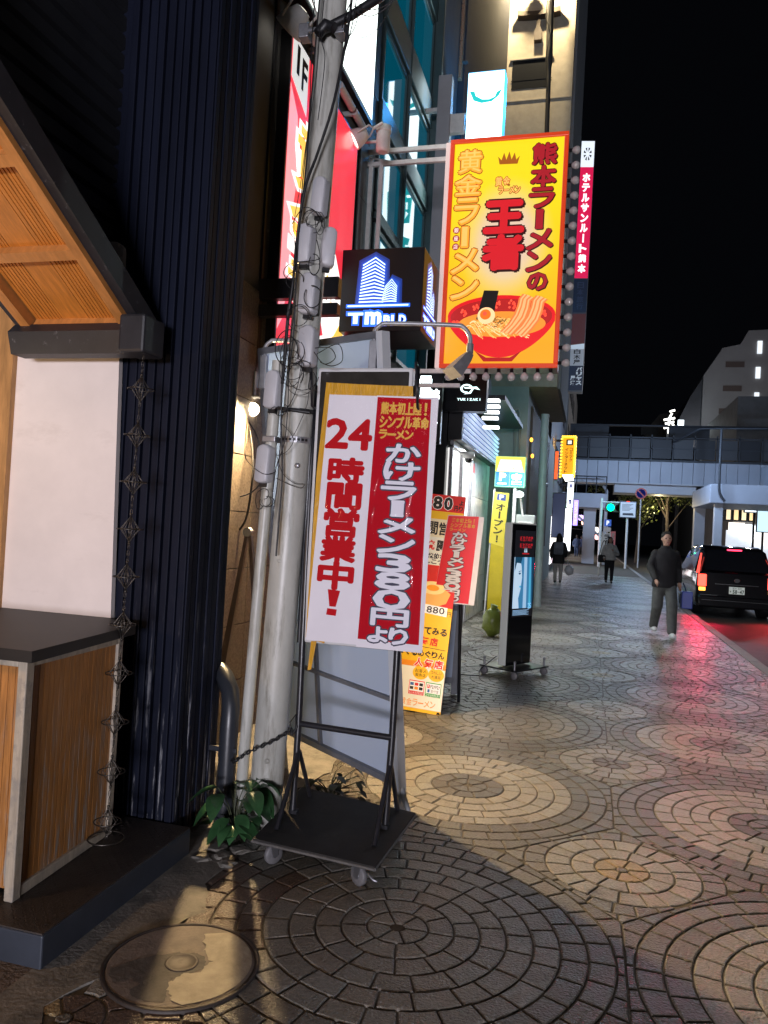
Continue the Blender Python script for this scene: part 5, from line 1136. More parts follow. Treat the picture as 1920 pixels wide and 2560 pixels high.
part(rm, 'price_lettering', q, pm); q = MB(); write(q, row('24時間営業', .22, .128, .97, .19), FM, .004, .03, ik); write(q, [('統', .52, .215, .66, .262)], FM, .004, .03, rd); write(q, [('豚', .68, .213, .81, .265), ('骨', .83, .215, .96, .268)], FM, .004, .05, ik); write(q, row('伝統的な', .50, .275, .82, .302), FM, .004, .03, ik); write(q, row('とんこつ', .46, .305, .80, .325), FM, .004, .03, ik)
write(q, row('880', .64, .519, .90, .550), FM, .0045, .01, 7); write(q, [('円', .935, .535, .985, .555)], FM, .004, .0, ik)
write(q, row('食べてみる', .42, .615, .97, .648), FM, .004, .03, ik); write(q, row('人気店', .48, .66, .86, .698), FM, .004, .03, rd); write(q, row('ぐるめぐりん', .40, .722, .97, .752), FM, .004, .03, ik); write(q, row('人気店', .55, .758, .97, .798), FM, .004, .03, wh, .05); write(q, row('人気店', .55, .758, .97, .798), FM, .005, .03, rd)
q.flat([(.3, .7), (.97, .71), (.97, .7122), (.3, .7025)], FM, .004, ik)
write(q, row('お客人', .58, .808, .75, .824), FM, .004, .0, ik); write(q, row('販売店', .59, .828, .74, .843), FM, .004, .0, ik); write(q, row('うれしい', .80, .808, .96, .822), FM, .004, .0, ik); write(q, row('大満足', .81, .828, .95, .842), FM, .004, .0, ik)
part(rm, 'menu_lettering', q, pm); q = MB()
for i, (u, v, mi) in enumerate(((.535, .872, 10), (.60, .872, 1), (.665, .872, ik), (.535, .890, ik), (.60, .890, 8), (.665, .890, ik))): q.flat([(u, v), (u + .05, v), (u + .05, v + .013), (u, v + .013)], FM, .004, mi)
q.flat([(.775, .871), (.81, .871), (.81, .887), (.775, .887)], FM, .004, rd); write(q, [('P', .785, .873, .80, .885)], FM, .005, .04, wh); write(q, row('PayPay', .82, .872, .955, .888), FM, .004, .0, ik); q.flat([(.785, .892), (.815, .892), (.815, .906), (.785, .906)], FM, .004, 10); write(q, row('支付宝', .83, .892, .94, .906), FM, .004, .0, ik)
write(q, row('クレジットカード使えます', .525, .912, .73, .923), FM, .004, .0, wh); write(q, row('コード決済使えます', .76, .912, .965, .923), FM, .004, .0, wh); part(rm, 'payment_icons', q, pm); q = MB(); write(q, row('黄金ラーメン', .42, .945, .92, .975), FM, .004, .01, 2, .02); write(q, row('黄金ラーメン', .42, .945, .92, .975), FM, .005, -.005, 8)
part(rm, 'shop_name_lettering', q, pm)
a, b, c, d = dY(968, 1112, YR + .05), dY(1046, 1117, YR + .05), dY(936, 1300, YR + .05), dY(1024, 1308, YR + .05); FR2 = quadmap(a, b, c, d)
q = MB(); q.prism([(0, 0), (1, 0), (1, 1), (0, 1)], FR2, .002, .0, 0); q.flat([(.02, .01), (.86, .0), (.86, .99), (.0, .98)], FR2, .004, 1); q.flat([(.86, .0), (1, .0), (1, 1), (.86, 1)], FR2, .003, 0)
B2 = [(ch, .18 + (u0 - .54) * 1.3, v0, .18 + (u1 - .54) * 1.3, v1, *r_) for ch, u0, v0, u1, v1, *r_ in B38]
write(q, row('熊本初上陸！', .12, .03, .80, .08), FR2, .006, .03, 3); write(q, row('シンプル革命', .11, .09, .80, .135), FR2, .006, .03, 3); write(q, row('ラーメン', .10, .145, .55, .18), FR2, .006, .03, 3); write(q, B2, FR2, .0055, .0, 4, fat=.026); write(q, B2, FR2, .0068, .0, 2, fat=.010)
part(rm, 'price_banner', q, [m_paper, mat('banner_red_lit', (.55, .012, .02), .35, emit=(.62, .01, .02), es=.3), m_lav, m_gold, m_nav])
q = MB(); q.tube([br2 + Vector((-.02, .03, .02)), br2 + Vector((-.02, .0, -.0)) - Vector((0, 0, br2.z))], .016, 8); q.tube([bl2 + Vector((.02, .03, .02)), Vector((bl2.x + .02, bl2.y, 0))], .016, 8); q.tube([tr2 + Vector((-.03, .03, -.05)), (tr2.x - .03, YR + .52, 0)], .015, 8); q.tube([tl + Vector((.03, .03, -.05)), (tl.x + .03, YR + .52, 0)], .015, 8); part(rm, 'leg', q, m_bmetal)
# dark framed stand right behind
YF = 7.25
ff = thing('dark_frame_stand', 'dark framed stand with a pale blue panel right behind the menu board', 'sign board', (-1.25, YF, 0)); a, b, c, d = dY(930, 1290, YF), dY(1002, 1290, YF), dY(905, 1470, YF), dY(990, 1470, YF); FFs = quadmap(a, b, c, d)
q = MB(); q.prism([(0, -.6), (.9, -.6), (.9, 1), (0, 1)], FFs, 0, -.02); part(ff, 'panel', q, mat('stand_panel_blue', (.30, .36, .46), .4, var=.2, vs=3))
q = MB()
for (u0, v0, u1, v1) in ((.84, -.7, 1.0, 1.16), (-.05, -.7, .06, 1.16), (.0, .10, .9, .16), (.0, .96, .9, 1.03), (0, -.68, .9, -.6)): q.prism([(u0, v0), (u1, v0), (u1, v1), (u0, v1)], FFs, .02, -.03)
part(ff, 'frame', q, m_bfr)

# ================================================================== digital totem
kp = gnd(1282, 1690); kz = 1.66
kk = thing('digital_totem', 'slim black digital signage totem with white edge on a castor base', 'display totem', (kp.x, kp.y, 0), R(-58))
# local: x along the screen normal's left, -y = screen normal ; the box is turned so that its narrow white edge shows left
W_, T_ = .46, .115; yb0, yb1 = -T_ / 2, T_ / 2
root = kk
fq = lambda u, v, d: Vector((-W_ / 2 + W_ * u, yb0 - d, .12 + (kz - .12) * (1 - v)))
kk.rotation_euler = (0, 0, R(60)); kk.location = (kp.x + .0, kp.y + .12, 0)
q = MB(); q.bbox((-W_ / 2 + .004, yb0 + .004, .115), (W_ / 2 - .004, yb1 - .004, kz), .01); part(kk, 'body', q, mat('totem_black', (.006, .006, .008), .12, coat=.4), local=True)
q = MB(); q.bbox((-W_ / 2 - .012, yb0 + .012, .12), (-W_ / 2 + .006, yb1 - .012, kz + .004), .006); q.bbox((-W_ / 2, yb0 + .012, kz - .002), (W_ / 2, yb1 - .012, kz + .012), .004); part(kk, 'edge_trim', q, mat('totem_white', (.70, .74, .68), .35), local=True)
kc = [glow('scr_black', (.012, .012, .016), .6), glow('scr_blue', (.05, .22, .42), .75), glow('scr_pale', (.36, .56, .78), .8), glow('scr_dark', (.01, .06, .12), .7), glow('scr_red', (.60, .02, .03), .6), glow('scr_skin', (.50, .66, .82), .85), glow('scr_text', (.35, .6, .9), .9), glow('scr_cyan', (.08, .45, .66), .8)]
q = MB(); q.flat([(.10, .045), (.92, .045), (.92, .66), (.10, .66)], fq, .002, 0); q.flat([(.10, .235), (.92, .235), (.92, .60), (.10, .60)], fq, .004, 1)
q.flat([(.10, .235), (.30, .235), (.40, .30), (.44, .38), (.40, .46), (.32, .53), (.36, .60), (.10, .60)], fq, .005, 5); q.flat([(.12, .235), (.42, .235), (.36, .28), (.20, .275), (.12, .34)], fq, .006, 3); q.flat([(.5, .235), (.62, .235), (.66, .60), (.52, .60)], fq, .005, 2); q.flat([(.72, .235), (.78, .235), (.84, .60), (.76, .60)], fq, .005, 7); q.flat([(.80, .235), (.92, .235), (.92, .6), (.88, .6)], fq, .0055, 3)
q.flat(ell(.33, .352, .045, .007, n=14), fq, .007, 3); q.flat([(.28, .335), (.39, .33), (.39, .334), (.28, .340)], fq, .007, 3); q.flat(ell(.37, .445, .035, .008, n=14), fq, .007, 7)
for v in (.085, .135): write(q, row('新生活応援', .28, v, .82, v + .035), fq, .006, .03, 4)
q.flat([(.47, .20), (.5, .165), (.53, .20)], fq, .006, 5); q.flat([(.54, .20), (.57, .165), (.60, .20)], fq, .006, 5); q.flat([(.40, .205), (.68, .205), (.68, .214), (.40, .214)], fq, .006, 4); write(q, row('25', .72, .565, .86, .605), fq, .008, .0, 6)
for k in range(5): q.flat([(.12, .612 + k * .008), (.78 - .08 * (k % 2), .612 + k * .008), (.78 - .08 * (k % 2), .615 + k * .008), (.12, .615 + k * .008)], fq, .006, 6)
part(kk, 'screen', q, kc, local=True)
q = MB(); q.bbox((-.32, -.24, .085), (.32, .24, .10), .006); part(kk, 'base_plate', q, m_bmetal, local=True)
q = MB()
q.tube(smooth([(-.2, .1, .2), (-.35, .2, .05), (-.5, .1, .02), (-.62, .25, .012)], 5), .006, 6); part(kk, 'power_lead', q, m_black, local=True)
for sx_, sy_ in ((-.28, -.2), (.28, -.2), (-.28, .2), (.28, .2)):
    q = MB(); q.lathe([(.012, -.014), (.042, -.014), (.042, .014), (.012, .014)], (0, 0, 0), 16, M=Matrix.Translation((sx_, sy_, .042)) @ Matrix.Rotation(R(90), 4, 'Y')); q.tube([(sx_, sy_, .05), (sx_, sy_, .17)], .013, 8, 1); q.ball((sx_, sy_, .18), .018, 5, 1); part(kk, 'castor', q, [m_tyre, m_zinc], local=True)
# ================================================================== tall hotel sign pylon
YH_ = 18.2
hp = thing('hotel_sign_tower', 'tall narrow stack of blade signs, lit red hotel sign at the top', 'sign', dY(1255, 840, YH_))
def blade(px0, px1, py0, py1, lean=0.0): # returns plane of a blade sign between pixel rows
    return quadmap(dY(px0[0], py0, YH_), dY(px1[0], py0, YH_), dY(px0[1], py1, YH_), dY(px1[1], py1, YH_))
def xl(y): return 1257 - (y - 305) * .0545
def xr_(y): return 1285 - (y - 305) * .052
def seg(y0, y1): return quadmap(dY(xl(y0), y0, YH_), dY(xr_(y0), y0, YH_), dY(xl(y1), y1, YH_), dY(xr_(y1), y1, YH_))
S1, S2, S3, S4, S5, S6 = seg(305, 361), seg(361, 601), seg(603, 675), seg(678, 745), seg(752, 790), seg(790, 843)
sq = [(0, 0), (1, 0), (1, 1), (0, 1)]
q = MB(); Sall = seg(303, 846); q.prism([(-.03, 0), (1.03, 0), (1.03, 1), (-.03, 1)], Sall, -.002, -.3); part(hp, 'case', q, mat('pylon_case', (.10, .10, .11), .4, var=.2, vs=5))
q = MB(); q.flat(sq, S1, .002); part(hp, 'emblem_panel', q, glow('hotel_white', (.86, .92, 1), .95)); q = MB()
for k in range(8):
    a = k * math.pi / 4 + .39; q.flat([(.5 + .32 * math.cos(a - .22), .5 + .26 * math.sin(a - .22)), (.5 + .32 * math.cos(a + .22), .5 + .26 * math.sin(a + .22)), (.5 + .10 * math.cos(a), .5 + .08 * math.sin(a))], S1, .008)
part(hp, 'emblem', q, mat('emblem_grey', (.05, .05, .06), .5))
q = MB(); q.flat(sq, S2, .002); part(hp, 'red_panel', q, glow('hotel_red', (.62, .01, .07), 1.0)); q = MB(); write(q, column('ホテルサンルート熊本', .2, .05, .8, .96, .08), S2, .008, .05); part(hp, 'lettering', q, glow('hotel_letters', (1, .93, .95), 1.3))
m_pd = mat('pylon_dark', (.02, .022, .04), .35, emit=(.02, .03, .08), es=.12); q = MB(); q.flat(sq, S3, .002); part(hp, 'navy_panel', q, m_pd); q = MB(); q.flat(sq, S6, .002); part(hp, 'navy_panel', q, m_pd); q = MB(); q.flat(sq, S4, .002); part(hp, 'brown_panel', q, mat('pylon_brown', (.10, .03, .02), .4, emit=(.12, .02, .01), es=.25))
q = MB(); q.flat(sq, S5, .002); part(hp, 'pale_panel', q, mat('pylon_pale', (.42, .44, .48), .4, emit=(.6, .64, .75), es=.14))
q = MB(); write(q, column('日本旅行', .25, .08, .75, .92), S3, .008, .02); part(hp, 'faint_lettering', q, mat('pylon_faint', (.06, .07, .12), .5)); q = MB(); write(q, column('白木屋', .25, .05, .75, .95), S5, .008, .03); part(hp, 'dark_lettering', q, m_black); q = MB(); write(q, column('パリヤス', .5, .05, .95, .8), S6, .008, .05); write(q, column('居酒', .1, .4, .45, .8), S6, .008, .05); part(hp, 'pale_lettering', q, glow('pylon_letters', (.6, .65, .72), .35))
q = MB(); q.flat([(0, .3), (1, .0), (1, 1), (0, 1)], seg(742, 754), .004); part(hp, 'lit_gap', q, glow('pylon_gap', (.6, .7, .8), .5)); q = MB(); a = dY(1238, 860, YH_ + .3); q.box((a.x - .1, YH_ + .2, a.z + .2), (a.x + .16, YH_ + .5, a.z + .9)); part(hp, 'mount', q, m_bmetal)

# ================================================================== houses further along on the left
def house(name, label, x0, x1, y0, y1, h, m, wins=None):
    t = thing(name, label, 'building', (x1, y0, 0)); q = MB(); q.box((x0, y0, 0), (x1, y1, h)); part(t, 'wall', q, m); return t
m_fardark = mat('far_wall', (.07, .07, .08), .7, var=.2, vs=1.5); m_farpale = mat('far_pale', (.22, .21, .20), .7, var=.2, vs=1.5)
h1 = house('street_house', 'dark house beyond the tower house with lit ground floor shops', -9, -1.7, 31.5, 46, 16, m_fardark)
h2 = house('street_house', 'pale house at the far end of the left pavement past the bridge', -9, -1.75, 51, 75, 14, m_farpale)
for t, y0, y1, xx in ((h1, 31.8, 45.8, -1.7), (h2, 51.2, 74, -1.75)):
    k = 0; y = y0
    while y < y1 - 1.5:
        q = MB(); q.box((xx - .05, y, .15), (xx + .03, y + 2.0, 2.5)); f_ = part(t, 'shop_window', q, m_bmetal)
        q = MB(); q.quad((xx + .035, y + .1, .3), (xx + .035, y + 1.9, .3), (xx + .035, y + 1.9, 2.4), (xx + .035, y + .1, 2.4)); part(f_, 'pane', q, glow('shop_glow_%d' % (k % 3), ((1, .92, .80), (.9, .95, 1), (1, .72, .82))[k % 3], (2.0, 3.0, 2.2)[k % 3])); y += 2.3; k += 1
    for fl_ in range(3):
        for j in range(4):
            q = MB(); yy = y0 + 1 + j * 3.2; q.box((xx - .02, yy, 4.2 + fl_ * 3.3), (xx + .02, yy + 1.8, 5.7 + fl_ * 3.3)); part(t, 'upper_window', q, mat('far_window', (.015, .018, .025), .2))
def box_sign(name, label, px0, px1, py0, py1, y, col, s, text=None, tcol=None, th=.25, lean=.055):
    a, b, c, d = dY(px0, py0, y), dY(px1, py0, y), dY(px0 - lean * (py1 - py0), py1, y), dY(px1 - lean * (py1 - py0), py1, y)
    t = thing(name, label, 'sign', ((c.x + d.x) / 2, y, c.z)); F2 = quadmap(a, b, c, d)
    q = MB(); q.prism([(-.05, -.02), (1.05, -.02), (1.05, 1.02), (-.05, 1.02)], F2, -.004, -th); part(t, 'sign_case', q, m_bmetal)
    q = MB(); q.flat(sq, F2, .0); part(t, 'lit_face', q, glow(name + '_face_%d' % int(px0 * 7 + py0), col, s))
    if text:
        q = MB(); write(q, column(text, .18, .05, .82, .95), F2, .02, .05); part(t, 'lettering', q, glow(name + '_text_%d' % int(px0 * 7 + py0), tcol, .6) if max(tcol) > .1 else m_black)
    q = MB(); q.box((-2.6, y + .05, a.z - .2), (min(a.x, c.x), y + .12, a.z - .1)); part(t, 'bracket', q, m_bmetal)
    return t, F2
YC = 36.0
t, F2 = box_sign('orange_blade_sign', 'orange vertical cafe sign edged with yellow bulbs at the bridge end', 1216, 1243, 945, 1030, YC, (1.0, .42, .01), 1.0)
q = MB(); q.flat([(.30, .05), (.85, .05), (.85, .2), (.30, .2)], F2, .02); q.flat([(.42, .08), (.73, .08), (.73, .17), (.42, .17)], F2, .03, 1); part(t, 'emblem', q, [m_black, glow('emblem_pale', (1, .95, .8), 1.2)])
q = MB(); write(q, column('コミック', .60, .26, .85, .62), F2, .03, .02); write(q, column('インターネット', .22, .26, .50, .92), F2, .03, .02); part(t, 'lettering', q, m_black)
q = MB()
for k in range(26):
    v = k / 25
    for u in ((-.06, 1.04) if k % 2 else (1.06,)): q.ball(F2(u, v, .05), .05, 4)
for k in range(7): q.ball(F2(k / 6, -.02, .05), .05, 4)
part(t, 'edge_bulb', q, glow('yellow_bulbs', (1, .62, .05), 3))
q = MB(); q.flat([(.1, .95), (1.0, .95), (1.05, 1.1), (.4, 1.12)], F2, .06); part(t, 'foot_light', q, glow('sign_foot_white', (1, .96, .9), 4))
box_sign('navy_blade_sign', 'unlit navy blade sign hanging below and left of the orange sign', 1196, 1222, 1066, 1160, 33.0, (.02, .035, .10), .5)
box_sign('white_blade_sign', 'bright white vertical sign under the orange blade sign', 1227, 1240, 1042, 1098, 41.0, (.92, .96, 1), 2.6, '居酒屋', (.1, .1, .3))
box_sign('white_blade_sign', 'glaring bluish white sign lower on the far left shop row', 1221, 1236, 1098, 1190, 37.5, (.90, .95, 1), 2.8)
box_sign('violet_blade_sign', 'violet and white narrow sign left of the bridge column', 1240, 1250, 1080, 1135, 44.0, (.42, .30, 1), 1.8, 'カラオケ', (1, 1, 1))
box_sign('pink_blade_sign', 'small pink sign with white letters on the far left shops', 1198, 1212, 1115, 1150, 35.0, (.95, .35, .38), 1.1, '焼鳥', (1, 1, 1))
box_sign('orange_red_sign', 'thin red neon strip sign left of the orange blade sign', 1200, 1207, 975, 1035, 34.5, (1, .14, .03), 1.2)
box_sign('pale_blade_sign', 'white lit sign box low at the left house front', 1186, 1199, 1155, 1200, 33.5, (1, .95, .95), 2.0)
for k, (px, py, c, s) in enumerate(((1262, 1128, (1, .55, .4), 3), (1270, 1120, (1, .8, .6), 3), (1255, 1118, (.6, .4, 1), 3), (1278, 1140, (1, .6, .5), 2.5), (1288, 1145, (1, .85, .7), 3), (1264, 1150, (1, .9, .8), 3), (1290, 1160, (1, .5, .45), 2.5))):
    p = dY(px, py, 58 + k); t = thing('shop_lantern', ['salmon lantern left of the bridge column', 'pale lantern up behind the bridge column', 'violet lantern beside the violet sign', 'rosy lantern right below the bridge brace', 'warm white lantern nearest the slim pole', 'warm lantern low over the walkers', 'red lantern low by the banner'][k], 'lantern', p, 0, 'lanterns at the far shops')
    q = MB(); q.lathe([(.05, -.22), (.16, -.18), (.2, 0), (.16, .18), (.05, .22)], tuple(p), 12); part(t, 'shade', q, glow('lantern_%d' % k, c, s)); q = MB(); q.tube([p + Vector((0, 0, .22)), p + Vector((0, 0, .5)), p + Vector((-2.2 - p.x, 0, .6))], .02, 6); part(t, 'bracket', q, m_bmetal)

# ================================================================== footbridge
YG = 48.0
m_gird = mat('bridge_paint', (.52, .56, .64), .5, var=.08, vs=.8, bump=.03); m_girdw = mat('bridge_white', (.60, .62, .66), .5, var=.06, vs=1); m_rail = mat('bridge_rail', (.045, .05, .06), .5)
g0, g1, g2 = dY(1240, 990, YG), dY(1659, 1007, YG), dY(1250, 1044, YG)
zt, zb, gx0 = (g0.z + g1.z) / 2, g2.z + .1, dY(1225, 1000, YG).x
br = thing('footbridge', 'pale blue steel footbridge crossing the road with railing, columns and stair landings', 'bridge', (4.5, YG, 0))
q = MB(); x = gx0
while x < 30: q.bbox((x + .008, YG, zb), (x + .592, YG + .3, zt), .012); x += .6
q.box((gx0, YG + .3, zb + .1), (30, YG + 3.2, zt - .2)); part(br, 'girder', q, m_gird)
q = MB(); q.bbox((dY(1328, 1040, YG).x, YG + .3, zb - .55), (dY(1532, 1050, YG).x, YG + 2.6, zb), .03); q.box((gx0, YG - .12, zb - .02), (30, YG + .02, zb + .06)); part(br, 'under_beam', q, m_girdw)
q = MB(); q.box((gx0, YG - .05, zt), (30, YG + .1, zt + .12)); q.box((gx0, YG - .02, zt + 1.38), (30, YG + .06, zt + 1.46)); q.box((gx0, YG - .02, zt + .75), (30, YG + .03, zt + .80)); x = gx0; k = 0
while x < 30: q.box((x, YG - .02, zt), (x + .07, YG + .05, zt + 1.6)); x += 1.2
part(br, 'railing', q, m_rail)
q = MB(); x = gx0; k = 0
while x < 30:
    q.quad((x + .1, YG + .08, zt + .2), (x + 1.15, YG + .08, zt + .2), (x + 1.15, YG + .08, zt + 1.35), (x + .1, YG + .08, zt + 1.35), k % 2); x += 1.2; k += 1
part(br, 'railing_panel', q, [mat('rail_panel_grey', (.028, .03, .036), .5), mat('rail_panel_pale', (.07, .073, .08), .5)])
q = MB(); x = gx0; k = 0
while x < 30: 
    if k % 5 < 2: q.box((x, YG + 3.0, zt + 1.7), (x + 1.2, YG + 3.1, zt + 2.5))
    x += 1.2; k += 1
q.box((gx0, YG + 2.9, zt + 2.5), (30, YG + 3.2, zt + 2.6)); part(br, 'rear_screen', q, m_rail)
la, lb, lc = dY(1205, 1066, YG + 1), dY(1308, 1068, YG + 1), dY(1300, 1100, YG + 1)
q = MB(); q.bbox((la.x, YG - .8, lc.z), (lb.x, YG + 1.6, la.z), .03); part(br, 'landing', q, m_gird)
q = MB(); q.tube([(la.x, YG - .8, la.z + 1.0), (lb.x, YG - .8, la.z + 1.0), (lb.x, YG - .8, la.z)], .04, 6); q.tube([(la.x, YG - .8, la.z + .5), (lb.x, YG - .8, la.z + .5)], .025, 6)
for k in range(6): x = la.x + (lb.x - la.x) * k / 5; q.tube([(x, YG - .8, la.z), (x, YG - .8, la.z + 1.0)], .03, 6)
part(br, 'landing_rail', q, m_rail)
ca_, cb_ = dY(1272, 1150, YG), dY(1306, 1150, YG)
q = MB(); q.bbox((ca_.x - .36, YG - .2, 0), (ca_.x + .36, YG + .4, lc.z), .03); part(br, 'column', q, m_girdw)
q = MB(); q.tube([(ca_.x - 1.2, YG, lc.z - .05), (cb_.x + .1, YG, lc.z - 2.0)], .07, 8); q.tube([(cb_.x, YG - .3, 0), (cb_.x, YG - .3, la.z + .2), (cb_.x - .2, YG - .3, la.z + .5)], .10, 10); part(br, 'brace', q, m_girdw)
q = MB(); p = dY(1515, 1080, YG); q.bbox((p.x - .3, YG + .3, 0), (p.x + .3, YG + .9, zb), .03); part(br, 'column', q, m_girdw)
sa, sb_, sc = dY(1528, 1058, 42), dY(1659, 1048, 42), dY(1570, 1090, 42)
q = MB(); q.bbox((sa.x, 41, sc.z), (sa.x + 9, 47.9, sa.z + .25), .04); q.bbox((sa.x + 3.4, 43.5, sa.z + .2), (sa.x + 9, 47, zt - .3), .04); part(br, 'stair_landing', q, m_gird)
q = MB(); q.bbox((sa.x + .3, 41.4, 0), (sa.x + .7, 41.8, sc.z), .03); part(br, 'column', q, m_girdw); q = MB(); q.bbox((sa.x + 4.6, 41.4, 0), (sa.x + 5, 41.8, sc.z), .03); part(br, 'column', q, m_girdw)
q = MB(); p = dY(1555, 1000, 41); q.tube(smooth([(p.x, 40.9, zt + 1.0), (p.x, 40.9, zb), (p.x + .05, 40.9, zb - .8), (p.x + .3, 40.9, zb - 1.2)], 5), .06, 8); q.tube([(p.x - 1.6, 47.5, zt + 1.1), (p.x - .5, 45, zt + 1.6), (p.x + 5, 45, zt + 1.7)], .05, 6); part(br, 'stair_rail', q, m_rail)

# ================================================================== shops right of the road, beyond the bridge
rsx = house('corner_shop_building', 'corner building right of the road with warm lit upper windows and bright shopfront', 9.5, 30, 58, 75, 12, m_farpale)
a = dY(1550, 1090, 57.9); b = dY(1632, 1128, 57.9)
q = MB(); q.box((9.3, 57.2, 6.2), (30, 58, 6.6)); part(rsx, 'canopy', q, m_girdw)
for k in range(5):
    x0 = a.x + k * (b.x - a.x) / 5; q = MB(); q.box((x0, 57.9, b.z), (x0 + (b.x - a.x) / 5 - .05, 58, a.z)); f_ = part(rsx, 'window', q, m_bmetal); q = MB(); q.quad((x0 + .1, 57.88, b.z + .1), (x0 + (b.x - a.x) / 5 - .12, 57.88, b.z + .1), (x0 + (b.x - a.x) / 5 - .12, 57.88, a.z - .1), (x0 + .1, 57.88, a.z - .1)); part(f_, 'pane', q, glow('warm_window_%d' % (k % 2), ((1, .72, .36), (1, .80, .50))[k % 2], 1.1))
q = MB(); a = dY(1570, 1145, 57.6); q.box((a.x, 57.6, .4), (a.x + 9, 57.9, a.z)); part(rsx, 'shopfront', q, mat('shopfront_lit', (.6, .64, .7), .4, var=.5, vs=1.2, emit=(.80, .88, 1), es=.8))
for k in range(3):
    q = MB(); a = dY(1575 + k * 26, 1128 + k * 4, 57.3); q.box((a.x, 57.3, a.z - .7 - .3 * k), (a.x + (1.6 if k == 2 else 1.0), 57.5, a.z)); part(rsx, 'shop_sign', q, glow('shop_sign_%d' % k, ((1, .9, .8), (.85, .93, 1), (1, .96, .92))[k], 1.7))
for k, (px, py, w_, h_, c, s, l) in enumerate(((1632, 1068, 1.1, 2.2, (.75, .92, 1), 2.6, 'bluish white upright sign at the right edge above the taxi'), (1650, 1122, .7, 1.5, (.6, .85, 1), 1.2, 'pale blue sign at the right edge close to the taxi'))):
    p = dY(px, py, 52 - k); t = thing('white_shop_sign', l, 'sign', p); q = MB(); q.bbox((p.x - w_ / 2 - .05, 52 - k, p.z - h_ / 2 - .05), (p.x + w_ / 2 + .05, 52.3 - k, p.z + h_ / 2 + .05), .02); part(t, 'sign_case', q, m_bmetal); q = MB(); q.box((p.x - w_ / 2, 51.98 - k, p.z - h_ / 2), (p.x + w_ / 2, 52 - k + .02, p.z + h_ / 2)); part(t, 'lit_face', q, glow('wss_%d' % k, c, s)); q = MB(); q.tube([(p.x, 52.15 - k, p.z - h_ / 2), (p.x, 52.15 - k, 0)], .07, 8); part(t, 'post', q, m_bmetal)
p = dY(1484, 1055, 62); t = thing('yellow_sign_column', 'tall yellow lit sign column seen under the footbridge', 'sign', (p.x + 6, 62, 0)); p = dY(1549 , 1070, 62); q = MB(); pa = dY(1537, 1038, 62); pb_ = dY(1547, 1068, 62)
pa, pb_ = dY(1508, 1050, 62), dY(1518, 1068, 62)
q.box((pa.x, 62, pb_.z), (pb_.x, 62.3, pa.z + .4)); part(t, 'lit_face', q, glow('yellow_col', (1, .72, .05), 2)); q = MB(); q.box((pa.x + .05, 62.3, 0), (pb_.x - .05, 62.5, pa.z)); part(t, 'post', q, m_bmetal)

# ================================================================== big pale block far right and its neighbours
m_block = mat('block_wall', (.30, .29, .29), .8, var=.1, vs=.4, emit=None)
YQ = 85.0
fb = thing('apartment_block', 'big pale block on the right skyline with stepped roof and slim lit windows', 'building', (20, YQ, 0))
pts = [dY(*p, YQ) for p in ((1513, 965), (1514, 930), (1520, 811), (1558, 757), (1560, 752), (1599, 744), (1601, 741), (1618, 714), (1659, 712), (1760, 708), (1800, 965))]
q = MB(); poly = [(p.x, p.z) for p in pts]; poly[0] = (poly[0][0], 0); poly[-1] = (poly[-1][0], 0); q.prism(poly, lambda u, v, d: (u, YQ - d, v), 0, -30); part(fb, 'wall', q, m_block)
q = MB(); a, b = dY(1462, 962, YQ), dY(1500, 962, YQ); pl_ = [dY(*p, YQ) for p in ((1462, 965), (1464, 912), (1492, 856), (1521, 812), (1515, 930), (1513, 965))]; q.prism([(p.x, p.z) for p in pl_], lambda u, v, d: (u, YQ + .5 - d, v), 0, -20); part(fb, 'glazed_side', q, mat('glazed_side', (.05, .055, .065), .3, var=.3, vs=.8))
for px, py, h_ in ((1637, 750, 30), (1633, 805, 27), (1630, 860, 27), (1626, 915, 16)):
    a, b = dY(px, py - h_ * .45, YQ - .1), dY(px + 9, py + h_ * .45, YQ - .1); q = MB(); q.box((a.x, YQ - .15, b.z), (b.x, YQ - .02, a.z)); part(fb, 'slit_window', q, glow('slit_lit', (.85, .93, 1), 1.1))
for px, py in ((1575, 781 + 130 - 15), (1571, 836 + 135), (1580, 781 + 135)): pass
for px, py in ((1588, 787), (1582, 839), (1573, 888)):
    a, b = dY(px - 20, py - 6, YQ - .1), dY(px + 20, py + 6, YQ - .1); q = MB(); q.box((a.x, YQ - .1, b.z), (b.x, YQ - .02, a.z)); part(fb, 'vent_window', q, mat('vent_dark', (.10, .07, .06), .6))
lamp('block_light', 'POINT', (14, 60, 14), 2200, (.95, .92, 1.0), .5)
nb = thing('distant_block', 'dim low block left of the apartment block on the skyline', 'building', (10, 100, 0)); q = MB(); pts = [dY(*p, 100) for p in ((1385, 965), (1395, 930), (1425, 895), (1500, 880), (1500, 965))]; q.prism([(p.x, max(p.z, 0)) for p in pts], lambda u, v, d: (u, 100 - d, v), 0, -20); part(nb, 'wall', q, mat('distant_wall', (.16, .15, .14), .8))
q = MB(); a = dY(1440, 940, 99.9); q.box((a.x - 3, 99.9, a.z), (a.x - 1, 100, a.z + 1)); part(nb, 'window', q, m_rail)
nn = thing('rooftop_neon', 'white neon script sign over the footbridge', 'sign', dY(1444, 938, 78)); q = MB()
for pts in (((1452, 893), (1446, 905), (1444, 936)), ((1434, 907), (1458, 903)), ((1437, 915), (1456, 911)), ((1434, 925), (1457, 919)), ((1445, 933), (1455, 926), (1452, 912)), ((1447, 889), (1458, 886))): q.tube(smooth([dY(x, y, 78) for x, y in pts], 4), .09, 6)
part(nn, 'neon_tube', q, glow('neon_white', (1, .98, .9), 3.5)); q = MB(); q.box((dY(1444, 900, 78.4).x - .1, 78.3, 0), (dY(1444, 900, 78.4).x + .1, 78.5, dY(1444, 900, 78).z)); part(nn, 'mast', q, m_rail)
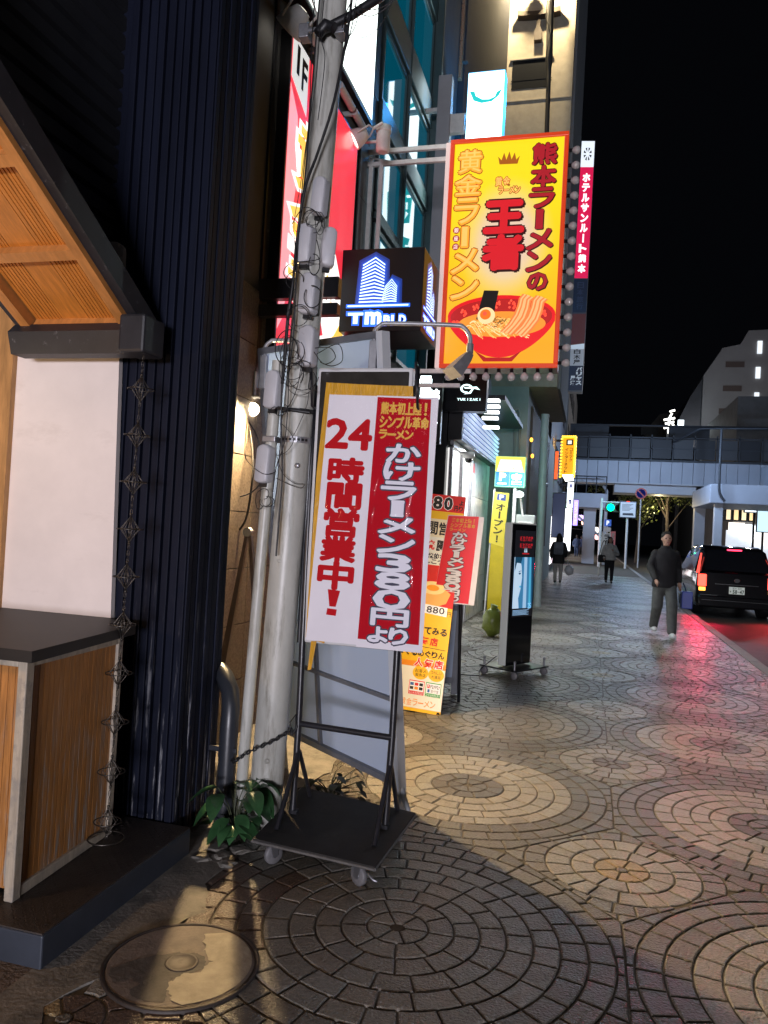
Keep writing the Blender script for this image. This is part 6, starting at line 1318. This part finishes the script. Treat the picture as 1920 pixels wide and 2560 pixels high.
wn_ = thing('rooftop_white_sign', 'glowing white upright panel sign right of the neon script', 'sign', dY(1471, 945, 77)); a, b = dY(1465, 907, 77), dY(1476, 942, 77); q = MB(); q.box((a.x, 77, b.z), (b.x, 77.2, a.z)); part(wn_, 'lit_face', q, glow('roof_white', (.82, .93, 1), 3)); q = MB(); q.box((a.x + .1, 77.05, 0), (b.x - .1, 77.3, b.z)); part(wn_, 'mast', q, m_rail)
lamp('roof_sign_light', 'POINT', (dY(1484, 925, 80).x, 80, dY(1484, 925, 80).z), 300, (.75, .9, 1), .3)

# ================================================================== trees beyond the bridge
def tree(label, x, y, h, r, seed, m):
    t = thing('street_tree', label, 'tree', (x, y, 0), 0, 'trees beyond the footbridge'); r_ = random.Random(seed); q = MB(); q.tube([(x, y, 0), (x + .1, y, h * .3), (x, y, h * .6)], [.16, .12, .08], 8)
    for k in range(5): a = k * 1.25; q.tube([(x, y, h * (.3 + .06 * k)), (x + r * .6 * math.cos(a), y + r * .6 * math.sin(a), h * (.55 + .07 * k))], [.06, .02], 6)
    part(t, 'trunk', q, mat('bark', (.08, .06, .045), .8)); q = MB()
    cl = [(r_.gauss(0, .45) * r, r_.gauss(0, .45) * r, h * .68 + r_.gauss(0, .33) * r, r_.uniform(.3, .55) * r) for _ in range(12)]
    for k in range(1500):
        c = r_.choice(cl); d = Vector((r_.gauss(0, 1), r_.gauss(0, 1), r_.gauss(0, 1))).normalized() * c[3] * r_.uniform(.5, 1.05); p = Vector((x + c[0], y + c[1], c[2])) + d
        n = Vector((r_.gauss(0, 1), r_.gauss(0, 1), r_.gauss(0, 1))).normalized(); u = n.orthogonal().normalized() * .10; v = n.cross(u).normalized() * .06; q.add([p - u, p + v, p + u, p - v], [(0, 1, 2, 3)])
    part(t, 'crown', q, m); return t
m_crown = mat('crown_green', (.09, .11, .025), .6, var=.4, vs=2)
a = dY(1395, 1100, 56); tree('olive street tree directly under the footbridge beam', dY(1380, 1100, 56).x, 56, 7.0, 1.7, 2, m_crown); tree('olive street tree right of the first tree under the bridge', dY(1440, 1100, 53).x, 53, 7.4, 2.0, 3, m_crown)
lamp('tree_light', 'POINT', (dY(1420, 1100, 52).x, 52.0, 3.6), 160, (1, .82, .45), .2)

# ================================================================== signals and signs by the crossing
YL = 44.0
tl_ = thing('traffic_light', 'horizontal traffic light glowing green over the pavement edge', 'traffic light', (dY(1330, 1100, YL).x - .5, YL, 0)); p = dY(1338, 1097, YL)
q = MB(); q.bbox((p.x - .75, YL, p.z - .24), (p.x + .75, YL + .22, p.z + .24), .06); part(tl_, 'signal_head', q, mat('signal_grey', (.08, .10, .095), .5))
for k, (dx_, c, s) in enumerate(((-.24 - .22, (.0, 1.0, .55), 5), (0, (.02, .015, .0), 0.1), (.46, (.02, .0, .0), .1))): q = MB(); q.lathe([(0, 0), (.19, 0)], (0, 0, 0), 18, M=Matrix.Translation((p.x + dx_, YL - .01, p.z)) @ Matrix.Rotation(R(90), 4, 'X')); q.lathe([(.195, 0), (.215, .01), (.215, .08)], (0, 0, 0), 18, 1, M=Matrix.Translation((p.x + dx_, YL - .005, p.z)) @ Matrix.Rotation(R(90), 4, 'X'), cap=False); part(tl_, 'lens', q, [glow('signal_%d' % k, c, s), m_bmetal])
q = MB(); q.tube([(p.x - .95, YL + .12, 0), (p.x - .95, YL + .12, p.z + .5)], .08, 10); q.tube([(p.x - .95, YL + .12, p.z + .3), (p.x, YL + .12, p.z + .3)], .04, 8); part(tl_, 'post', q, m_wmetal)
lamp('signal_light', 'POINT', (p.x - .46, YL - .7, p.z), 10, (.05, 1, .65), .15)
gm = thing('guide_board', 'pale bus stop style guide board next to the green signal', 'sign', (dY(1357, 1100, 43).x, 43, 0)); a, b = dY(1339, 1082, 43), dY(1374, 1120, 43); FG = planeXZ(a.x, a.z, b.x, b.z, 43); q = MB(); q.bbox((a.x, 43.002, b.z), (b.x, 43.1, a.z), .02); part(gm, 'board', q, m_rail); q = MB(); q.flat([(.05, .06), (.95, .06), (.95, .94), (.05, .94)], FG, .002, 0)
for k in range(6): q.flat([(.15, .18 + k * .07), (.8 - .1 * (k % 3), .18 + k * .07), (.8 - .1 * (k % 3), .205 + k * .07), (.15, .205 + k * .07)], FG, .006, 1)
q.flat([(.2, .72), (.8, .7), (.85, .84), (.2, .84)], FG, .006, 1); q.flat([(.4, .0), (.6, .0), (.6, .04), (.4, .04)], FG, .006, 2)
part(gm, 'face', q, [glow('guide_face', (.36, .44, .52), .7), m_rail, glow('guide_red', (1, .05, .02), 1.5)]); q = MB(); q.tube([((a.x + b.x) / 2, 43.15, 0), ((a.x + b.x) / 2, 43.15, a.z)], .06, 8); part(gm, 'post', q, m_wmetal)
npk = thing('round_road_sign', 'round blue no parking sign under the footbridge', 'road sign', (dY(1385, 1066, 46).x, 46, 0)); p = dY(1385, 1066, 46); q = MB(); Mr = Matrix.Translation(p) @ Matrix.Rotation(R(90), 4, 'X'); q.lathe([(0, 0), (.30, 0)], n=24, M=Mr, mi=0); q.lathe([(.245, .004), (.32, .004)], n=24, M=Mr, mi=1, cap=False); c_, s_ = .70, .70
q.add([Mr @ Vector((x, y, .006)) for x, y in ((-.2, .15), (-.15, .2), (.2, -.15), (.15, -.2))], [(0, 1, 2, 3)], 1); part(npk, 'disc', q, [mat('sign_blue', (.03, .05, .35), .4, emit=(.03, .06, .4), es=.15), mat('sign_red', (.5, .06, .03), .4)]); q = MB(); q.tube([(p.x, 46.06, 0), (p.x, 46.06, p.z + .3)], .04, 8); part(npk, 'post', q, m_wmetal)
psn = thing('small_parking_sign', 'small blue P sign above the banner at the kerb', 'road sign', (dY(1315, 1130, 40).x, 40, 0)); a, b = dY(1306, 1122, 40), dY(1320, 1137, 40); FP2 = planeXZ(a.x, a.z, b.x, b.z, 40); q = MB(); q.box((a.x, 40.005, b.z), (b.x, 40.04, a.z)); part(psn, 'plate', q, mat('p_blue', (.03, .10, .45), .4, emit=(.04, .14, .6), es=.5)); q = MB(); write(q, [('P', .3, .15, .72, .85)], FP2, .004, .05); part(psn, 'lettering', q, glow('p_white', (.9, .95, 1), .9)); q = MB(); q.tube([((a.x + b.x) / 2, 40.06, 0), ((a.x + b.x) / 2, 40.06, a.z)], .03, 8); q.box((a.x, 40.0, b.z - .28), (b.x, 40.03, b.z - .06)); part(psn, 'post', q, m_wmetal)
for k, (pp, c, txt, tc_, l) in enumerate(((((1303, 1152), (1321, 1152), (1298, 1195), (1312, 1208)), (.55, .6, .66), 'ラーメン', (.03, .04, .08), 'white banner with dark letters behind the woman in the pale jacket'), (((1320, 1148), (1330, 1148), (1318, 1185), (1328, 1188)), (.62, .22, .26), '定食', (.9, .9, .9), 'pinkish red banner right of the white banner'))):
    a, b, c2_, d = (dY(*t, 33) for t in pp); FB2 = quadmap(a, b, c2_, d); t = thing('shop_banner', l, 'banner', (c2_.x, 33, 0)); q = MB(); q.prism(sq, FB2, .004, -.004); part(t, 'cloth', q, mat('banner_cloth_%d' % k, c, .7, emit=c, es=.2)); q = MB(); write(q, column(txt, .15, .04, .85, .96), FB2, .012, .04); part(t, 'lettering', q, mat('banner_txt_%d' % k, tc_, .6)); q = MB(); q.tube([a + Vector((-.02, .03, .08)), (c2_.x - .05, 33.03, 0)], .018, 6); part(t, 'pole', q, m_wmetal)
# ================================================================== taxi
tx = thing('black_taxi', 'black taxi seen from behind with red tail lamps lit, at the right edge', 'car', (3.55, 19.0, -.12))
m_car = mat('car_black', (.006, .006, .008), .12, spec=.6, coat=1.0); m_cglass = mat('car_glass', (.012, .012, .016), .05, spec=.8); m_chrome = mat('chrome', (.7, .7, .72), .12, 1.0)
# local frame: x across, y forward (away), z up from the road
def ring_(y, w_, zb_, zt_, tum, crown=.03, n=7):
    sh_ = zb_ + (min(zt_, .98) - zb_)
    pts = [(-w_ * .94, zb_), (-w_, zb_ + .12), (-w_, .62), (-w_ * .985, min(zt_ - .02, .92))]
    if zt_ > 1.05: pts += [(-w_ * (1 - tum) , zt_ - .07), (-w_ * (1 - tum) + .09, zt_)]
    else: pts += [(-w_ * .96, zt_ - .012), (-w_ * .90, zt_)]
    full = pts + [(-x, z) for x, z in reversed(pts)]
    return [Vector((x, y, z)) for x, z in full]
def ring2(y, w_, zb_, zt_, tum): return ring_(y, w_, zb_, zt_, tum)
secs = [(0.0, .80, .30, 1.02, 0), (.03, .84, .24, 1.04, 0), (.10, .86, .22, 1.05, .05), (.30, .865, .20, 1.36, .17), (.62, .87, .19, 1.60, .19), (1.1, .87, .19, 1.655, .19), (2.3, .87, .19, 1.64, .19), (2.9, .87, .19, 1.50, .18), (3.45, .87, .19, 1.07, .05), (4.0, .84, .20, .95, 0), (4.35, .76, .28, .72, 0)]
rings = [ring2(*s_) for s_ in secs]; n = 12
q = MB(); vs = [v for r_ in rings for v in r_]; q.add(vs, [(i * n + j, i * n + (j + 1) % n, (i + 1) * n + (j + 1) % n, (i + 1) * n + j) for i in range(len(rings) - 1) for j in range(n)], 0, True); q.add(rings[0], [tuple(reversed(range(n)))]); q.add(rings[-1], [tuple(range(n))])
part(tx, 'body', q, m_car, local=True)
q = MB()
q.add([(-.70, .055, 1.06), (.70, .055, 1.06), (.60, .50, 1.53), (-.60, .50, 1.53)], [(0, 1, 2, 3)]); q.v = [(x, y - .035, z + .02) for x, y, z in q.v]; part(tx, 'rear_window', q, m_cglass, local=True)
for s_ in (-1, 1):
    q = MB(); q.add([(s_ * .868, .45, 1.02), (s_ * .874, 3.3, 1.0), (s_ * .715, 2.75, 1.47), (s_ * .712, .75, 1.55)], [(0, 1, 2, 3)]); part(tx, 'side_window', q, m_cglass, local=True)
for s_ in (-1, 1):
    q = MB(); q.bbox((s_ * .74 - .09, -.025, .70), (s_ * .74 + .09, .06, .98), .02); o = part(tx, 'tail_lamp', q, glow('tail_red', (1, .05, .03), 5), local=True)
    q = MB(); q.add([(s_ * .80, .035, .98), (s_ * .86, .10, .98), (s_ * .74, .48, 1.44), (s_ * .71, .42, 1.44)], [(0, 1, 2, 3)]); q.v = [(x * 1.012, y - .03, z + .02) for x, y, z in q.v]; part(tx, 'tail_lamp_strip', q, glow('tail_strip', (1, .08, .06), 2), local=True)
    q = MB(); q.bbox((s_ * .74 - .07, -.03, .60), (s_ * .74 + .07, .04, .68), .01); part(tx, 'indicator', q, glow('amber_ind', (1, .38, .05), 4), local=True)
q = MB(); q.bbox((-.16, .46, 1.545), (.16, .50, 1.58), .008); part(tx, 'brake_light', q, glow('brake_top', (1, .03, .08), 5), local=True)
q = MB(); q.bbox((-.46, -.03, .76), (.46, .01, .785), .006); q.bbox((-.74, -.055, .385), (.74, -.02, .405), .006); q.bbox((-.78, -.03, .50), (-.40, -.0, .515), .004); part(tx, 'chrome_strip', q, m_chrome, local=True)
q = MB(); q.lathe([(.06, -.008), (.07, 0), (.06, .008)], (0, -.02, .87), 18, M=None); q.v = [(x, -.025 + (z - .87), .87 + (y + .02) * .75) for x, y, z in q.v]; q.bbox((-.05, -.03, .862), (.05, -.02, .876), .003); part(tx, 'emblem', q, m_chrome, local=True)
q = MB(); q.bbox((-.165, -.05, .56), (.165, -.03, .725), .004); o = part(tx, 'number_plate', q, mat('plate_white', (.55, .6, .55), .5, emit=(.8, .85, .8), es=.25), local=True)
q = MB(); FPl = lambda u, v, d: Vector((-.165 + .33 * u, -.0505 - d, .725 - .165 * v)); write(q, row('58-47', .22, .38, .98, .94), FPl, .002, .03); write(q, row('熊本 500', .22, .06, .8, .3), FPl, .002, .0); q.flat([(.07, .55), (.13, .55), (.13, .75), (.07, .75)], FPl, .002); part(o, 'plate_lettering', q, mat('plate_green', (.02, .06, .03), .5), local=True)
q = MB(); q.bbox((-.82, -.05, .24), (.82, .05, .50), .03); part(tx, 'bumper', q, m_car, local=True)
for x_ in (-.72, .72):
    for y_ in (.85, 3.55): 
        q = MB(); Mw = Matrix.Translation((x_, y_, .31)) @ Matrix.Rotation(R(90), 4, 'Y'); q.lathe([(.18, -.11), (.30, -.11), (.315, -.08), (.315, .08), (.30, .11), (.18, .11)], n=24, M=Mw, cap=False); w__ = part(tx, 'wheel', q, m_black, local=True); q = MB(); q.lathe([(0, -.1), (.19, -.1), (.19, .1), (0, .1)], n=20, M=Mw); part(w__, 'rim', q, m_steel, local=True)
tx.location = (3.30, 19.2, -.12)
lamp('tail_light_glow', 'SPOT', (2.54, 19.0, .75), 130, (1, .012, .07), .08, (1.5, 11.5, -.3), spot=R(64))
lamp('tail_light_glow', 'SPOT', (4.0, 19.0, .75), 60, (1, .05, .06), .08, (4.0, 12.0, -.3), spot=R(110))

# ================================================================== people: capsules grown together into one skin
def capsule(mb, a, b, ra, rb, n=12):
    a, b = Vector(a), Vector(b); ax = b - a; L_ = ax.length; M = Matrix.Translation(a) @ ax.to_track_quat('Z', 'Y').to_matrix().to_4x4()
    pr = [(max(1e-4, ra * math.sin(t)), -ra * math.cos(t)) for t in [math.pi / 2 * i / 4 for i in range(5)]] + [(max(1e-4, rb * math.cos(t)), L_ + rb * math.sin(t)) for t in [math.pi / 2 * i / 4 for i in range(5)]]
    mb.lathe(pr, n=n, M=M)
def blend(parent, name, shapes, vox, m, label=None, sm=4):
    mb = MB()
    for s_ in shapes:
        if s_[0] == 'b': mb.ball(s_[1], 1.0, 8, 0, s_[2])
        elif s_[0] == 'r':
            rr_ = s_[1]; vs_ = [Vector((rx * math.cos(j * math.pi / 10), cy_ + ry * math.sin(j * math.pi / 10) * abs(math.sin(j * math.pi / 10)) ** -.15 if j % 10 else cy_, z_)) for (z_, rx, ry, cy_) in rr_ for j in range(20)]; k_ = len(rr_)
            mb.add(vs_, [(i * 20 + j, i * 20 + (j + 1) % 20, (i + 1) * 20 + (j + 1) % 20, (i + 1) * 20 + j) for i in range(k_ - 1) for j in range(20)] + [tuple(reversed(range(20))), tuple(range((k_ - 1) * 20, k_ * 20))], 0, True)
        else: capsule(mb, *s_)
    o = bpy.data.objects.new('tmp', mb.mesh('tmp', m)); COL.objects.link(o)
    rm_ = o.modifiers.new('r', 'REMESH'); rm_.mode = 'VOXEL'; rm_.voxel_size = vox; rm_.use_smooth_shade = True
    if sm: s2 = o.modifiers.new('s', 'SMOOTH'); s2.iterations = sm; s2.factor = .5
    me = bpy.data.meshes.new_from_object(o.evaluated_get(bpy.context.evaluated_depsgraph_get())); me.name = name
    me.materials.clear(); me.materials.append(m)
    bpy.data.objects.remove(o); r_ = bpy.data.objects.new(name, me); COL.objects.link(r_); r_.parent = parent
    if label: r_['label'] = label
    return r_
m_skin = mat('skin', (.48, .28, .20), .55, var=.06, vs=12); m_hair = mat('hair_dark', (.010, .007, .006), .7, var=.3, vs=30)
def person(label, loc, rz, h, P, vox=.016, cat='person', group=None):
    """local: faces -y, feet at z 0. P: pose and clothes"""
    t = thing('person', label, cat, loc, rz, group); s = h / 1.70
    V = lambda x, y, z: Vector((x * s, y * s, z * s))
    hipL, hipR = V(.09, 0, .88), V(-.09, 0, .88)
    kL, kR, aL, aR = (V(*P[k]) for k in ('kneeL', 'kneeR', 'ankL', 'ankR'))
    shL, shR = V(.165, .01, 1.355), V(-.165, .01, 1.355); eL, eR, wL, wR = (V(*P[k]) for k in ('elbL', 'elbR', 'wriL', 'wriR'))
    body = [(V(0, 0, .90), V(0, .01, 1.15), .125 * s, .12 * s), (V(0, .01, 1.15), V(0, .01, 1.34), .13 * s, .12 * s), (V(-.09, .01, 1.345), V(.09, .01, 1.345), .06 * s, .06 * s), (V(0, .01, 1.38), V(0, -.005, 1.50), .055 * s, .05 * s),
            ('b', V(0, -.015, 1.60), (.072 * s, .088 * s, .108 * s)), (V(0, -.05, 1.53), V(0, -.055, 1.54), .045 * s, .04 * s), (V(0, -.10, 1.585), V(0, -.095, 1.60), .013 * s, .012 * s), (V(-.076, .0, 1.59), V(-.074, .0, 1.61), .014 * s, .014 * s), (V(.076, .0, 1.59), V(.074, .0, 1.61), .014 * s, .014 * s)]
    for hp_, k_, a_, in ((hipL, kL, aL), (hipR, kR, aR)): body += [(hp_, k_, .085 * s, .058 * s), (k_, a_, .055 * s, .038 * s), (a_, a_ + V(0, -.13, -.045), .035 * s, .03 * s)]
    for sh_, e_, w_, sd in ((shL, eL, wL, 1), (shR, eR, wR, -1)):
        d = (w_ - e_).normalized(); side = d.cross(Vector((0, 1, 0))); side = side.normalized() if side.length > .1 else Vector((1, 0, 0)); nn_ = d.cross(side)
        body += [(sh_, e_, .052 * s, .042 * s), (e_, w_, .040 * s, .028 * s), (w_, w_ + d * .07 * s, .026 * s, .036 * s)]
        pk_ = w_ + d * .085 * s
        for f_ in range(4):
            b_ = pk_ + nn_ * (f_ - 1.5) * .019 * s; ln = (.06, .072, .07, .055)[f_] * s; mid = b_ + d * ln * .55; body += [(b_, mid, .0095 * s, .009 * s), (mid, mid + (d * .8 + side * .5 * sd).normalized() * ln * .5, .009 * s, .0075 * s)]
        th_ = w_ + d * .03 * s - nn_ * .03 * s; body += [(th_, th_ + (d * .7 - nn_ * .6).normalized() * .05 * s, .011 * s, .009 * s)]
    blend(t, 'body', body, min(vox, .010) if P.get('fine') else vox, m_skin, sm=2 if P.get('fine') else 3)
    # trousers
    tr_ = [(V(0, .005, .86), V(0, .0, .98), .135 * s, .13 * s)]
    wide = P.get('wide', 0)
    for hp_, k_, a_ in ((hipL, kL, aL), (hipR, kR, aR)): tr_ += [(hp_, k_, .098 * s, (.075 + wide) * s), (k_, a_ + (k_ - a_) * .06, (.072 + wide) * s, (.058 + wide) * s)]
    blend(t, 'trousers', tr_, vox, P['trousers'])
    for a_ in (aL, aR):
        z0 = a_.z - .075 * s
        blend(t, 'shoe', [(V(0, 0, 0) + Vector((a_.x, a_.y + .03 * s, z0 + .042 * s)), Vector((a_.x, a_.y - .07 * s, z0 + .04 * s)), .046 * s, .045 * s), (Vector((a_.x, a_.y - .06 * s, z0 + .035 * s)), Vector((a_.x, a_.y - .15 * s, z0 + .033 * s)), .045 * s, .036 * s), (a_, Vector((a_.x, a_.y, z0 + .05 * s)), .045 * s, .046 * s)], vox * .8, P['shoe'])
    # coat
    cl = P['coat_low']; bulk = P.get('bulk', 0)
    ct_ = [('r', [(z_ * s, (rx + bulk) * s, (ry + bulk) * s, .01 * s) for z_, rx, ry in ((cl, .185, .135), (cl + .04, .19, .14), (1.02, .172, .125), (1.16, .175, .128), (1.28, .182, .13), (1.36, .17, .115), (1.41, .13, .095), (1.445, .085 - bulk * .6, .08 - bulk * .5), (1.49, .072 - bulk * .6, .072 - bulk * .5))])]
    for sh_, e_, w_ in ((shL, eL, wL), (shR, eR, wR)): ct_ += [(sh_ * .97 + Vector((0, 0, sh_.z * .030)), e_, (.066 + bulk * .5) * s, (.058 + bulk * .5) * s), (e_, e_ + (w_ - e_) * .93, (.058 + bulk * .5) * s, (.045 + bulk * .4) * s)]
    blend(t, 'coat', ct_, vox, P['coat'])
    hr = [('b', V(0, .022, 1.652), (.086 * s, .098 * s, .084 * s)), (V(0, .04, 1.60), V(0, .045, 1.54), .075 * s, .06 * s)]
    if P.get('long_hair'): hr += [(V(-.07, .03, 1.60), V(-.085, .02, 1.42), .04 * s, .035 * s), (V(.07, .03, 1.60), V(.085, .02, 1.42), .04 * s, .035 * s), (V(0, .06, 1.55), V(0, .07, 1.40), .075 * s, .06 * s)]
    blend(t, 'hair', hr, vox * .8, P.get('hair', m_hair), sm=2)
    if P.get('face'):
        for sx_ in (-1, 1):
            q = MB(); q.ball(V(sx_ * .03, -.092, 1.612), .011 * s, 6, 0, (1.3, .6, .8)); part(t, 'eye', q, mat('eye_dark', (.03, .02, .02), .2), local=True)
        q = MB(); q.ball(V(0, -.099, 1.545), .014 * s, 6, 0, (1.6, .6, .5)); part(t, 'mouth', q, mat('lips', (.35, .10, .09), .5), local=True)
    return t, V, s
def stride(f, arm=.12, lift=0.0):
    return dict(kneeL=(.095, -.16 * f - .02, .49), ankL=(.09, -.26 * f, .085), kneeR=(-.095, .06 * f - .03, .48), ankR=(-.09, .27 * f, .10 + lift), elbL=(.245, .16 * f + .02, 1.13), wriL=(.25, .16 * f - .08, .90), elbR=(-.245, -.06 * f + .03, 1.13), wriR=(-.22, -.30 * f - .08, .93))
cloth = lambda n, c: mat('cloth_' + n, c, .8, var=.25, vs=9, bump=.9, bs=9)
c_black, c_grey, c_white, c_navy, c_pale = cloth('black', (.012, .011, .013)), cloth('grey', (.085, .09, .085)), cloth('cream', (.60, .58, .55)), cloth('navy', (.02, .035, .09)), cloth('beige', (.42, .40, .36))
sh_white, sh_dark = mat('shoe_white', (.72, .72, .72), .5), mat('shoe_dark', (.02, .02, .02), .5)
g0_ = gnd(1655, 1590); P = stride(.95, lift=.03); P.update(trousers=c_grey, coat=c_black, shoe=sh_white, coat_low=.80, wide=.015, bulk=.012, fine=1, face=1, long_hair=0)
t1, V, s_ = person('person in black jacket, grey trousers and white shoes walking towards us', (g0_.x, g0_.y, 0), R(8), 1.70, P, .012)
pb_ = thing('paper_bag', 'blue carrier bag held in the walking person\'s hand', 'bag', (g0_.x + .42, g0_.y - .05, .42)); q = MB(); b0 = Vector((g0_.x + .30, g0_.y + .05, .48)); q.bbox((b0.x - .03, b0.y - .12, b0.z), (b0.x + .14, b0.y + .10, b0.z + .28), .012); part(pb_, 'bag_body', q, mat('bag_blue', (.03, .06, .34), .45)); q = MB(); q.tube(smooth([(b0.x + .05, b0.y - .08, b0.z + .27), (b0.x + .0, b0.y - .05, b0.z + .40), (b0.x, b0.y + .02, b0.z + .40), (b0.x + .05, b0.y + .06, b0.z + .27)], 4), .006, 6); part(pb_, 'handle', q, c_navy)
g0_ = gnd(1393, 1458); P = stride(.15); P.update(trousers=c_pale, coat=c_black, shoe=sh_dark, coat_low=.68, bulk=.03, long_hair=1)
t2, V, s_ = person('person in long dark coat and pale trousers carrying a backpack, walking away on the left', (g0_.x, g0_.y, 0), R(180), 1.62, P, .02)
bp_ = thing('backpack', 'grey backpack worn by the person in the long dark coat', 'backpack', (g0_.x, g0_.y - .22, 1.0)); q = MB(); q.bbox((g0_.x - .15, g0_.y - .34, .95), (g0_.x + .15, g0_.y - .17, 1.36), .05); part(bp_, 'bag_body', q, cloth('bagpack', (.16, .18, .22))); q = MB(); q.bbox((g0_.x - .11, g0_.y - .38, .98), (g0_.x + .11, g0_.y - .33, 1.15), .02); part(bp_, 'pocket', q, cloth('bagpocket', (.11, .12, .15)))
wb_ = thing('white_bag', 'white plastic bag hanging from the hand of the dark coated person', 'bag', (g0_.x + .36, g0_.y, .35)); q = MB(); q.ball((g0_.x + .36, g0_.y, .45), .15, 8, 0, (1, .7, 1.15)); q.v = [(x + .012 * math.sin(z * 40), y, z) for x, y, z in q.v]; part(wb_, 'bag_body', q, mat('plastic_white', (.6, .6, .6), .4)); q = MB(); q.tube(smooth([(g0_.x + .32, g0_.y, .58), (g0_.x + .28, g0_.y, .80), (g0_.x + .40, g0_.y, .58)], 4), .008, 6); part(wb_, 'handle', q, MATS['plastic_white'])
g0_ = gnd(1521, 1458); P = stride(.3); P.update(trousers=c_black, coat=c_white, shoe=sh_dark, coat_low=.86, bulk=.035, wriL=(.10, -.26, 1.22), elbL=(.27, -.06, 1.10), long_hair=1)
t3, V, s_ = person('person in cream padded jacket and black trousers coming towards us', (g0_.x, g0_.y, 0), R(5), 1.60, P, .02)
sbg = thing('shoulder_bag', 'black shoulder bag on the person in the cream jacket', 'bag', (g0_.x - .27, g0_.y, .85)); q = MB(); q.bbox((g0_.x - .40, g0_.y - .20, .72), (g0_.x - .14, g0_.y - .06, .98), .04); part(sbg, 'bag_body', q, c_black); q = MB(); q.tube(smooth([(g0_.x - .36, g0_.y - .13, .96), (g0_.x - .25, g0_.y - .06, 1.43), (g0_.x - .16, g0_.y + .05, 1.42), (g0_.x - .17, g0_.y + .1, .96)], 5), .014, 6); part(sbg, 'strap', q, c_black)
for px, py, rz, col, tr_c, hgt, l in ((1472, 1404, 178, c_black, c_grey, 1.72, 'person in black jacket walking away in mid distance'), (1440, 1393, 175, c_navy, c_navy, 1.70, 'person in navy at the left of the distant pair'), (1452, 1392, 185, c_navy, c_black, 1.66, 'person in navy and black at the right of the distant pair'), (1398, 1412, 180, c_black, c_black, 1.74, 'person in black half hidden beyond the backpack wearer')):
    g_ = gnd(px, py); P = stride(.45); P.update(trousers=tr_c, coat=col, shoe=sh_dark, coat_low=.80, bulk=.03); person(l, (g_.x, g_.y, 0), R(rz), hgt, P, .03)
print('objects', len(bpy.data.objects))
